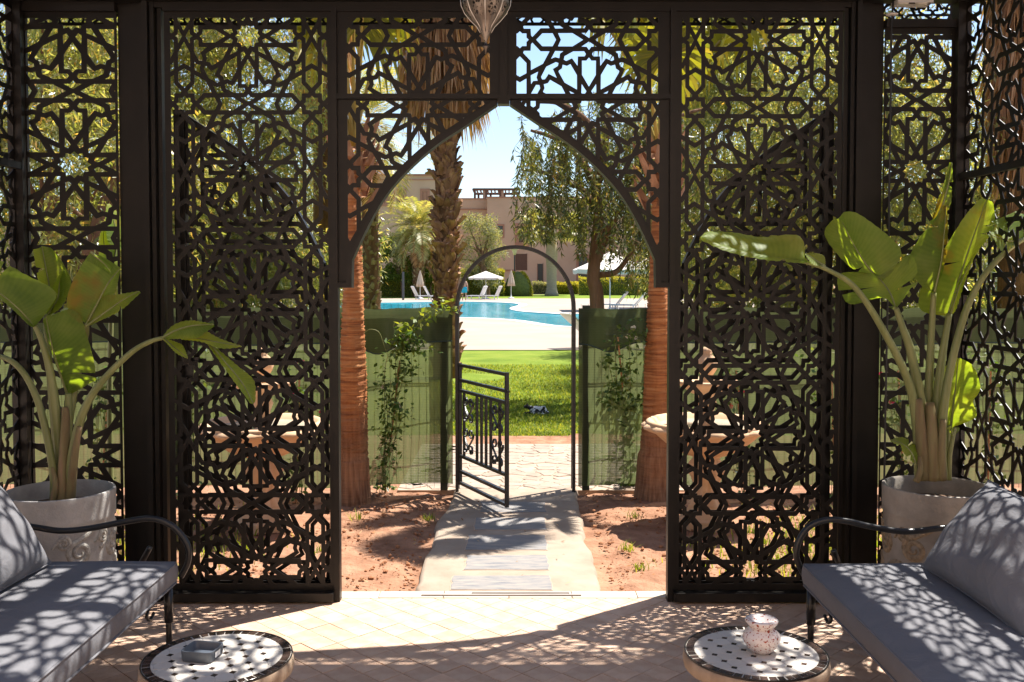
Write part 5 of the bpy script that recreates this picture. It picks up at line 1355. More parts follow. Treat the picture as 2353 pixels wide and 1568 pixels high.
M['fpost'] = simple('green_post_paint', two((0.018, 0.036, 0.022), .1), .45, 6, 0)
def fence(x0, x1, posts, label, seed):
    t = thing('mesh_fence', label, 'fence', ((x0+x1)/2, YF + .05, 0), 'green shade cloth fences')
    rg = random.Random(seed); ph = [rg.uniform(0, 6.28) for _ in range(8)]
    for px in posts: MB().box(px-.028, px+.028, YF + .045, YF + .10, 0, 1.44).build('post', M['fpost'], t)
    nx = int((x1-x0)/.04)
    zt_ = lambda x: 1.418 + .006*math.sin(9*x+ph[0]) + .004*math.sin(23*x+ph[1])
    def fold(x, z): return .010*math.sin(3.1*x+ph[2]+z) + .003*math.sin(9*x + 7*z + ph[3]) + .0012*math.sin(19*x - 23*z + ph[5])
    rows = []
    for j in range(25):
        f = j/24; r = []
        for i in range(nx+1):
            x = x0 + (x1-x0)*i/nx; zb = .03 + .012*math.sin(4*x+ph[4]) + .02*max(0, math.sin(2.3*x+ph[1]))
            z = zb + (zt_(x)-zb)*f; r.append((x, YF + .03 + fold(x, z)*(1-.6*f), z))
        rows.append(r)
    MB().grid(rows).build('shade_cloth', M['cloth'], t, True)
    rows = []
    lo = lambda x: 1.15 + .012*math.sin(2.1*x+ph[2]) - .075*math.exp(-((x - (-1.03 if x1 < 0 else .76))/.13)**2) - .008*math.sin(5*x+ph[6]) - (.03 if x1 < 0 and x > -.8 else 0)*0
    for j in range(11):
        f = j/10; r = []
        for i in range(nx+1):
            x = x0 + (x1-x0)*i/nx; z = lo(x) + (zt_(x)-lo(x))*f
            r.append((x, YF + .012 + fold(x, z)*.5 - .025*(1-f)**2*(1+math.sin(4*x+ph[7])), z))
        rows.append(r)
    MB().grid(rows).build('folded_top', M['cloth2'], t, True)
    hem = [(r.x, r.y-.002, r.z) for r in (Vector(p) for p in rows[0])]
    MB().tube(hem, .005, 5).build('hem', M['fpost'], t)
    w = MB(); x = x0 + .02
    while x < x1:
        w.bar((x, YF + .04, .02), (x, YF + .04, 1.452), .0022); x += .055
    for z in (.05, .25, .55, .85, .87, 1.15, 1.41): w.bar((x0, YF + .045, z), (x1, YF + .045, z), .0035)
    w.build('wire_mesh', M['fpost'], t)
    return t
fence(-7.5, -.46, (-.53, -2.6, -4.7, -6.8), 'green shade cloth fence left of the iron gateway', 3)
fence(.515, 7.5, (.575, 2.7, 4.8, 6.9), 'green shade cloth fence right of the iron gateway', 5)

# ------------------------------------------------------------------ foliage
def leafset(name, P, D, L, W, tint, m, par=None, seed=0, flat=0.0):
    """Narrow pointed leaves: positions P, directions D (both n x 3), each a folded kite."""
    rg = np.random.default_rng(seed); n = len(P)
    P = np.asarray(P, dtype=float); D = np.asarray(D, dtype=float); D /= np.linalg.norm(D, axis=1, keepdims=True)
    ref = rg.normal(size=(n, 3)); ref[:, 2] += flat*3
    side = np.cross(D, ref); side /= np.linalg.norm(side, axis=1, keepdims=True)
    l = (L*rg.uniform(.6, 1.25, n))[:, None]; w = (W*rg.uniform(.7, 1.25, n))[:, None]
    up = np.cross(side, D)
    V = np.zeros((n, 4, 3)); V[:, 0] = P; V[:, 1] = P + D*l*.45 + side*w/2 + up*w*.12; V[:, 2] = P + D*l; V[:, 3] = P + D*l*.45 - side*w/2 + up*w*.12
    return cloud(name, V, [(0, 1, 2, 3)], tint, m, par)
def crown_points(rg, n, centers, rad, droop):
    """Leaves gathered in clumps round the given centres; clumps thin out at their edge."""
    k = rg.integers(0, len(centers), n); c = np.asarray(centers)[k]
    off = rg.normal(size=(n, 3)); off /= np.linalg.norm(off, axis=1, keepdims=True)
    off *= (rg.random(n)**.5)[:, None]*rad
    P = c + off*np.array([1, 1, .8]); D = off + rg.normal(size=(n, 3))*rad*.8; D[:, 2] -= droop*rad
    tint = np.clip(.45 + .25*rg.normal(size=n) + .12*np.sin(k*2.3), 0, 1)
    return P, D, tint
def trunk_tree(name, label, base, H, crown, n, m, L, W, group=None, seed=1, lean=(0, 0), r=.12, ncl=45, clump=.55, droop=.8, limbs=7, cat='tree', barkm='bark', low=.0):
    """Tree with tapered trunk, limbs reaching clumps of leaves. crown = (rx, ry, z0, z1)."""
    rg = np.random.default_rng(seed); rr = random.Random(seed)
    t = thing(name, label, cat, base, group)
    b = Vector(base); rx, ry, z0, z1 = crown
    top = b + Vector((lean[0], lean[1], H*.62))
    tc = cr([b + Vector((0, 0, -.15)), b + Vector((lean[0]*.25 + rr.uniform(-.1, .1), lean[1]*.25, H*.2)), b + Vector((lean[0]*.6, lean[1]*.6, H*.42)), top], 6)
    tr = MB().tube(tc, [r*(1.25 if i == 0 else 1)*(1-.55*i/(len(tc)-1)) for i in range(len(tc))], 12)
    cen = []
    for _ in range(ncl):
        a = rr.uniform(0, 2*math.pi); q = math.sqrt(rr.random()); zz = rr.random()
        wd_ = math.sin(math.pi*(.12 + .8*zz))**.6
        cen.append((b.x + lean[0] + rx*q*wd_*math.cos(a), b.y + lean[1] + ry*q*wd_*math.sin(a), b.z + z0 + (z1-z0)*zz))
    for k in range(limbs):
        e = Vector(cen[k*len(cen)//limbs]); st = tc[int(len(tc)*(.45 + .5*k/limbs)) - 1]
        m_ = st.lerp(e, .5) + Vector((0, 0, .18*(e-st).length*.5))
        lc_ = cr([st, m_, e], 5); tr.tube(lc_, [r*.42*(1-.8*i/(len(lc_)-1)) for i in range(len(lc_))], 7)
    tr.build('trunk', M[barkm], t, True)
    P_, D_, ti = crown_points(rg, n, cen, clump, droop)
    leafset('crown', P_, D_, L, W, ti, M[m], t, seed)
    return t
def climber(x, Y, h, label, seed, n=420, flower=None, top=None, grp=None, m='leaf_jas'):
    rg = np.random.default_rng(seed); rr = random.Random(seed)
    t = thing('climbing_plant', label, 'plant', (x, Y, -.03), grp)
    tp = top or (x + rr.uniform(-.05, .08), Y + .12, h)
    MB().tube([(x, Y, -.04), tp], .0075, 6).build('stake', M['stake'], t)
    stems = MB(); P_ = []; D_ = []; ends = []
    for k in range(7):
        a = Vector((x + rr.uniform(-.05, .05), Y + rr.uniform(-.03, .03), -.03)); hh = h*rr.uniform(.55, 1.15)
        f = hh/h; b_ = Vector((x, Y, 0)).lerp(Vector(tp), f)
        pts = [a, Vector((x, Y, 0)).lerp(Vector(tp), f*.4) + Vector((rr.uniform(-.05, .05), rr.uniform(-.03, .02), 0)), b_ + Vector((rr.uniform(-.1, .1), rr.uniform(-.03, .0), 0)), b_ + Vector((rr.uniform(-.22, .22), rr.uniform(-.02, .04), rr.uniform(-.05, .12)))]
        c = cr(pts, 7); stems.tube(c, .0028, 5)
        for _ in range(n//7):
            q = c[min(len(c)-1, int(len(c)*rr.random()**.75))]
            P_.append((q.x + rr.gauss(0, .045), q.y + rr.gauss(-.02, .02), max(0.02, q.z + rr.gauss(0, .04)))); D_.append((rr.gauss(0, 1), rr.gauss(-.3, .7), rr.gauss(-.5, .6)))
        ends.append(c[-1]); ends.append(c[-4])
    stems.build('stem', M['stalk'], t, True)
    leafset('foliage', P_, D_, .05, .027, np.clip(rg.normal(.5, .25, len(P_)), 0, 1), M[m], t, seed, .3)
    if flower:
        fl = []
        for e in ends[:10]:
            o = MB()
            for k in range(5):
                a = 2*math.pi*k/5 + rr.random(); d1 = Vector((math.cos(a), -.4, math.sin(a)))*.018; sd = Vector((-math.sin(a), 0, math.cos(a)))*.007
                o.add([e, e + d1*.6 + sd, e + d1, e + d1*.6 - sd], [(0, 1, 2, 3)])
            o.build('flower', M[flower], t)
    return t
GJ = 'climbers trained along the fence'
v1 = gz(885, 1132, -.03)
climber(v1.x, v1.y, 1.05, 'jasmine climbing a bamboo stake by the left ringed palm', 11, 640, 'petal_w', (v1.x + .14, YF - .06, 1.02), GJ)
# its long shoot that reaches the top of the gate post
t = bpy.data.objects['climbing_plant']
rr = random.Random(3); c = cr([at(915, 820, YF-.03), at(945, 780, YF-.04), at(965, 740, YF-.04), at(990, 715, YF-.03), at(1018, 700, YF-.03), at(1035, 712, YF-.04)], 8)
MB().tube(c, .003, 5).build('stem', M['stalk'], t, True)
cc = cr([at(918, 800, YF-.03), at(925, 775, YF-.05), at(930, 755, YF-.06), at(932, 742, YF-.06)], 8)
Pq = []; Dq = []
for _ in range(150):
    q = rr.choice(c + cc); Pq.append((q.x + rr.gauss(0, .035), q.y + rr.gauss(-.01, .02), q.z + rr.gauss(0, .03))); Dq.append((rr.gauss(0, 1), rr.gauss(-.4, .6), rr.gauss(-.3, .6)))
leafset('foliage', Pq, Dq, .06, .032, np.random.default_rng(4).uniform(.3, 1, 150), M['lime'], t, 4, .3)
MB().tube(cr([at(905, 850, YF-.03), at(885, 800, YF-.06), at(872, 765, YF-.07), at(852, 757, YF-.07), at(838, 765, YF-.07)], 6), .0025, 5).build('stem', M['stalk'], t, True)
v2 = gz(1452, 1122, -.03)
climber(v2.x, v2.y, 1.08, 'jasmine climbing a thin stake by the right ringed palm', 12, 700, 'petal_w', (v2.x - .15, YF - .06, 1.2), GJ)
for k, (x, y, lab, fl) in enumerate(((-1.62, 2.28, 'leafy climber on an orange stake behind the left fountain', 'petal_r'), (-2.45, 2.3, 'sparse climber on a stake seen through the left narrow screen', None), (-3.1, 2.32, 'low leafy climber at the far left of the fence', None),
    (1.75, 2.3, 'pink flowered climber behind the right fountain', 'petal_r'), (2.42, 2.28, 'climber on orange stake beside pavilion post on the right', None), (2.95, 2.3, 'magenta flowered climber behind the right potted plant', 'petal_r'), (3.55, 2.25, 'pale flowered climber on a pink stake at the far right', 'petal_w'))):
    climber(x, y, .95, lab, 40+k, 230, fl, None, GJ)

# ------------------------------------------------------------------ fountains
M['clearwater'] = simple('basin_water', two((0.36, 0.33, 0.27), .15), .06, 5, .4, .01, bsc=14)
def fountain(cx, cy, label):
    t = thing('garden_fountain', label, 'fountain', (cx, cy, -.03), 'tiered stone garden fountains')
    def gad(nl, amp): return lambda r, z, a: r*(1 + amp*abs(math.sin(nl*a/2)) - amp*.5)
    c = (cx, cy, -.03)
    MB().lathe([(.19, 0), (.19, .06), (.17, .075), (.15, .10), (.12, .13), (.11, .15)], c, 8).build('plinth', M['stone'], t)
    MB().lathe([(.11, .15), (.085, .2), (.075, .27), (.095, .33), (.125, .38), (.105, .43), (.08, .46), (.10, .49)], c, 48, False, False, gad(8, .22)).build('pedestal', M['stone'], t, True)
    MB().lathe([(.09, .48), (.15, .495), (.22, .53), (.29, .585), (.345, .635), (.395, .655), (.425, .67), (.425, .685), (.40, .70)], c, 96, False, False, gad(18, .07)).build('basin', M['stone'], t, True)
    MB().lathe([(.402, .695), (.405, .712), (.385, .722), (.362, .715), (.345, .69), (.30, .655), (.001, .645)], c, 64, False).build('basin_rim', M['stone'], t, True)
    MB().lathe([(.345, .683), (.001, .683)], c, 48, False).build('water', M['clearwater'], t)
    MB().lathe([(.06, .64), (.05, .70), (.045, .78), (.065, .84), (.05, .88), (.07, .90)], c, 32, False, False, gad(8, .15)).build('stem', M['stone'], t, True)
    MB().lathe([(.06, .89), (.10, .905), (.16, .945), (.20, .965), (.215, .985), (.20, .995), (.17, .985), (.001, .96)], c, 64, False, False, gad(14, .07)).build('upper_basin', M['stone'], t, True)
    MB().lathe([(.04, .96), (.035, 1.02), (.06, 1.06), (.075, 1.10), (.06, 1.14), (.03, 1.17), (.04, 1.19), (.02, 1.215), (.001, 1.22)], c, 32, False, False, gad(8, .12)).build('finial', M['stone'], t, True)
fL = gz(607, 1212, -.03); fR = gz(1622, 1208, -.03)
fountain(fL.x, fL.y, 'peach stone tiered fountain behind the left lattice screen'); fountain(fR.x, fR.y, 'peach stone tiered fountain behind the right lattice screen')

# ------------------------------------------------------------------ palms
def ringed_trunk(t, base, prof, seed, lean):
    rr = random.Random(seed); rows = []; n = 40; zmax = prof[-1][1]
    z = -.08; zs = []
    while z < zmax: zs.append(z); z += rr.uniform(.008, .014) if z > .35 else rr.uniform(.015, .03)
    zs.append(zmax)
    def rad(z):
        for (r0, z0), (r1, z1) in zip(prof, prof[1:]):
            if z <= z1: return r0 + (r1-r0)*max(0, (z-z0))/(z1-z0)
        return prof[-1][0]
    ph = [rr.uniform(0, 6.28) for _ in range(5)]
    for i, z in enumerate(zs):
        w = .0085*(1 if i % 2 else -1)*rr.uniform(.2, 1.3) if z > .3 else 0
        f = z/zmax; ox_, oy_ = base[0] + lean[0]*f, base[1] + lean[1]*f
        r_ = []
        for j in range(n+1):
            a = 2*math.pi*(j % n)/n
            rr_ = rad(z) + w*(.6 + .4*math.sin(3*a + i*1.7)) + .004*math.sin(5*a + ph[0] + z*6) + (.012*abs(math.sin(7*a + ph[1])) if z < .3 else 0)
            r_.append((ox_ + rr_*math.cos(a), oy_ + rr_*math.sin(a), z + .004*math.sin(2*a + ph[2] + i)))
        rows.append(r_)
    MB().grid(rows).build('trunk', M['ringbark'], t, True)
def fan_leaf(root, tip, R_, seed, par, droop=.25, m='fan', spread=150):
    """Fan palm leaf: a stalk and pleated blades radiating from its end."""
    rr = random.Random(seed); root = Vector(root); tip = Vector(tip); d = (tip-root).normalized()
    mid = root.lerp(tip, .55) + Vector((0, 0, .12*(tip-root).length))
    MB().tube(cr([root, mid, tip], 6), [.016 - .008*i/12 for i in range(13)], 7).build('leaf_stalk', M['stalkfan'], par, True)
    sd = d.cross(Vector((0, 0, 1))); sd = sd.normalized() if sd.length > .05 else Vector((1, 0, 0)); up = sd.cross(d)
    V = []; ti = []; n = 38
    for k in range(n):
        a = R(-spread + 2*spread*k/(n-1)); L = R_*(.72 + .28*math.cos(a*.6))*rr.uniform(.92, 1.05)
        dr = d*math.cos(a) + sd*math.sin(a); w = R_*.052
        per = up; tan = (sd*math.cos(a) - d*math.sin(a))
        p0 = tip; p1 = tip + dr*L*.5 + up*(.05*R_); p2 = tip + dr*L*.8 + up*.02*R_ - Vector((0, 0, droop*.25*R_)); p3 = tip + dr*L*.98 - Vector((0, 0, droop*R_*rr.uniform(.5, 1.2)))
        pl = up*(w*.5*(1 if k % 2 else -1))
        V.append([p0, p1 + tan*w + pl, p2 + tan*w*.7, p3, p2 - tan*w*.7, p1 - tan*w - pl]); ti.append(rr.gauss(.5, .2))
    return cloud('fan_blade', np.array([[list(p) for p in q] for q in V]), [(0, 1, 5), (1, 2, 4, 5), (2, 3, 4)], np.clip(ti, 0, 1), M[m], par)
M['stalkfan'] = simple('fan_stalk', two((.34, .24, .04), .2), .45, 8, 0)
GP = 'ringed fan palms by the fence'
def fan_palm(bx, by, prof, lean, label, seed, boots, crown):
    t = thing('fan_palm', label, 'palm tree', (bx, by, 0), GP)
    ringed_trunk(t, (bx, by), prof, seed, lean)
    rr = random.Random(seed); zt_ = prof[-1][1]; top = Vector((bx + lean[0], by + lean[1], zt_))
    bm = []
    for k in range(22):
        a = k*2.4; z = zt_ - .35 + .5*k/22; r0 = .11
        o = Vector((top.x + r0*math.cos(a), top.y + r0*math.sin(a), z)); out = Vector((math.cos(a), math.sin(a), 0)); tn = Vector((-math.sin(a), math.cos(a), 0))
        w = .05; h = rr.uniform(.16, .26)
        MB().add([o - tn*w - out*.02, o + tn*w - out*.02, o + tn*w*.5 + out*.05 + Vector((0, 0, h*.6)), o + tn*w*.2 + out*.10 + Vector((0, 0, h)), o - tn*w*.2 + out*.10 + Vector((0, 0, h)), o - tn*w*.5 + out*.05 + Vector((0, 0, h*.6)), o + out*.03 + Vector((0, 0, h*.1)), o + out*.085 + Vector((0, 0, h*.6))],
                 [(0, 6, 7, 5), (6, 1, 2, 7), (5, 7, 3, 4), (7, 2, 3), (0, 1, 6)]).build('leaf_boot', M['boot'], t)
    for k, (dx, dy, dz, R_) in enumerate(crown):
        e = top + Vector((dx, dy, dz)); fan_leaf(top + Vector((0, 0, .1)), e, R_, seed*50+k, t, .25 if k % 3 else .5)
    return t
b1 = gz(812, 1152, -.03); b2 = gz(1508, 1143, -.03)
cr1 = [(.10, -.12, 1.05, .55), (-.12, .1, 1.15, .55), (.32, .25, 1.25, .55), (-.35, -.2, 1.3, .55), (.1, .35, 1.45, .6), (-.1, -.35, 1.4, .5), (-.28, .05, .78, .42), (0, .1, 1.6, .6)]
fan_palm(b1.x, b1.y, [(.135, -.1), (.118, .1), (.108, .5), (.098, .95), (.077, 1.5), (.060, 1.9), (.052, 2.25), (.06, 2.55)], (.0, .10), 'slender fan palm with orange ringed trunk left of the doorway', 21, 22, cr1)
cr2 = [(.02, -.25, .82, .45), (.45, .0, .85, .5), (-.2, .1, 1.3, .6), (.45, .5, 1.35, .6), (-.45, .3, 1.25, .55), (.15, -.45, 1.35, .55), (.7, .35, 1.2, .55), (-.3, -.4, 1.3, .5), (.1, .6, 1.2, .55), (.2, .1, 1.6, .65)]
fan_palm(b2.x, b2.y, [(.165, -.1), (.140, .1), (.115, .5), (.100, .95), (.078, 1.5), (.066, 1.85), (.050, 2.1), (.062, 2.5)], (.03, .12), 'slender fan palm with orange ringed trunk right of the doorway', 22, 22, cr2)

def boot_mesh(name, w, h, out, m):
    """A cut leaf base: broad at the trunk, curling outwards to a ragged end."""
    rows = []; rj = random.Random(int(w*1e5 + h*1e6))
    for i, (f, o) in enumerate(((0, -.02), (.3, .22), (.6, .5), (.85, .8), (1, 1.1))):
        ww = w*(1 - .62*f**1.5); sk = rj.uniform(-.2, .2)*w*f; rg_j = (lambda: rj.uniform(-.05, .05)*h if i == 4 else 0); rows.append([(-ww/2 + sk, out*o*.72, h*f + rg_j()), (-ww/4 + sk, out*o + .014, h*f + rg_j()), (ww/4 + sk, out*o + .014, h*f + rg_j()), (ww/2 + sk, out*o*.72, h*f + rg_j())])
    mb = MB(); mb.grid(rows); mb.grid([[(p[0], p[1]-.012, p[2]) for p in r][::-1] for r in rows])
    return mb.mesh(name, m)
def shaggy_palm(px, base_y, Y, wpx, z1, label, m, nb, seed, grp, lean=(0, 0), bw=.19, bh=.24, skirt=None):
    p = at(px, base_y, Y); r = wpx/2*(Y+DC)/F
    t = thing('palm_tree', label, 'palm tree', (p.x, Y, -.06), grp)
    pts = [(p.x + lean[0]*f, Y + lean[1]*f, -.1 + (z1+.1)*f) for f in (0, .2, .4, .6, .8, 1)]
    tr = MB().tube(pts, [r*1.12, r*.9, r*.84, r*.82, r*.8, r*.78], 20).build('trunk', M['fibre'], t, True)
    rr = random.Random(seed); ms = [boot_mesh('leaf_boot', bw*k, bh*q, bw*.34*j, M[m]) for k, q, j in ((1, 1, 1), (1.15, .8, .8), (.85, 1.15, 1.2), (1, .7, 1.5), (.7, 1.3, .9), (1.1, .6, 1.9), (.6, 1.0, 1.6))]
    for k in range(nb):
        f = (k + rr.random()*.7)/nb; a = k*2.39996 + rr.uniform(-.2, .2)
        if math.sin(a) > .75: a = -a
        c = Vector((p.x + lean[0]*f, Y + lean[1]*f, -.08 + (z1 + .05)*f))
        o = link('leaf_boot', rr.choice(ms), tr)
        base = c + Vector((math.cos(a), math.sin(a), 0))*(r*(.84 - .06*f))
        o.location = base - wloc(tr)
        o.rotation_euler = (R(rr.uniform(-14, 8)), R(rr.uniform(-38, 38)), a - math.pi/2)
        s_ = rr.uniform(.6, 1.15); o.scale = (s_, s_, s_)
    return t, p
pm, pp_ = shaggy_palm(1027, 860, 11.66, 58, 4.75, 'thick palm with shaggy brown leaf bases in the middle of the doorway view', 'boot', 300, 5, None)
r0 = .27
rgn = np.random.default_rng(5); n_ = 5200
a_ = rgn.uniform(0, 2*np.pi, n_); q_ = rgn.random(n_); zt_ = 4.85 + 3.6*rgn.random(n_)**1.2; rad = r0 + .12 + .42*rgn.random(n_)**1.5*np.clip((zt_-3.7)/2, .35, 1)
Pk = np.stack([pp_.x + rad*np.cos(a_), 11.66 + rad*np.sin(a_), zt_ + .15*rgn.normal(size=n_)], 1)
Dk = np.stack([.16*np.cos(a_) + .1*rgn.normal(size=n_), .16*np.sin(a_) + .1*rgn.normal(size=n_), -np.ones(n_)], 1)
tag(leafset('frond_skirt', Pk, Dk, .75, .035, np.clip(rgn.normal(.5, .27, n_), 0, 1), M['thatch'], pm, 5), kind='stuff')
core = MB().tube([(pp_.x, 11.66, 4.6), (pp_.x, 11.66, 6.2), (pp_.x, 11.66, 8.2)], [.30, .48, .45], 16).build('skirt_core', M['fibre'], pm, True)
def feather(name, base, az, el, L, seed, par, m='frond', nl=46, ll=.42, w=.030, bend=1.0):
    """Feather palm frond: arching midrib with leaflets down both sides."""
    rr = random.Random(seed); d = Vector((math.cos(az), math.sin(az), 0)); base = Vector(base)
    pts = []
    for i in range(13):
        f = i/12; e = el - bend*1.15*f**1.3
        pts.append(base if i == 0 else pts[-1] + (d*math.cos(e) + Vector((0, 0, math.sin(e))))*L/12)
    V = []; ti = []; sd = Vector((-d.y, d.x, 0))
    for k in range(nl):
        f = .12 + .86*k/(nl-1); i = min(int(f*12), 11); p = pts[i].lerp(pts[i+1], f*12-i); t_ = (pts[i+1]-pts[i]).normalized(); up = sd.cross(t_)
        l = ll*math.sin(math.pi*min(1, .18 + .8*f))**.6*rr.uniform(.85, 1.1)
        for s in (-1, 1):
            dr = (sd*s*.78 + t_*.6 + up*.25*rr.uniform(.3, 1.4)*(-1 if up.z < 0 else 1)).normalized(); wv = t_*w*.5
            q = p + dr*l*.5; e_ = p + dr*l - Vector((0, 0, .18*l))
            V.append([p, q + wv, e_, q - wv]); ti.append(rr.gauss(.5, .22))
    V += [[pts[i] + sd*.012*(1-i/13), pts[i+1] + sd*.011*(1-i/13), pts[i+1] - sd*.011*(1-i/13), pts[i] - sd*.012*(1-i/13)] for i in range(12)]; ti += [.9]*12
    return cloud(name, np.array([[list(v) for v in q] for q in V]), [(0, 1, 2, 3)], np.clip(ti, 0, 1), M[m], par)
def feather_crown(t, top, n, L, seed, m='frond', ll=.42, w=.03, e0=-.7, e1=1.35):
    rr = random.Random(seed)
    for k in range(n):
        f = k/(n-1); feather('frond', top, k*2.39996 + rr.uniform(-.2, .2), e0 + (e1-e0)*f + rr.uniform(-.1, .1), L*rr.uniform(.85, 1.1)*(1-.12*f), seed*97+k, t, m if f > .22 else 'thatch' if f < .1 else m, 40, ll, w)
feather_crown(pm, (pp_.x, 11.66, 8.2), 26, 2.4, 3, 'frond', .55, .04, .0)
dp, dq = shaggy_palm(858, 812, 17.5, 44, 5.2, 'date palm with olive brown trunk left of the doorway view', 'datebark', 200, 8, None, (-.1, 0), .13, .15)
feather_crown(dp, (dq.x - .1, 17.5, 5.3), 30, 2.6, 9, 'frond', .5, .04, -.75)
for k in range(7):
    a = k*.9; s0 = Vector((dq.x - .1, 17.5, 5.25)); e = s0 + Vector((math.cos(a)*.5, math.sin(a)*.5, -.75))
    MB().tube(cr([s0, s0.lerp(e, .5) + Vector((math.cos(a)*.2, math.sin(a)*.2, .2)), e], 5), .014, 5).build('date_stalk', M['stake'], dp)
    P_ = np.random.default_rng(k).normal(size=(60, 3))*np.array([.09, .09, .16]) + np.array(e); leafset('date_cluster', P_, np.tile([0, 0, -1.0], (60, 1)), .05, .035, np.full(60, .5), M['thatch'], dp, k)
# a palm whose brown skirt shows at the upper right, one high behind the left
def skirt_palm(px, Y, z0, z1, zc, label, seed, rs):
    p = at(px, 700, Y); t = thing('palm_tree', label, 'palm tree', (p.x, Y, -.06))
    MB().tube([(p.x, Y, -.1), (p.x, Y, z0 + .2), (p.x, Y, zc)], [.24, .2, .2], 14).build('trunk', M['fibre'], t, True)
    rgn = np.random.default_rng(seed); n_ = 3600
    a_ = rgn.uniform(0, 2*np.pi, n_); zt_ = z0 + .5 + (z1-z0)*rgn.random(n_); rad = rs*(.35 + .65*rgn.random(n_)**.7)*np.clip((zt_-z0)/1.2, .4, 1)
    P_ = np.stack([p.x + rad*np.cos(a_), Y + rad*np.sin(a_), zt_], 1); D_ = np.stack([.15*np.cos(a_) + .1*rgn.normal(size=n_), .15*np.sin(a_), -np.ones(n_)], 1)
    tag(leafset('frond_skirt', P_, D_, .8, .04, np.clip(rgn.normal(.5, .25, n_), 0, 1), M['thatch'], t, seed), kind='stuff')
    for k in range(14):
        a = k*2.4; top = Vector((p.x, Y, zc)); fan_leaf(top, top + Vector((math.cos(a)*.9, math.sin(a)*.9, .2 + .8*(k/14))), .75, seed*31+k, t)
skirt_palm(2328, 9.5, 2.95, 7.4, 8.3, 'fan palm with brown frond skirt beyond the right side wall', 61, .38)
skirt_palm(748, 13.5, 4.4, 8.2, 9.0, 'fan palm with dry skirt behind the left fixed screen', 62, .5)
# ------------------------------------------------------------------ garden trees behind the screens
GT = 'feathery trees behind the fence'
def bg(px, Y): p = at(px, 700, Y); return (p.x, Y, -.08)
for px, Y, H, crown, n, L, W, lab, sd, lean in (
    (90, 7.2, 5.2, (1.9, 1.3, .5, 5.4), 42000, .12, .026, 'feathery olive tree seen through the far left screen', 71, (.2, 0)),
    (300, 9.5, 6.2, (2.3, 1.4, .4, 6.6), 56000, .125, .027, 'feathery tree behind the left post with golden tinted leaves', 72, (.3, .1)),
    (520, 11.0, 6.6, (2.3, 1.5, .6, 6.8), 56000, .125, .027, 'feathery tree seen through the wide left screen', 73, (-.2, .2)),
    (715, 20.5, 5.0, (1.7, 1.3, .6, 4.6), 16000, .14, .03, 'feathery tree beside the date palm on the left', 74, (.1, .1)),
    (1660, 14.0, 6.4, (1.7, 1.2, 1.2, 6.6), 22000, .13, .028, 'slim feathery tree between the right ringed palm and the right screen', 79, (.1, .1)),
    (1745, 11.5, 6.4, (2.4, 1.4, .8, 6.6), 46000, .125, .027, 'feathery tree seen through the wide right screen', 75, (.2, .2)),
    (2010, 9.8, 5.4, (2.0, 1.3, .6, 5.8), 38000, .125, .027, 'feathery olive tree behind the narrow right screen', 76, (-.1, .1)),
    (2240, 12.5, 6.2, (2.4, 1.4, .8, 5.6), 42000, .125, .027, 'grey green tree behind the corner of the right side wall', 77, (.1, .1)),
    (1620, 17.5, 6.6, (2.0, 1.4, 1.4, 7.0), 24000, .14, .03, 'feathery tree behind the right ringed palm', 78, (.1, .1))):
    trunk_tree('feathery_tree', lab, bg(px, Y), H, crown, n, 'acacia', L, W, GT, sd, lean, .09, 100, .6, .9, 9)
trunk_tree('broadleaf_tree', 'bright green leafy tree beyond the right side wall', bg(2420, 22), 6.5, (2.6, 2, 2.2, 7.0), 11000, 'lime', .16, .075, None, 81, (.1, 0), .16, 45, .6, .4, 8)
# a leaning reddish trunk behind the narrow left screen
lt_ = thing('leaning_trunk', 'bare reddish leaning trunk seen through the narrow left screen', 'tree', bg(225, 6.2))
MB().tube(cr([at(175, 760, 6.2), at(205, 640, 6.2), at(228, 540, 6.2), at(262, 440, 6.3), at(300, 330, 6.5)], 6), [.16 - .07*i/24 for i in range(25)], 12).build('trunk', M['bark'], lt_, True)

# ------------------------------------------------------------------ the drooping tree by the pool
WY, WK = 8.3, .637
wb = at(1372, 900, WY); wt = thing('drooping_tree', 'drooping willow like tree standing on the lawn behind the right fence', 'tree', (wb.x, WY, -.06))
def pt(px, py, dy=0): return at(px, py, WY + dy*WK)
tr = MB()
def limb(pts, r0, r1, n=10):
    c = cr(pts, 6); tr.tube(c, [WK*(r0 + (r1-r0)*i/(len(c)-1)) for i in range(len(c))], n)
limb([pt(1374, 920), pt(1372, 690), pt(1364, 640), pt(1371, 560), pt(1376, 500), pt(1372, 430), pt(1388, 350), pt(1400, 260)], .17, .07, 14)
limb([pt(1372, 600), pt(1392, 540), pt(1425, 480, -.2), pt(1462, 400, -.4), pt(1490, 320, -.5)], .11, .04)
limb([pt(1378, 632), pt(1420, 622, .2), pt(1462, 560, .3), pt(1500, 480, .4)], .075, .03)
limb([pt(1373, 430), pt(1330, 360, .4), pt(1280, 320, .5), pt(1220, 300, .6)], .10, .03)
limb([pt(1388, 350), pt(1350, 280, -.5), pt(1290, 240, -.6), pt(1240, 235, -.6)], .08, .03)
limb([pt(1376, 480), pt(1330, 430, .8), pt(1260, 400, 1), pt(1200, 390, 1.1)], .09, .03)
limb([pt(1462, 400, -.4), pt(1500, 330, 0), pt(1560, 270, .2), pt(1620, 250, .3)], .07, .03)
tr.build('trunk', M['bark'], wt, True)
rr = random.Random(91); P_ = []; D_ = []; tw = MB(); ti = []
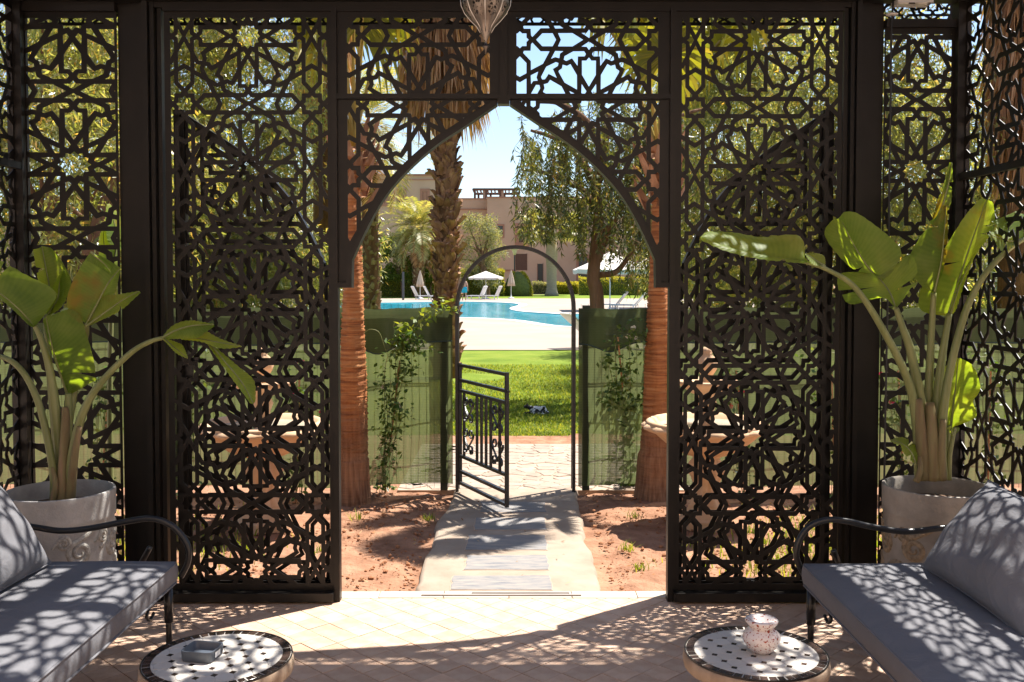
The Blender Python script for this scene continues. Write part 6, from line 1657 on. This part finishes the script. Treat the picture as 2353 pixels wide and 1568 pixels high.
def strand(top, l):
    a = rr.uniform(0, 6.28); dx, dy = WK*rr.uniform(.05, .3)*math.cos(a), WK*rr.uniform(.05, .3)*math.sin(a)
    pts = [top, top + Vector((dx*.6, dy*.6, -l*.25)), top + Vector((dx, dy, -l*.62)), top + Vector((dx*1.05 + rr.uniform(-.04, .04), dy*1.05, -l))]
    c = cr(pts, 4); tw.tube(c, [WK*.006 - WK*.0045*i/(len(c)-1) for i in range(len(c))], 3, False)
    n = int(l*69); base = rr.gauss(.45, .14)
    for k in range(n):
        f = (k + rr.random())/n*(len(c)-1); i = min(int(f), len(c)-2); q = c[i].lerp(c[i+1], f-i)
        P_.append(q); D_.append((rr.gauss(0, .7), rr.gauss(0, .7), -.9 + rr.gauss(0, .45))); ti.append(base + rr.gauss(0, .16))
tops = []
for _ in range(265):
    # an uneven dome: the leafy shell lies outside the limbs
    px = rr.uniform(1185, 1640); f = (px-1410)/235
    ymin = 205 + 150*max(0, abs(f))**2.4 + rr.uniform(0, 120)
    if px < 1215: ymin = rr.uniform(255, 420)
    tops.append((px, ymin))
for px, py in tops:
    d_ = rr.uniform(-1.7, 1.7); t_ = pt(px, py, d_)
    bot = 640 if px > 1300 else 560
    if 1225 < px < 1300: bot = 600
    if px > 1395: bot = 690
    zb = pt(px, rr.uniform(py + 60, bot), d_).z
    strand(t_, max(.3, (t_.z - zb)*rr.uniform(.45, 1.0)))
for _ in range(140):
    px = rr.uniform(1195, 1540); py = rr.uniform(330, 520); d_ = rr.uniform(-1.6, 1.6); t_ = pt(px, py, d_)
    lim = (560 if px < 1300 else 600 if px < 1390 else 685)
    strand(t_, max(.26, t_.z - pt(px, rr.uniform(min(py+70, lim-5), lim), d_).z))
tw.build('twigs', M['bark'], wt)
leafset('foliage', P_, D_, .10, .0195, np.clip(ti, 0, 1), M['willow'], wt, 92)

# ------------------------------------------------------------------ buildings beyond the pool
def gY(py): return gz(1177, py).y
BY = 118.0
def wbox(mb, px0, px1, py0, py1, Y, depth):
    a = at(px0, py1, Y); b = at(px1, py0, Y); mb.box(a.x, b.x, Y, Y + depth, max(a.z, -.08) if py1 < 690 else -.08, b.z); return mb
def window(par, px0, px1, py0, py1, Y, surround=.25, panes=2, m='glassdark'):
    a = at(px0, py1, Y); b = at(px1, py0, Y); f = MB(); w = .09
    if surround:
        f.box(a.x-surround, a.x, Y-.09, Y+.05, a.z-surround, b.z+surround).box(b.x, b.x+surround, Y-.09, Y+.05, a.z-surround, b.z+surround)
        f.box(a.x, b.x, Y-.09, Y+.05, b.z, b.z+surround).box(a.x, b.x, Y-.12, Y+.05, a.z-surround, a.z)
    else: f.box(a.x-.06, a.x, Y-.04, Y+.05, a.z, b.z).box(b.x, b.x+.06, Y-.04, Y+.05, a.z, b.z)
    wo = f.build('window', M['stucco2'], par)
    dx = (b.x-a.x)/panes
    for k in range(panes): MB().box(a.x + dx*k + .04, a.x + dx*(k+1) - .04, Y-.03, Y-.005, a.z+.04, b.z-.04).build('pane', M[m], wo)
    fr = MB()
    for k in range(panes+1): fr.box(a.x + dx*k - .04, a.x + dx*k + .04, Y-.05, Y-.004, a.z, b.z)
    fr.build('sash', M['darkwood'], wo)
bd = thing('house', 'two storey salmon stucco house beyond the pool with roof pergola', 'house', (at(1200, 660, BY).x, BY, -.08))
w = MB(); wbox(w, 1120, 1400, 455, 700, BY, 14); w.build('front_wall', M['stucco'], bd)
w = MB(); wbox(w, 1040, 1120, 458, 700, BY + 1.6, 12); w.build('side_wing', M['stucco'], bd)
w = MB(); wbox(w, 1118, 1402, 452, 455, BY - .1, 14.2); wbox(w, 1038, 1118, 455.5, 458, BY + 1.5, 12); w.build('parapet', M['stucco2'], bd)
w = MB(); wbox(w, 1052, 1120, 480, 482, BY + 1.45, .2); wbox(w, 1160, 1186, 620, 623, BY - .15, .2); w.build('string_course', M['stucco2'], bd)
window(bd, 1143, 1156, 519, 543, BY, .2, 1); window(bd, 1193, 1207, 522, 558, BY - .02, .5, 1, 'darkwood')
window(bd, 1186, 1211, 583, 622, BY - .02, .0, 1, 'darkwood'); window(bd, 1236, 1248, 606, 648, BY - .02, .0, 1)
window(bd, 1290, 1306, 520, 548, BY, .3, 2); window(bd, 1330, 1350, 590, 640, BY, .3, 2)
po = MB().box(at(1087, 438, BY+2.5).x, at(1195, 433, BY+2.5).x, BY+2.4, BY+2.7, at(1087, 438, BY+2.5).z, at(1195, 433, BY+2.5).z).build('roof_pergola', M['darkwood'], bd)
for px in (1092, 1118, 1150, 1182): a = at(px, 456, BY + 3); b = at(px, 438, BY + 2.5); MB().box(a.x-.14, a.x+.14, BY + 2.42, BY + 2.68, a.z, b.z).build('pergola_post', M['darkwood'], po)
for px in (1100, 1128, 1160, 1190): a = at(px, 456, BY + 9); b = at(px, 438, BY + 2.5); MB().box(a.x-.14, a.x+.14, BY + 9.02, BY + 9.28, a.z, b.z).build('pergola_post', M['darkwood'], po)
a = at(1087, 438, BY + 2.5); b = at(1195, 433, BY + 2.5); MB().box(a.x, b.x, BY + 9, BY + 9.3, a.z, b.z).build('pergola_beam', M['darkwood'], po)
for k in range(14): x = a.x + (b.x-a.x)*k/13; MB().box(x-.09, x+.09, BY + 2.72, BY + 8.98, b.z - .18, b.z - .03).build('slat', M['darkwood'], po)
for px0, px1 in ((1110, 1118), (1150, 1158)): a = at(px0, 456, BY + 3.3); b = at(px1, 437, BY + 3.3); MB().box(a.x, b.x, BY + 3.3, BY + 3.5, a.z, b.z).build('curtain', M['cream'], po)
b2_ = thing('house', 'salmon stucco house with stepped parapet behind the far date palm', 'house', (at(930, 660, 106).x, 106, -.08))
w = MB(); wbox(w, 815, 1002, 404, 700, 106, 14); w.build('front_wall', M['stucco'], b2_)
w = MB(); wbox(w, 812, 1004, 400, 404, 105.8, 14.4); wbox(w, 815, 1002, 412, 414, 105.9, .2); w.build('parapet', M['stucco2'], b2_)
a = at(865, 401, 109); b = at(902, 386, 109); MB().box(a.x, b.x, 109, 111, a.z, b.z).build('roof_tank', M['white'], b2_)
for px in (884, 918, 972): window(b2_, px, px + 10, 440, 468, 106, .3, 1, 'stucco2')
window(b2_, 950, 965, 540, 556, 106, .2, 1); window(b2_, 992, 1000, 600, 618, 106, .2, 1); window(b2_, 870, 885, 545, 580, 106, .3, 2)
b3 = thing('house', 'low salmon house half hidden behind trees on the right', 'house', (at(1600, 660, 112).x, 112, -.08))
w = MB(); wbox(w, 1420, 1900, 500, 700, 112, 12); w.build('front_wall', M['stucco'], b3)
w = MB(); wbox(w, 1418, 1902, 496, 500, 111.8, 12.4); w.build('parapet', M['stucco2'], b3)
for px in (1470, 1560, 1650, 1760, 1840): window(b3, px, px + 16, 560, 596, 112, .3, 2)
b4 = thing('house', 'salmon house far left behind the feathery trees', 'house', (at(300, 660, 112).x, 112, -.08))
w = MB(); wbox(w, -100, 640, 500, 700, 112, 12); w.build('front_wall', M['stucco'], b4)
for px in (60, 200, 330, 450, 560): window(b4, px, px + 16, 560, 596, 112, .3, 2)
b5 = thing('house', 'salmon house far right beyond the white notice board', 'house', (at(2330, 660, 100).x, 100, -.08))
w = MB(); wbox(w, 2150, 2700, 520, 700, 100, 12); w.build('front_wall', M['stucco'], b5)
for px in (2200, 2318, 2420): window(b5, px, px + 18, 610, 640, 100, .3, 2)

# ------------------------------------------------------------------ hedges and far plants
def hedge(name, label, x0, x1, Y, d, z1, n, m, seed, group=None, round_=False, L=.16, W=.09):
    rgn = np.random.default_rng(seed); t = thing(name, label, 'hedge' if not round_ else 'bush', ((x0+x1)/2, Y, -.05), group)
    cx, rx = (x0+x1)/2, (x1-x0)/2
    if round_:
        u = rgn.normal(size=(n, 3)); u /= np.linalg.norm(u, axis=1, keepdims=True); u[:, 2] = np.abs(u[:, 2])
        s = 1 - .10*rgn.random((n, 1))**2; P_ = np.array([cx, Y, -.05]) + u*s*np.array([rx, d/2, z1])*(.93 + .07*np.sin(u[:, :1]*7 + u[:, 2:]*5)); D_ = u + .6*rgn.normal(size=(n, 3))
        MB().lathe([(rx*.9, -.05), (rx*.92, z1*.35), (rx*.75, z1*.62), (rx*.42, z1*.84), (.01, z1*.92)], (cx, Y, 0), 24).build('twigs', M['hedgecore'], t, True)
    else:
        k = rgn.integers(0, 3, n); P_ = np.zeros((n, 3)); D_ = rgn.normal(size=(n, 3))*.7
        P_[:, 0] = x0 + (x1-x0)*rgn.random(n); P_[:, 1] = Y - d/2 + d*rgn.random(n); P_[:, 2] = z1*rgn.random(n)
        j = .06*np.sin(P_[:, 0]*3.1) + .05*rgn.normal(size=n)
        P_[k == 0, 1] = Y - d/2; D_[k == 0, 1] -= 1; P_[k == 0, 1] += j[k == 0]; P_[k == 1, 2] = z1; D_[k == 1, 2] += 1; P_[k == 1, 2] += j[k == 1]
        P_[k == 2, 1] = Y - d/2 + .12 + j[k == 2]
        MB().box(x0+.05, x1-.05, Y-d/2+.12, Y+d/2-.1, -.08, z1-.12).build('twigs', M['hedgecore'], t)
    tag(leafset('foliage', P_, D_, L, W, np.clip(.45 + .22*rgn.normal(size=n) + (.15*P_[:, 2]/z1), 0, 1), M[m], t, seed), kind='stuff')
    return t
M['hedgecore'] = simple('hedge_twigs', two((.10, .115, .025), .3), .95, 6, 0)
GH = 'clipped hedges beyond the pool'
def hx(px, Y): return at(px, 660, Y).x
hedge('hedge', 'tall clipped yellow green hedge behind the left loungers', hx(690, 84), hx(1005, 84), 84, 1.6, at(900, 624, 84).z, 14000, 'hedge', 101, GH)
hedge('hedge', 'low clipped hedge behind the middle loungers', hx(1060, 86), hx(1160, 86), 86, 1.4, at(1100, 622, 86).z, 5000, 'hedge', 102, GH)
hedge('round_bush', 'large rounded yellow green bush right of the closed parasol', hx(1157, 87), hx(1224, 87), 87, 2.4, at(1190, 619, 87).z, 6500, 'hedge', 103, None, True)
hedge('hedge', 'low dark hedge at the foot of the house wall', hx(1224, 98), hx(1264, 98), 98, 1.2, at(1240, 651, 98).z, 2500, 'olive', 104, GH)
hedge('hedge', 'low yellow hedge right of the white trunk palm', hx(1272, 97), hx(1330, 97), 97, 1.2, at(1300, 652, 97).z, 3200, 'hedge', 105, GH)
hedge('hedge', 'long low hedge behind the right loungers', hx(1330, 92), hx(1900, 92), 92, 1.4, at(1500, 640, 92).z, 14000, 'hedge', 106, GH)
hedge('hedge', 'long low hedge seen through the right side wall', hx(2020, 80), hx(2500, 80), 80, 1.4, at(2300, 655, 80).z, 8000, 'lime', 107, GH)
hedge('hedge', 'long hedge seen through the left screens', hx(-60, 84), hx(680, 84), 84, 1.6, at(300, 630, 84).z, 14000, 'hedge', 108, GH)
for k, (px, py) in enumerate(((1140, 640), (1158, 622), (1245, 648), (1182, 668))):
    pass
trunk_tree('grey_tree', 'silvery olive tree with leaning trunk beside the open parasol', (at(1118, 690, 84).x, 84, -.05), 7.2, (2.2, 1.8, 1.2, 7.4), 9500, 'olive', .26, .07, None, 111, (-.55, 0), .42, 40, .8, .1, 9)
trunk_tree('young_tree', 'young bright green tree behind the left loungers', (at(925, 690, 82.5).x, 82.5, -.05), 5.2, (2.0, 1.5, 1.5, 5.6), 6500, 'lime', .24, .12, None, 112, (-.3, 0), .09, 40, .6, 0, 10)
trunk_tree('young_tree', 'small bright green tree right of the far date palm', (at(992, 690, 83).x, 83, -.05), 4.2, (.9, .9, 1.5, 4.0), 3000, 'lime', .24, .12, None, 113, (.1, 0), .08, 18, .5, 0, 6)
trunk_tree('grey_tree', 'dusty grey green tree left of the date palm trunk', (at(800, 690, 80).x, 80, -.05), 5, (2.4, 1.5, .4, 4.6), 8000, 'olive', .26, .08, None, 114, (0, 0), .15, 35, .8, .1, 8)
# far date palm
fd = at(963, 684, 81); ft_ = thing('date_palm', 'small date palm with arching pale fronds in front of the house', 'palm tree', (fd.x, 81, -.05))
zt_ = at(960, 528, 81).z
MB().tube([(fd.x, 81, -.1), (fd.x - .05, 81, zt_*.5), (fd.x - .1, 81, zt_)], [.58, .46, .5], 16).build('trunk', M['fibre'], ft_, True)
rr = random.Random(6); mbm = boot_mesh('leaf_boot', .34, .34, .16, M['datebark']); trk = [o for o in ft_.children if o.name.startswith('trunk')][0]
for k in range(150):
    f = k/150; a = k*2.4; o = link('leaf_boot', mbm, trk); base = Vector((fd.x - .1*f, 81, zt_*f)) + Vector((math.cos(a), math.sin(a), 0))*.44
    o.location = base - wloc(trk); o.rotation_euler = (R(rr.uniform(-10, 5)), R(rr.uniform(-18, 18)), a - math.pi/2)
feather_crown(ft_, (fd.x - .1, 81, zt_ + .1), 52, 4.4, 17, 'frond', 1.1, .10, -.85, 1.45)
# white trunked palm right of the bush
wp = at(1268, 675, 90); w_ = thing('bottle_palm', 'pale grey palm trunk swelling at its foot near the house', 'palm tree', (wp.x, 90, -.05))
M['palebark'] = simple('pale_bark', two((.36, .29, .22), .15), .9, 3, .5, .03, scale=(1, 1, 6))
MB().lathe([(.72, -.05), (.60, .25), (.50, .8), (.5, 2), (.52, 3), (.6, 3.9), (.55, 4.6), (.4, 6.5)], (wp.x, 90, 0), 20).build('trunk', M['palebark'], w_, True)
for k in range(22): a = k*2.4; top = Vector((wp.x, 90, 6.6)); fan_leaf(top, top + Vector((math.cos(a)*2.2, math.sin(a)*2.2, -.9 + 2.4*k/22)), 1.5, 700+k, w_, .4, 'frond')

# ------------------------------------------------------------------ loungers, parasols and people by the pool
def lounger(px, py, ang, label, rise=55):
    g = gz(px, py, -.045); t = thing('sun_lounger', label, 'sun lounger', (g.x, g.y, -.045), 'white plastic loungers')
    def add(nm, mb): o = mb.mesh(nm, M['white']); o = link(nm, o); o.parent = t; return o
    for k in range(9): add('slat', MB().box(-.30, .30, .02 + k*.135, .13 + k*.135, .30, .325))
    add('frame', MB().box(-.34, -.30, -.05, 1.3, .26, .33).box(.30, .34, -.05, 1.3, .26, .33).box(-.30, .30, 1.24, 1.28, .26, .31))
    b = MB(); c_, s_ = math.cos(R(rise)), math.sin(R(rise))
    for x0, x1, h0, h1 in ((-.33, -.27, 0, .82), (.27, .33, 0, .82), (-.27, .27, .76, .84)):
        b.add([(x0, -h0*c_, .31 + h0*s_), (x1, -h0*c_, .31 + h0*s_), (x1, -h1*c_, .31 + h1*s_), (x0, -h1*c_, .31 + h1*s_), (x0, -h0*c_+.03, .335 + h0*s_), (x1, -h0*c_+.03, .335 + h0*s_), (x1, -h1*c_+.03, .335 + h1*s_), (x0, -h1*c_+.03, .335 + h1*s_)],
              [(0,3,2,1),(4,5,6,7),(0,1,5,4),(1,2,6,5),(2,3,7,6),(3,0,4,7)])
    bo = add('backrest', b)
    for k in range(6):
        x0 = -.26 + k*.09; q = MB().add([(x0, -.02*c_, .31 + .02*s_), (x0+.07, -.02*c_, .31 + .02*s_), (x0+.07, -.78*c_, .31 + .78*s_), (x0, -.78*c_, .31 + .78*s_), (x0, -.02*c_+.015, .33 + .02*s_), (x0+.07, -.02*c_+.015, .33 + .02*s_), (x0+.07, -.78*c_+.015, .33 + .78*s_), (x0, -.78*c_+.015, .33 + .78*s_)],
              [(0,3,2,1),(4,5,6,7),(0,1,5,4),(1,2,6,5),(2,3,7,6),(3,0,4,7)]); o = link('back_slat', q.mesh('back_slat', M['white'])); o.parent = bo
    for x in (-.31, .31):
        for y in (.05, 1.15): add('leg', MB().bar((x, y, 0), (x, y + .04, .28), .055))
    t.rotation_euler.z = R(ang); return t
lounger(958, 689, -62, 'white lounger left of the closed parasol on the left', 62); lounger(986, 689, -70, 'white lounger right of the closed parasol on the left', 62)
lounger(1108, 688.5, 62, 'white lounger under the open parasol', 64); lounger(1142, 688.5, 66, 'white lounger next to the right closed parasol', 64)
lounger(1420, 712, 70, 'white reclined lounger behind the right fence nearest the tree', 50); lounger(1462, 714, 70, 'white reclined lounger close beside the ringed palm on the right', 48)
ch = gz(1316, 797, -.05)
t = lounger(1352, 800, -68, 'cream slatted lounger half hidden behind the right gate post', 40)
GPa = 'parasols by the pool'
def parasol(px, py, Htop, label, open_=True, R_=1.5, m='whitecan', sq=False):
    g = gz(px, py, -.045); t = thing('parasol', label, 'parasol', (g.x, g.y, -.045), GPa); c = (g.x, g.y, -.045)
    MB().tube([c, (c[0], c[1], c[2] + Htop - .05)], .028, 8).build('pole', M['white'], t)
    MB().lathe([(.28, 0), (.28, .06), (.06, .12), (.05, .3)], c, 16).build('base', M['white'], t)
    n = 8 if not sq else 4
    if open_:
        rows = []; k = n*6
        for f, z in ((0, Htop), (.3, Htop - .13*R_*.9), (.65, Htop - .26*R_*.95), (1, Htop - .36*R_)):
            r_ = []
            for j in range(k+1):
                a = 2*math.pi*j/k + (math.pi/4 if sq else 0); s = (a - (math.pi/4 if sq else 0))*n/(2*math.pi) % 1
                rad = R_*f*math.cos(math.pi/n)/math.cos(math.pi/n*(2*s-1)) + .001
                r_.append((c[0] + rad*math.cos(a), c[1] + rad*math.sin(a), c[2] + z - .04*f*math.sin(math.pi*s)))
            rows.append(r_)
        MB().grid(rows).build('canopy', M[m], t, True)
        edge = rows[-1]; vr = [edge, [(p[0], p[1], p[2] - (.20 if sq else .13) - .045*math.sin(i*math.pi/3)**2) for i, p in enumerate(edge)]]
        MB().grid(vr).build('valance', M['cream' if sq else m], t)
        rib = MB()
        for q in range(n): a = 2*math.pi*q/n + (math.pi/4 if sq else 0); rib.bar((c[0], c[1], c[2] + Htop - .1), (c[0] + R_*math.cos(a), c[1] + R_*math.sin(a), c[2] + Htop - .38*R_), .03)
        rib.build('ribs', M['white'], t)
    else:
        def fl(r, z, a): return r*(1 + .22*math.cos(8*a)) if r > .03 else r
        MB().lathe([(.02, Htop), (.06, Htop - .15), (.16, Htop - .6), (.24, Htop - 1.05), (.30, Htop - 1.35), (.10, Htop - 1.33)], c, 48, False, False, fl).build('folded_canopy', M['cream'], t, True)
    return t
parasol(966, 687, 2.35, 'closed pale pink parasol between the left loungers', False)
parasol(1117, 687, 2.3, 'open white parasol in front of the silvery tree', True, 1.45)
parasol(1175, 686, 2.4, 'closed pale pink parasol between round bush and right loungers', False)
parasol(1402, 714, 3.1, 'large square cream parasol behind the drooping tree', True, 2.6, 'whitecan', True)
parasol(1500, 708, 3.0, 'second large square cream parasol behind the right ringed palm', True, 2.4, 'whitecan', True)
def lamp(px, py, ptop, label, globe=True):
    g = gz(px, py, -.05); Y = g.y; zt_ = at(px, ptop, Y).z; t = thing('garden_lamp' if globe else 'shower_post', label, 'lamp' if globe else 'post', (g.x, Y, -.05)); 
    MB().tube([(g.x, Y, -.05), (g.x, Y, zt_ - (.7 if globe else 0))], .075 if globe else .09, 10).build('pole', M['darkpole'], t)
    if globe:
        MB().lathe([(.12, zt_-.75), (.20, zt_-.45), (.30, zt_-.22), (.30, zt_-.2)], (g.x, Y, 0), 20).build('globe', M['lampglass'], t, True)
        MB().lathe([(.46, zt_-.2), (.40, zt_-.1), (.15, zt_), (.001, zt_)], (g.x, Y, 0), 20).build('lamp_cap', M['lampglass'], t, True)
lamp(1183, 679, 569, 'garden lamp with pale globe standing before the house door'); lamp(927, 690, 625, 'dark slim post beside the left loungers', False)
# person
def person(px, py, label):
    g = gz(px, py, -.045); Y = g.y; H = at(px, 638, Y).z + .045; s = H/1.76; t = thing('person', label, 'person', (g.x, Y, -.045))
    J = {'pel': (0, 0, .95), 'wai': (0, 0, 1.08), 'che': (0, .0, 1.30), 'nec': (0, -.01, 1.47), 'hd0': (0, -.01, 1.56), 'hd1': (0, -.015, 1.64), 'hd2': (0, -.01, 1.72),
         'shl': (-.17, 0, 1.41), 'ell': (-.27, .02, 1.14), 'wrl': (-.27, -.06, .90), 'hal': (-.265, -.10, .81), 'shr': (.17, 0, 1.41), 'elr': (.29, .03, 1.15), 'wrr': (.31, -.02, .90), 'har': (.31, -.05, .81),
         'hil': (-.10, 0, .90), 'knl': (-.12, -.06, .50), 'anl': (-.13, .08, .09), 'tol': (-.14, -.06, .03), 'hir': (.10, 0, .90), 'knr': (.11, .02, .49), 'anr': (.12, .03, .08), 'tor': (.14, -.11, .03)}
    rad = {'pel': .145, 'wai': .13, 'che': .155, 'nec': .06, 'hd0': .075, 'hd1': .10, 'hd2': .075, 'shl': .075, 'ell': .048, 'wrl': .034, 'hal': .036, 'shr': .075, 'elr': .048, 'wrr': .034, 'har': .036, 'hil': .105, 'knl': .066, 'anl': .042, 'tol': .036, 'hir': .105, 'knr': .066, 'anr': .042, 'tor': .036}
    E = [('pel','wai'),('wai','che'),('che','nec'),('nec','hd0'),('hd0','hd1'),('hd1','hd2'),('che','shl'),('shl','ell'),('ell','wrl'),('wrl','hal'),('che','shr'),('shr','elr'),('elr','wrr'),('wrr','har'),('pel','hil'),('hil','knl'),('knl','anl'),('anl','tol'),('pel','hir'),('hir','knr'),('knr','anr'),('anr','tor')]
    ks = list(J); me = bpy.data.meshes.new('body'); me.from_pydata([tuple(c*s for c in J[k]) for k in ks], [(ks.index(a), ks.index(b)) for a, b in E], [])
    me.materials.append(M['skin']); o = link('body', me); o.parent = t
    o.modifiers.new('skin', 'SKIN'); 
    for i, k in enumerate(ks): me.skin_vertices[0].data[i].radius = (rad[k]*s*(1.15 if k in ('che', 'wai', 'pel') else 1), rad[k]*s*(.75 if k in ('che', 'wai') else 1)); me.skin_vertices[0].data[i].use_root = (k == 'pel')
    sb = o.modifiers.new('sub', 'SUBSURF'); sb.levels = 2; sb.render_levels = 2; o.modifiers['skin'].use_smooth_shade = True
    def part(nm, mb, m): q = link(nm, mb.mesh(nm, M[m], True)); q.parent = t
    sh = MB()
    for sx, kn in ((-.10, -.12), (.10, .11)): sh.tube([(sx*s, 0, 1.0*s), (sx*s, -.01, .88*s), (kn*1.03*s, -.03*s, .60*s)], [.135*s, .135*s, .115*s], 14)
    sh.tube([(0, 0, .88*s), (0, 0, 1.04*s)], [.17*s, .16*s], 16); part('swim_shorts', sh, 'shorts')
    part('cap', MB().lathe([(.105*s, 1.66*s), (.105*s, 1.70*s), (.085*s, 1.755*s), (.04*s, 1.785*s), (.001, 1.79*s)], (0, -.012, 0), 16).box(-.07*s, .07*s, .07*s, .19*s, 1.675*s, 1.69*s), 'hair')
    for k, sx in (('hal', -1), ('har', 1)):
        for f in range(4):
            b_ = Vector(J[k])*s + Vector(((f-1.5)*.017, -.01, -.03)); part('finger', MB().tube([b_, b_ + Vector((0, -.012, -.035)), b_ + Vector((0, -.03, -.065 + .01*abs(f-1.5)))], .008*s, 5), 'skin')
        b_ = Vector(J[k])*s + Vector((-.03*sx, -.02, 0)); part('thumb', MB().tube([b_, b_ + Vector((-.02*sx, -.02, -.03)), b_ + Vector((-.02*sx, -.035, -.05))], .009*s, 5), 'skin')
    t.rotation_euler.z = R(165)
person(1067, 691, 'person in turquoise swim shorts and dark cap walking by the pool')
# cat
cg = gz(1232, 950, -.05); ct = thing('cat', 'black and white cat lying on the shaded lawn', 'cat', (cg.x, cg.y, -.05))
def mk_cat():
    m, nd, lk, b = mat('cat_fur'); v = coords(nd, lk)
    sx = nd.new('ShaderNodeSeparateXYZ'); lk.new(v, sx.inputs[0]); n = noise(nd, lk, v, 9, 3)
    a = nd.new('ShaderNodeMath'); a.operation = 'MULTIPLY_ADD'; a.inputs[1].default_value = .35; lk.new(n, a.inputs[0]); lk.new(sx.outputs[0], a.inputs[2])
    r = ramp(nd, [(.08, (.012, .011, .011)), (.10, (.62, .60, .57))]); r.color_ramp.interpolation = 'LINEAR'
    r2 = ramp(nd, [(.50, (1, 1, 1)), (.54, (.02, .02, .02))]); lk.new(noise(nd, lk, v, 11, 2), r2.inputs[0])
    lk.new(a.outputs[0], r.inputs[0]); mx = nd.new('ShaderNodeMix'); mx.data_type = 'RGBA'; mx.blend_type = 'MULTIPLY'; mx.inputs[0].default_value = 1
    lk.new(r.outputs[0], mx.inputs[6]); lk.new(r2.outputs[0], mx.inputs[7]); lk.new(mx.outputs[2], b.inputs['Base Color']); b.inputs['Roughness'].default_value = .9; return m
M['cat'] = mk_cat()
V = [(.16,0,.09,.085),(.06,.0,.105,.10),(-.05,-.01,.11,.085),(-.12,-.03,.15,.05),(-.165,-.05,.185,.055),(-.20,-.065,.175,.042),(-.228,-.075,.165,.024),
     (-.06,-.09,.045,.032),(-.15,-.13,.03,.026),(-.20,-.15,.028,.024),(-.06,.07,.045,.03),(-.14,.06,.03,.024),(.10,-.11,.045,.045),(.02,-.15,.03,.026),(-.03,-.17,.028,.022),(.21,.03,.05,.03),(.25,-.06,.03,.022),(.20,-.15,.025,.018),(.12,-.19,.025,.014)]
Ed = [(0,1),(1,2),(2,3),(3,4),(4,5),(5,6),(2,7),(7,8),(8,9),(2,10),(10,11),(0,12),(12,13),(13,14),(0,15),(15,16),(16,17),(17,18)]
me = bpy.data.meshes.new('body'); me.from_pydata([v[:3] for v in V], Ed, []); me.materials.append(M['cat']); o = link('body', me); o.parent = ct
o.modifiers.new('skin', 'SKIN').use_smooth_shade = True
for i, v in enumerate(V): me.skin_vertices[0].data[i].radius = (v[3], v[3]); me.skin_vertices[0].data[i].use_root = (i == 1)
sb = o.modifiers.new('sub', 'SUBSURF'); sb.levels = 2; sb.render_levels = 2
for y in (-.085, -.02):
    q = link('ear', MB().add([(-.17, y-.02, .22), (-.15, y+.02, .225), (-.14, y, .215), (-.165, y, .275)], [(0,1,3),(1,2,3),(2,0,3)]).mesh('ear', M['cat'])); q.parent = ct
ct.rotation_euler.z = R(-12); ct.scale = (.66, .66, .48)
# notice board seen through the right side wall
Yn = 16.0; a = at(2266, 708, Yn); t = thing('notice_board', 'white notice board with blue symbol seen through the right side wall', 'sign', (at(2290, 700, Yn).x, Yn, -.08))
a = at(2264, 700, Yn); b = at(2316, 602, Yn)
MB().box(a.x, b.x, Yn, Yn + .04, at(2290, 704, Yn).z, b.z).build('board', M['white'], t)
for px in (2268, 2312): q = at(px, 700, Yn); MB().box(q.x-.03, q.x+.03, Yn + .041, Yn + .10, -.1, b.z).build('post', M['darkpole'], t)
a = at(2284, 690, Yn); b = at(2296, 655, Yn); MB().box(a.x, b.x, Yn-.004, Yn-.001, a.z, b.z).build('blue_symbol', M['blue'], t)
a = at(2287, 654, Yn); b = at(2293, 647, Yn); MB().box(a.x, b.x, Yn-.004, Yn-.001, a.z, b.z).build('blue_symbol', M['blue'], t)
for py in (622, 632, 640): a = at(2272, py + 1.5, Yn); b = at(2306, py - 1.5, Yn); MB().box(a.x, b.x, Yn-.004, Yn-.001, a.z, b.z).build('text_line', M['darkpole'], t)
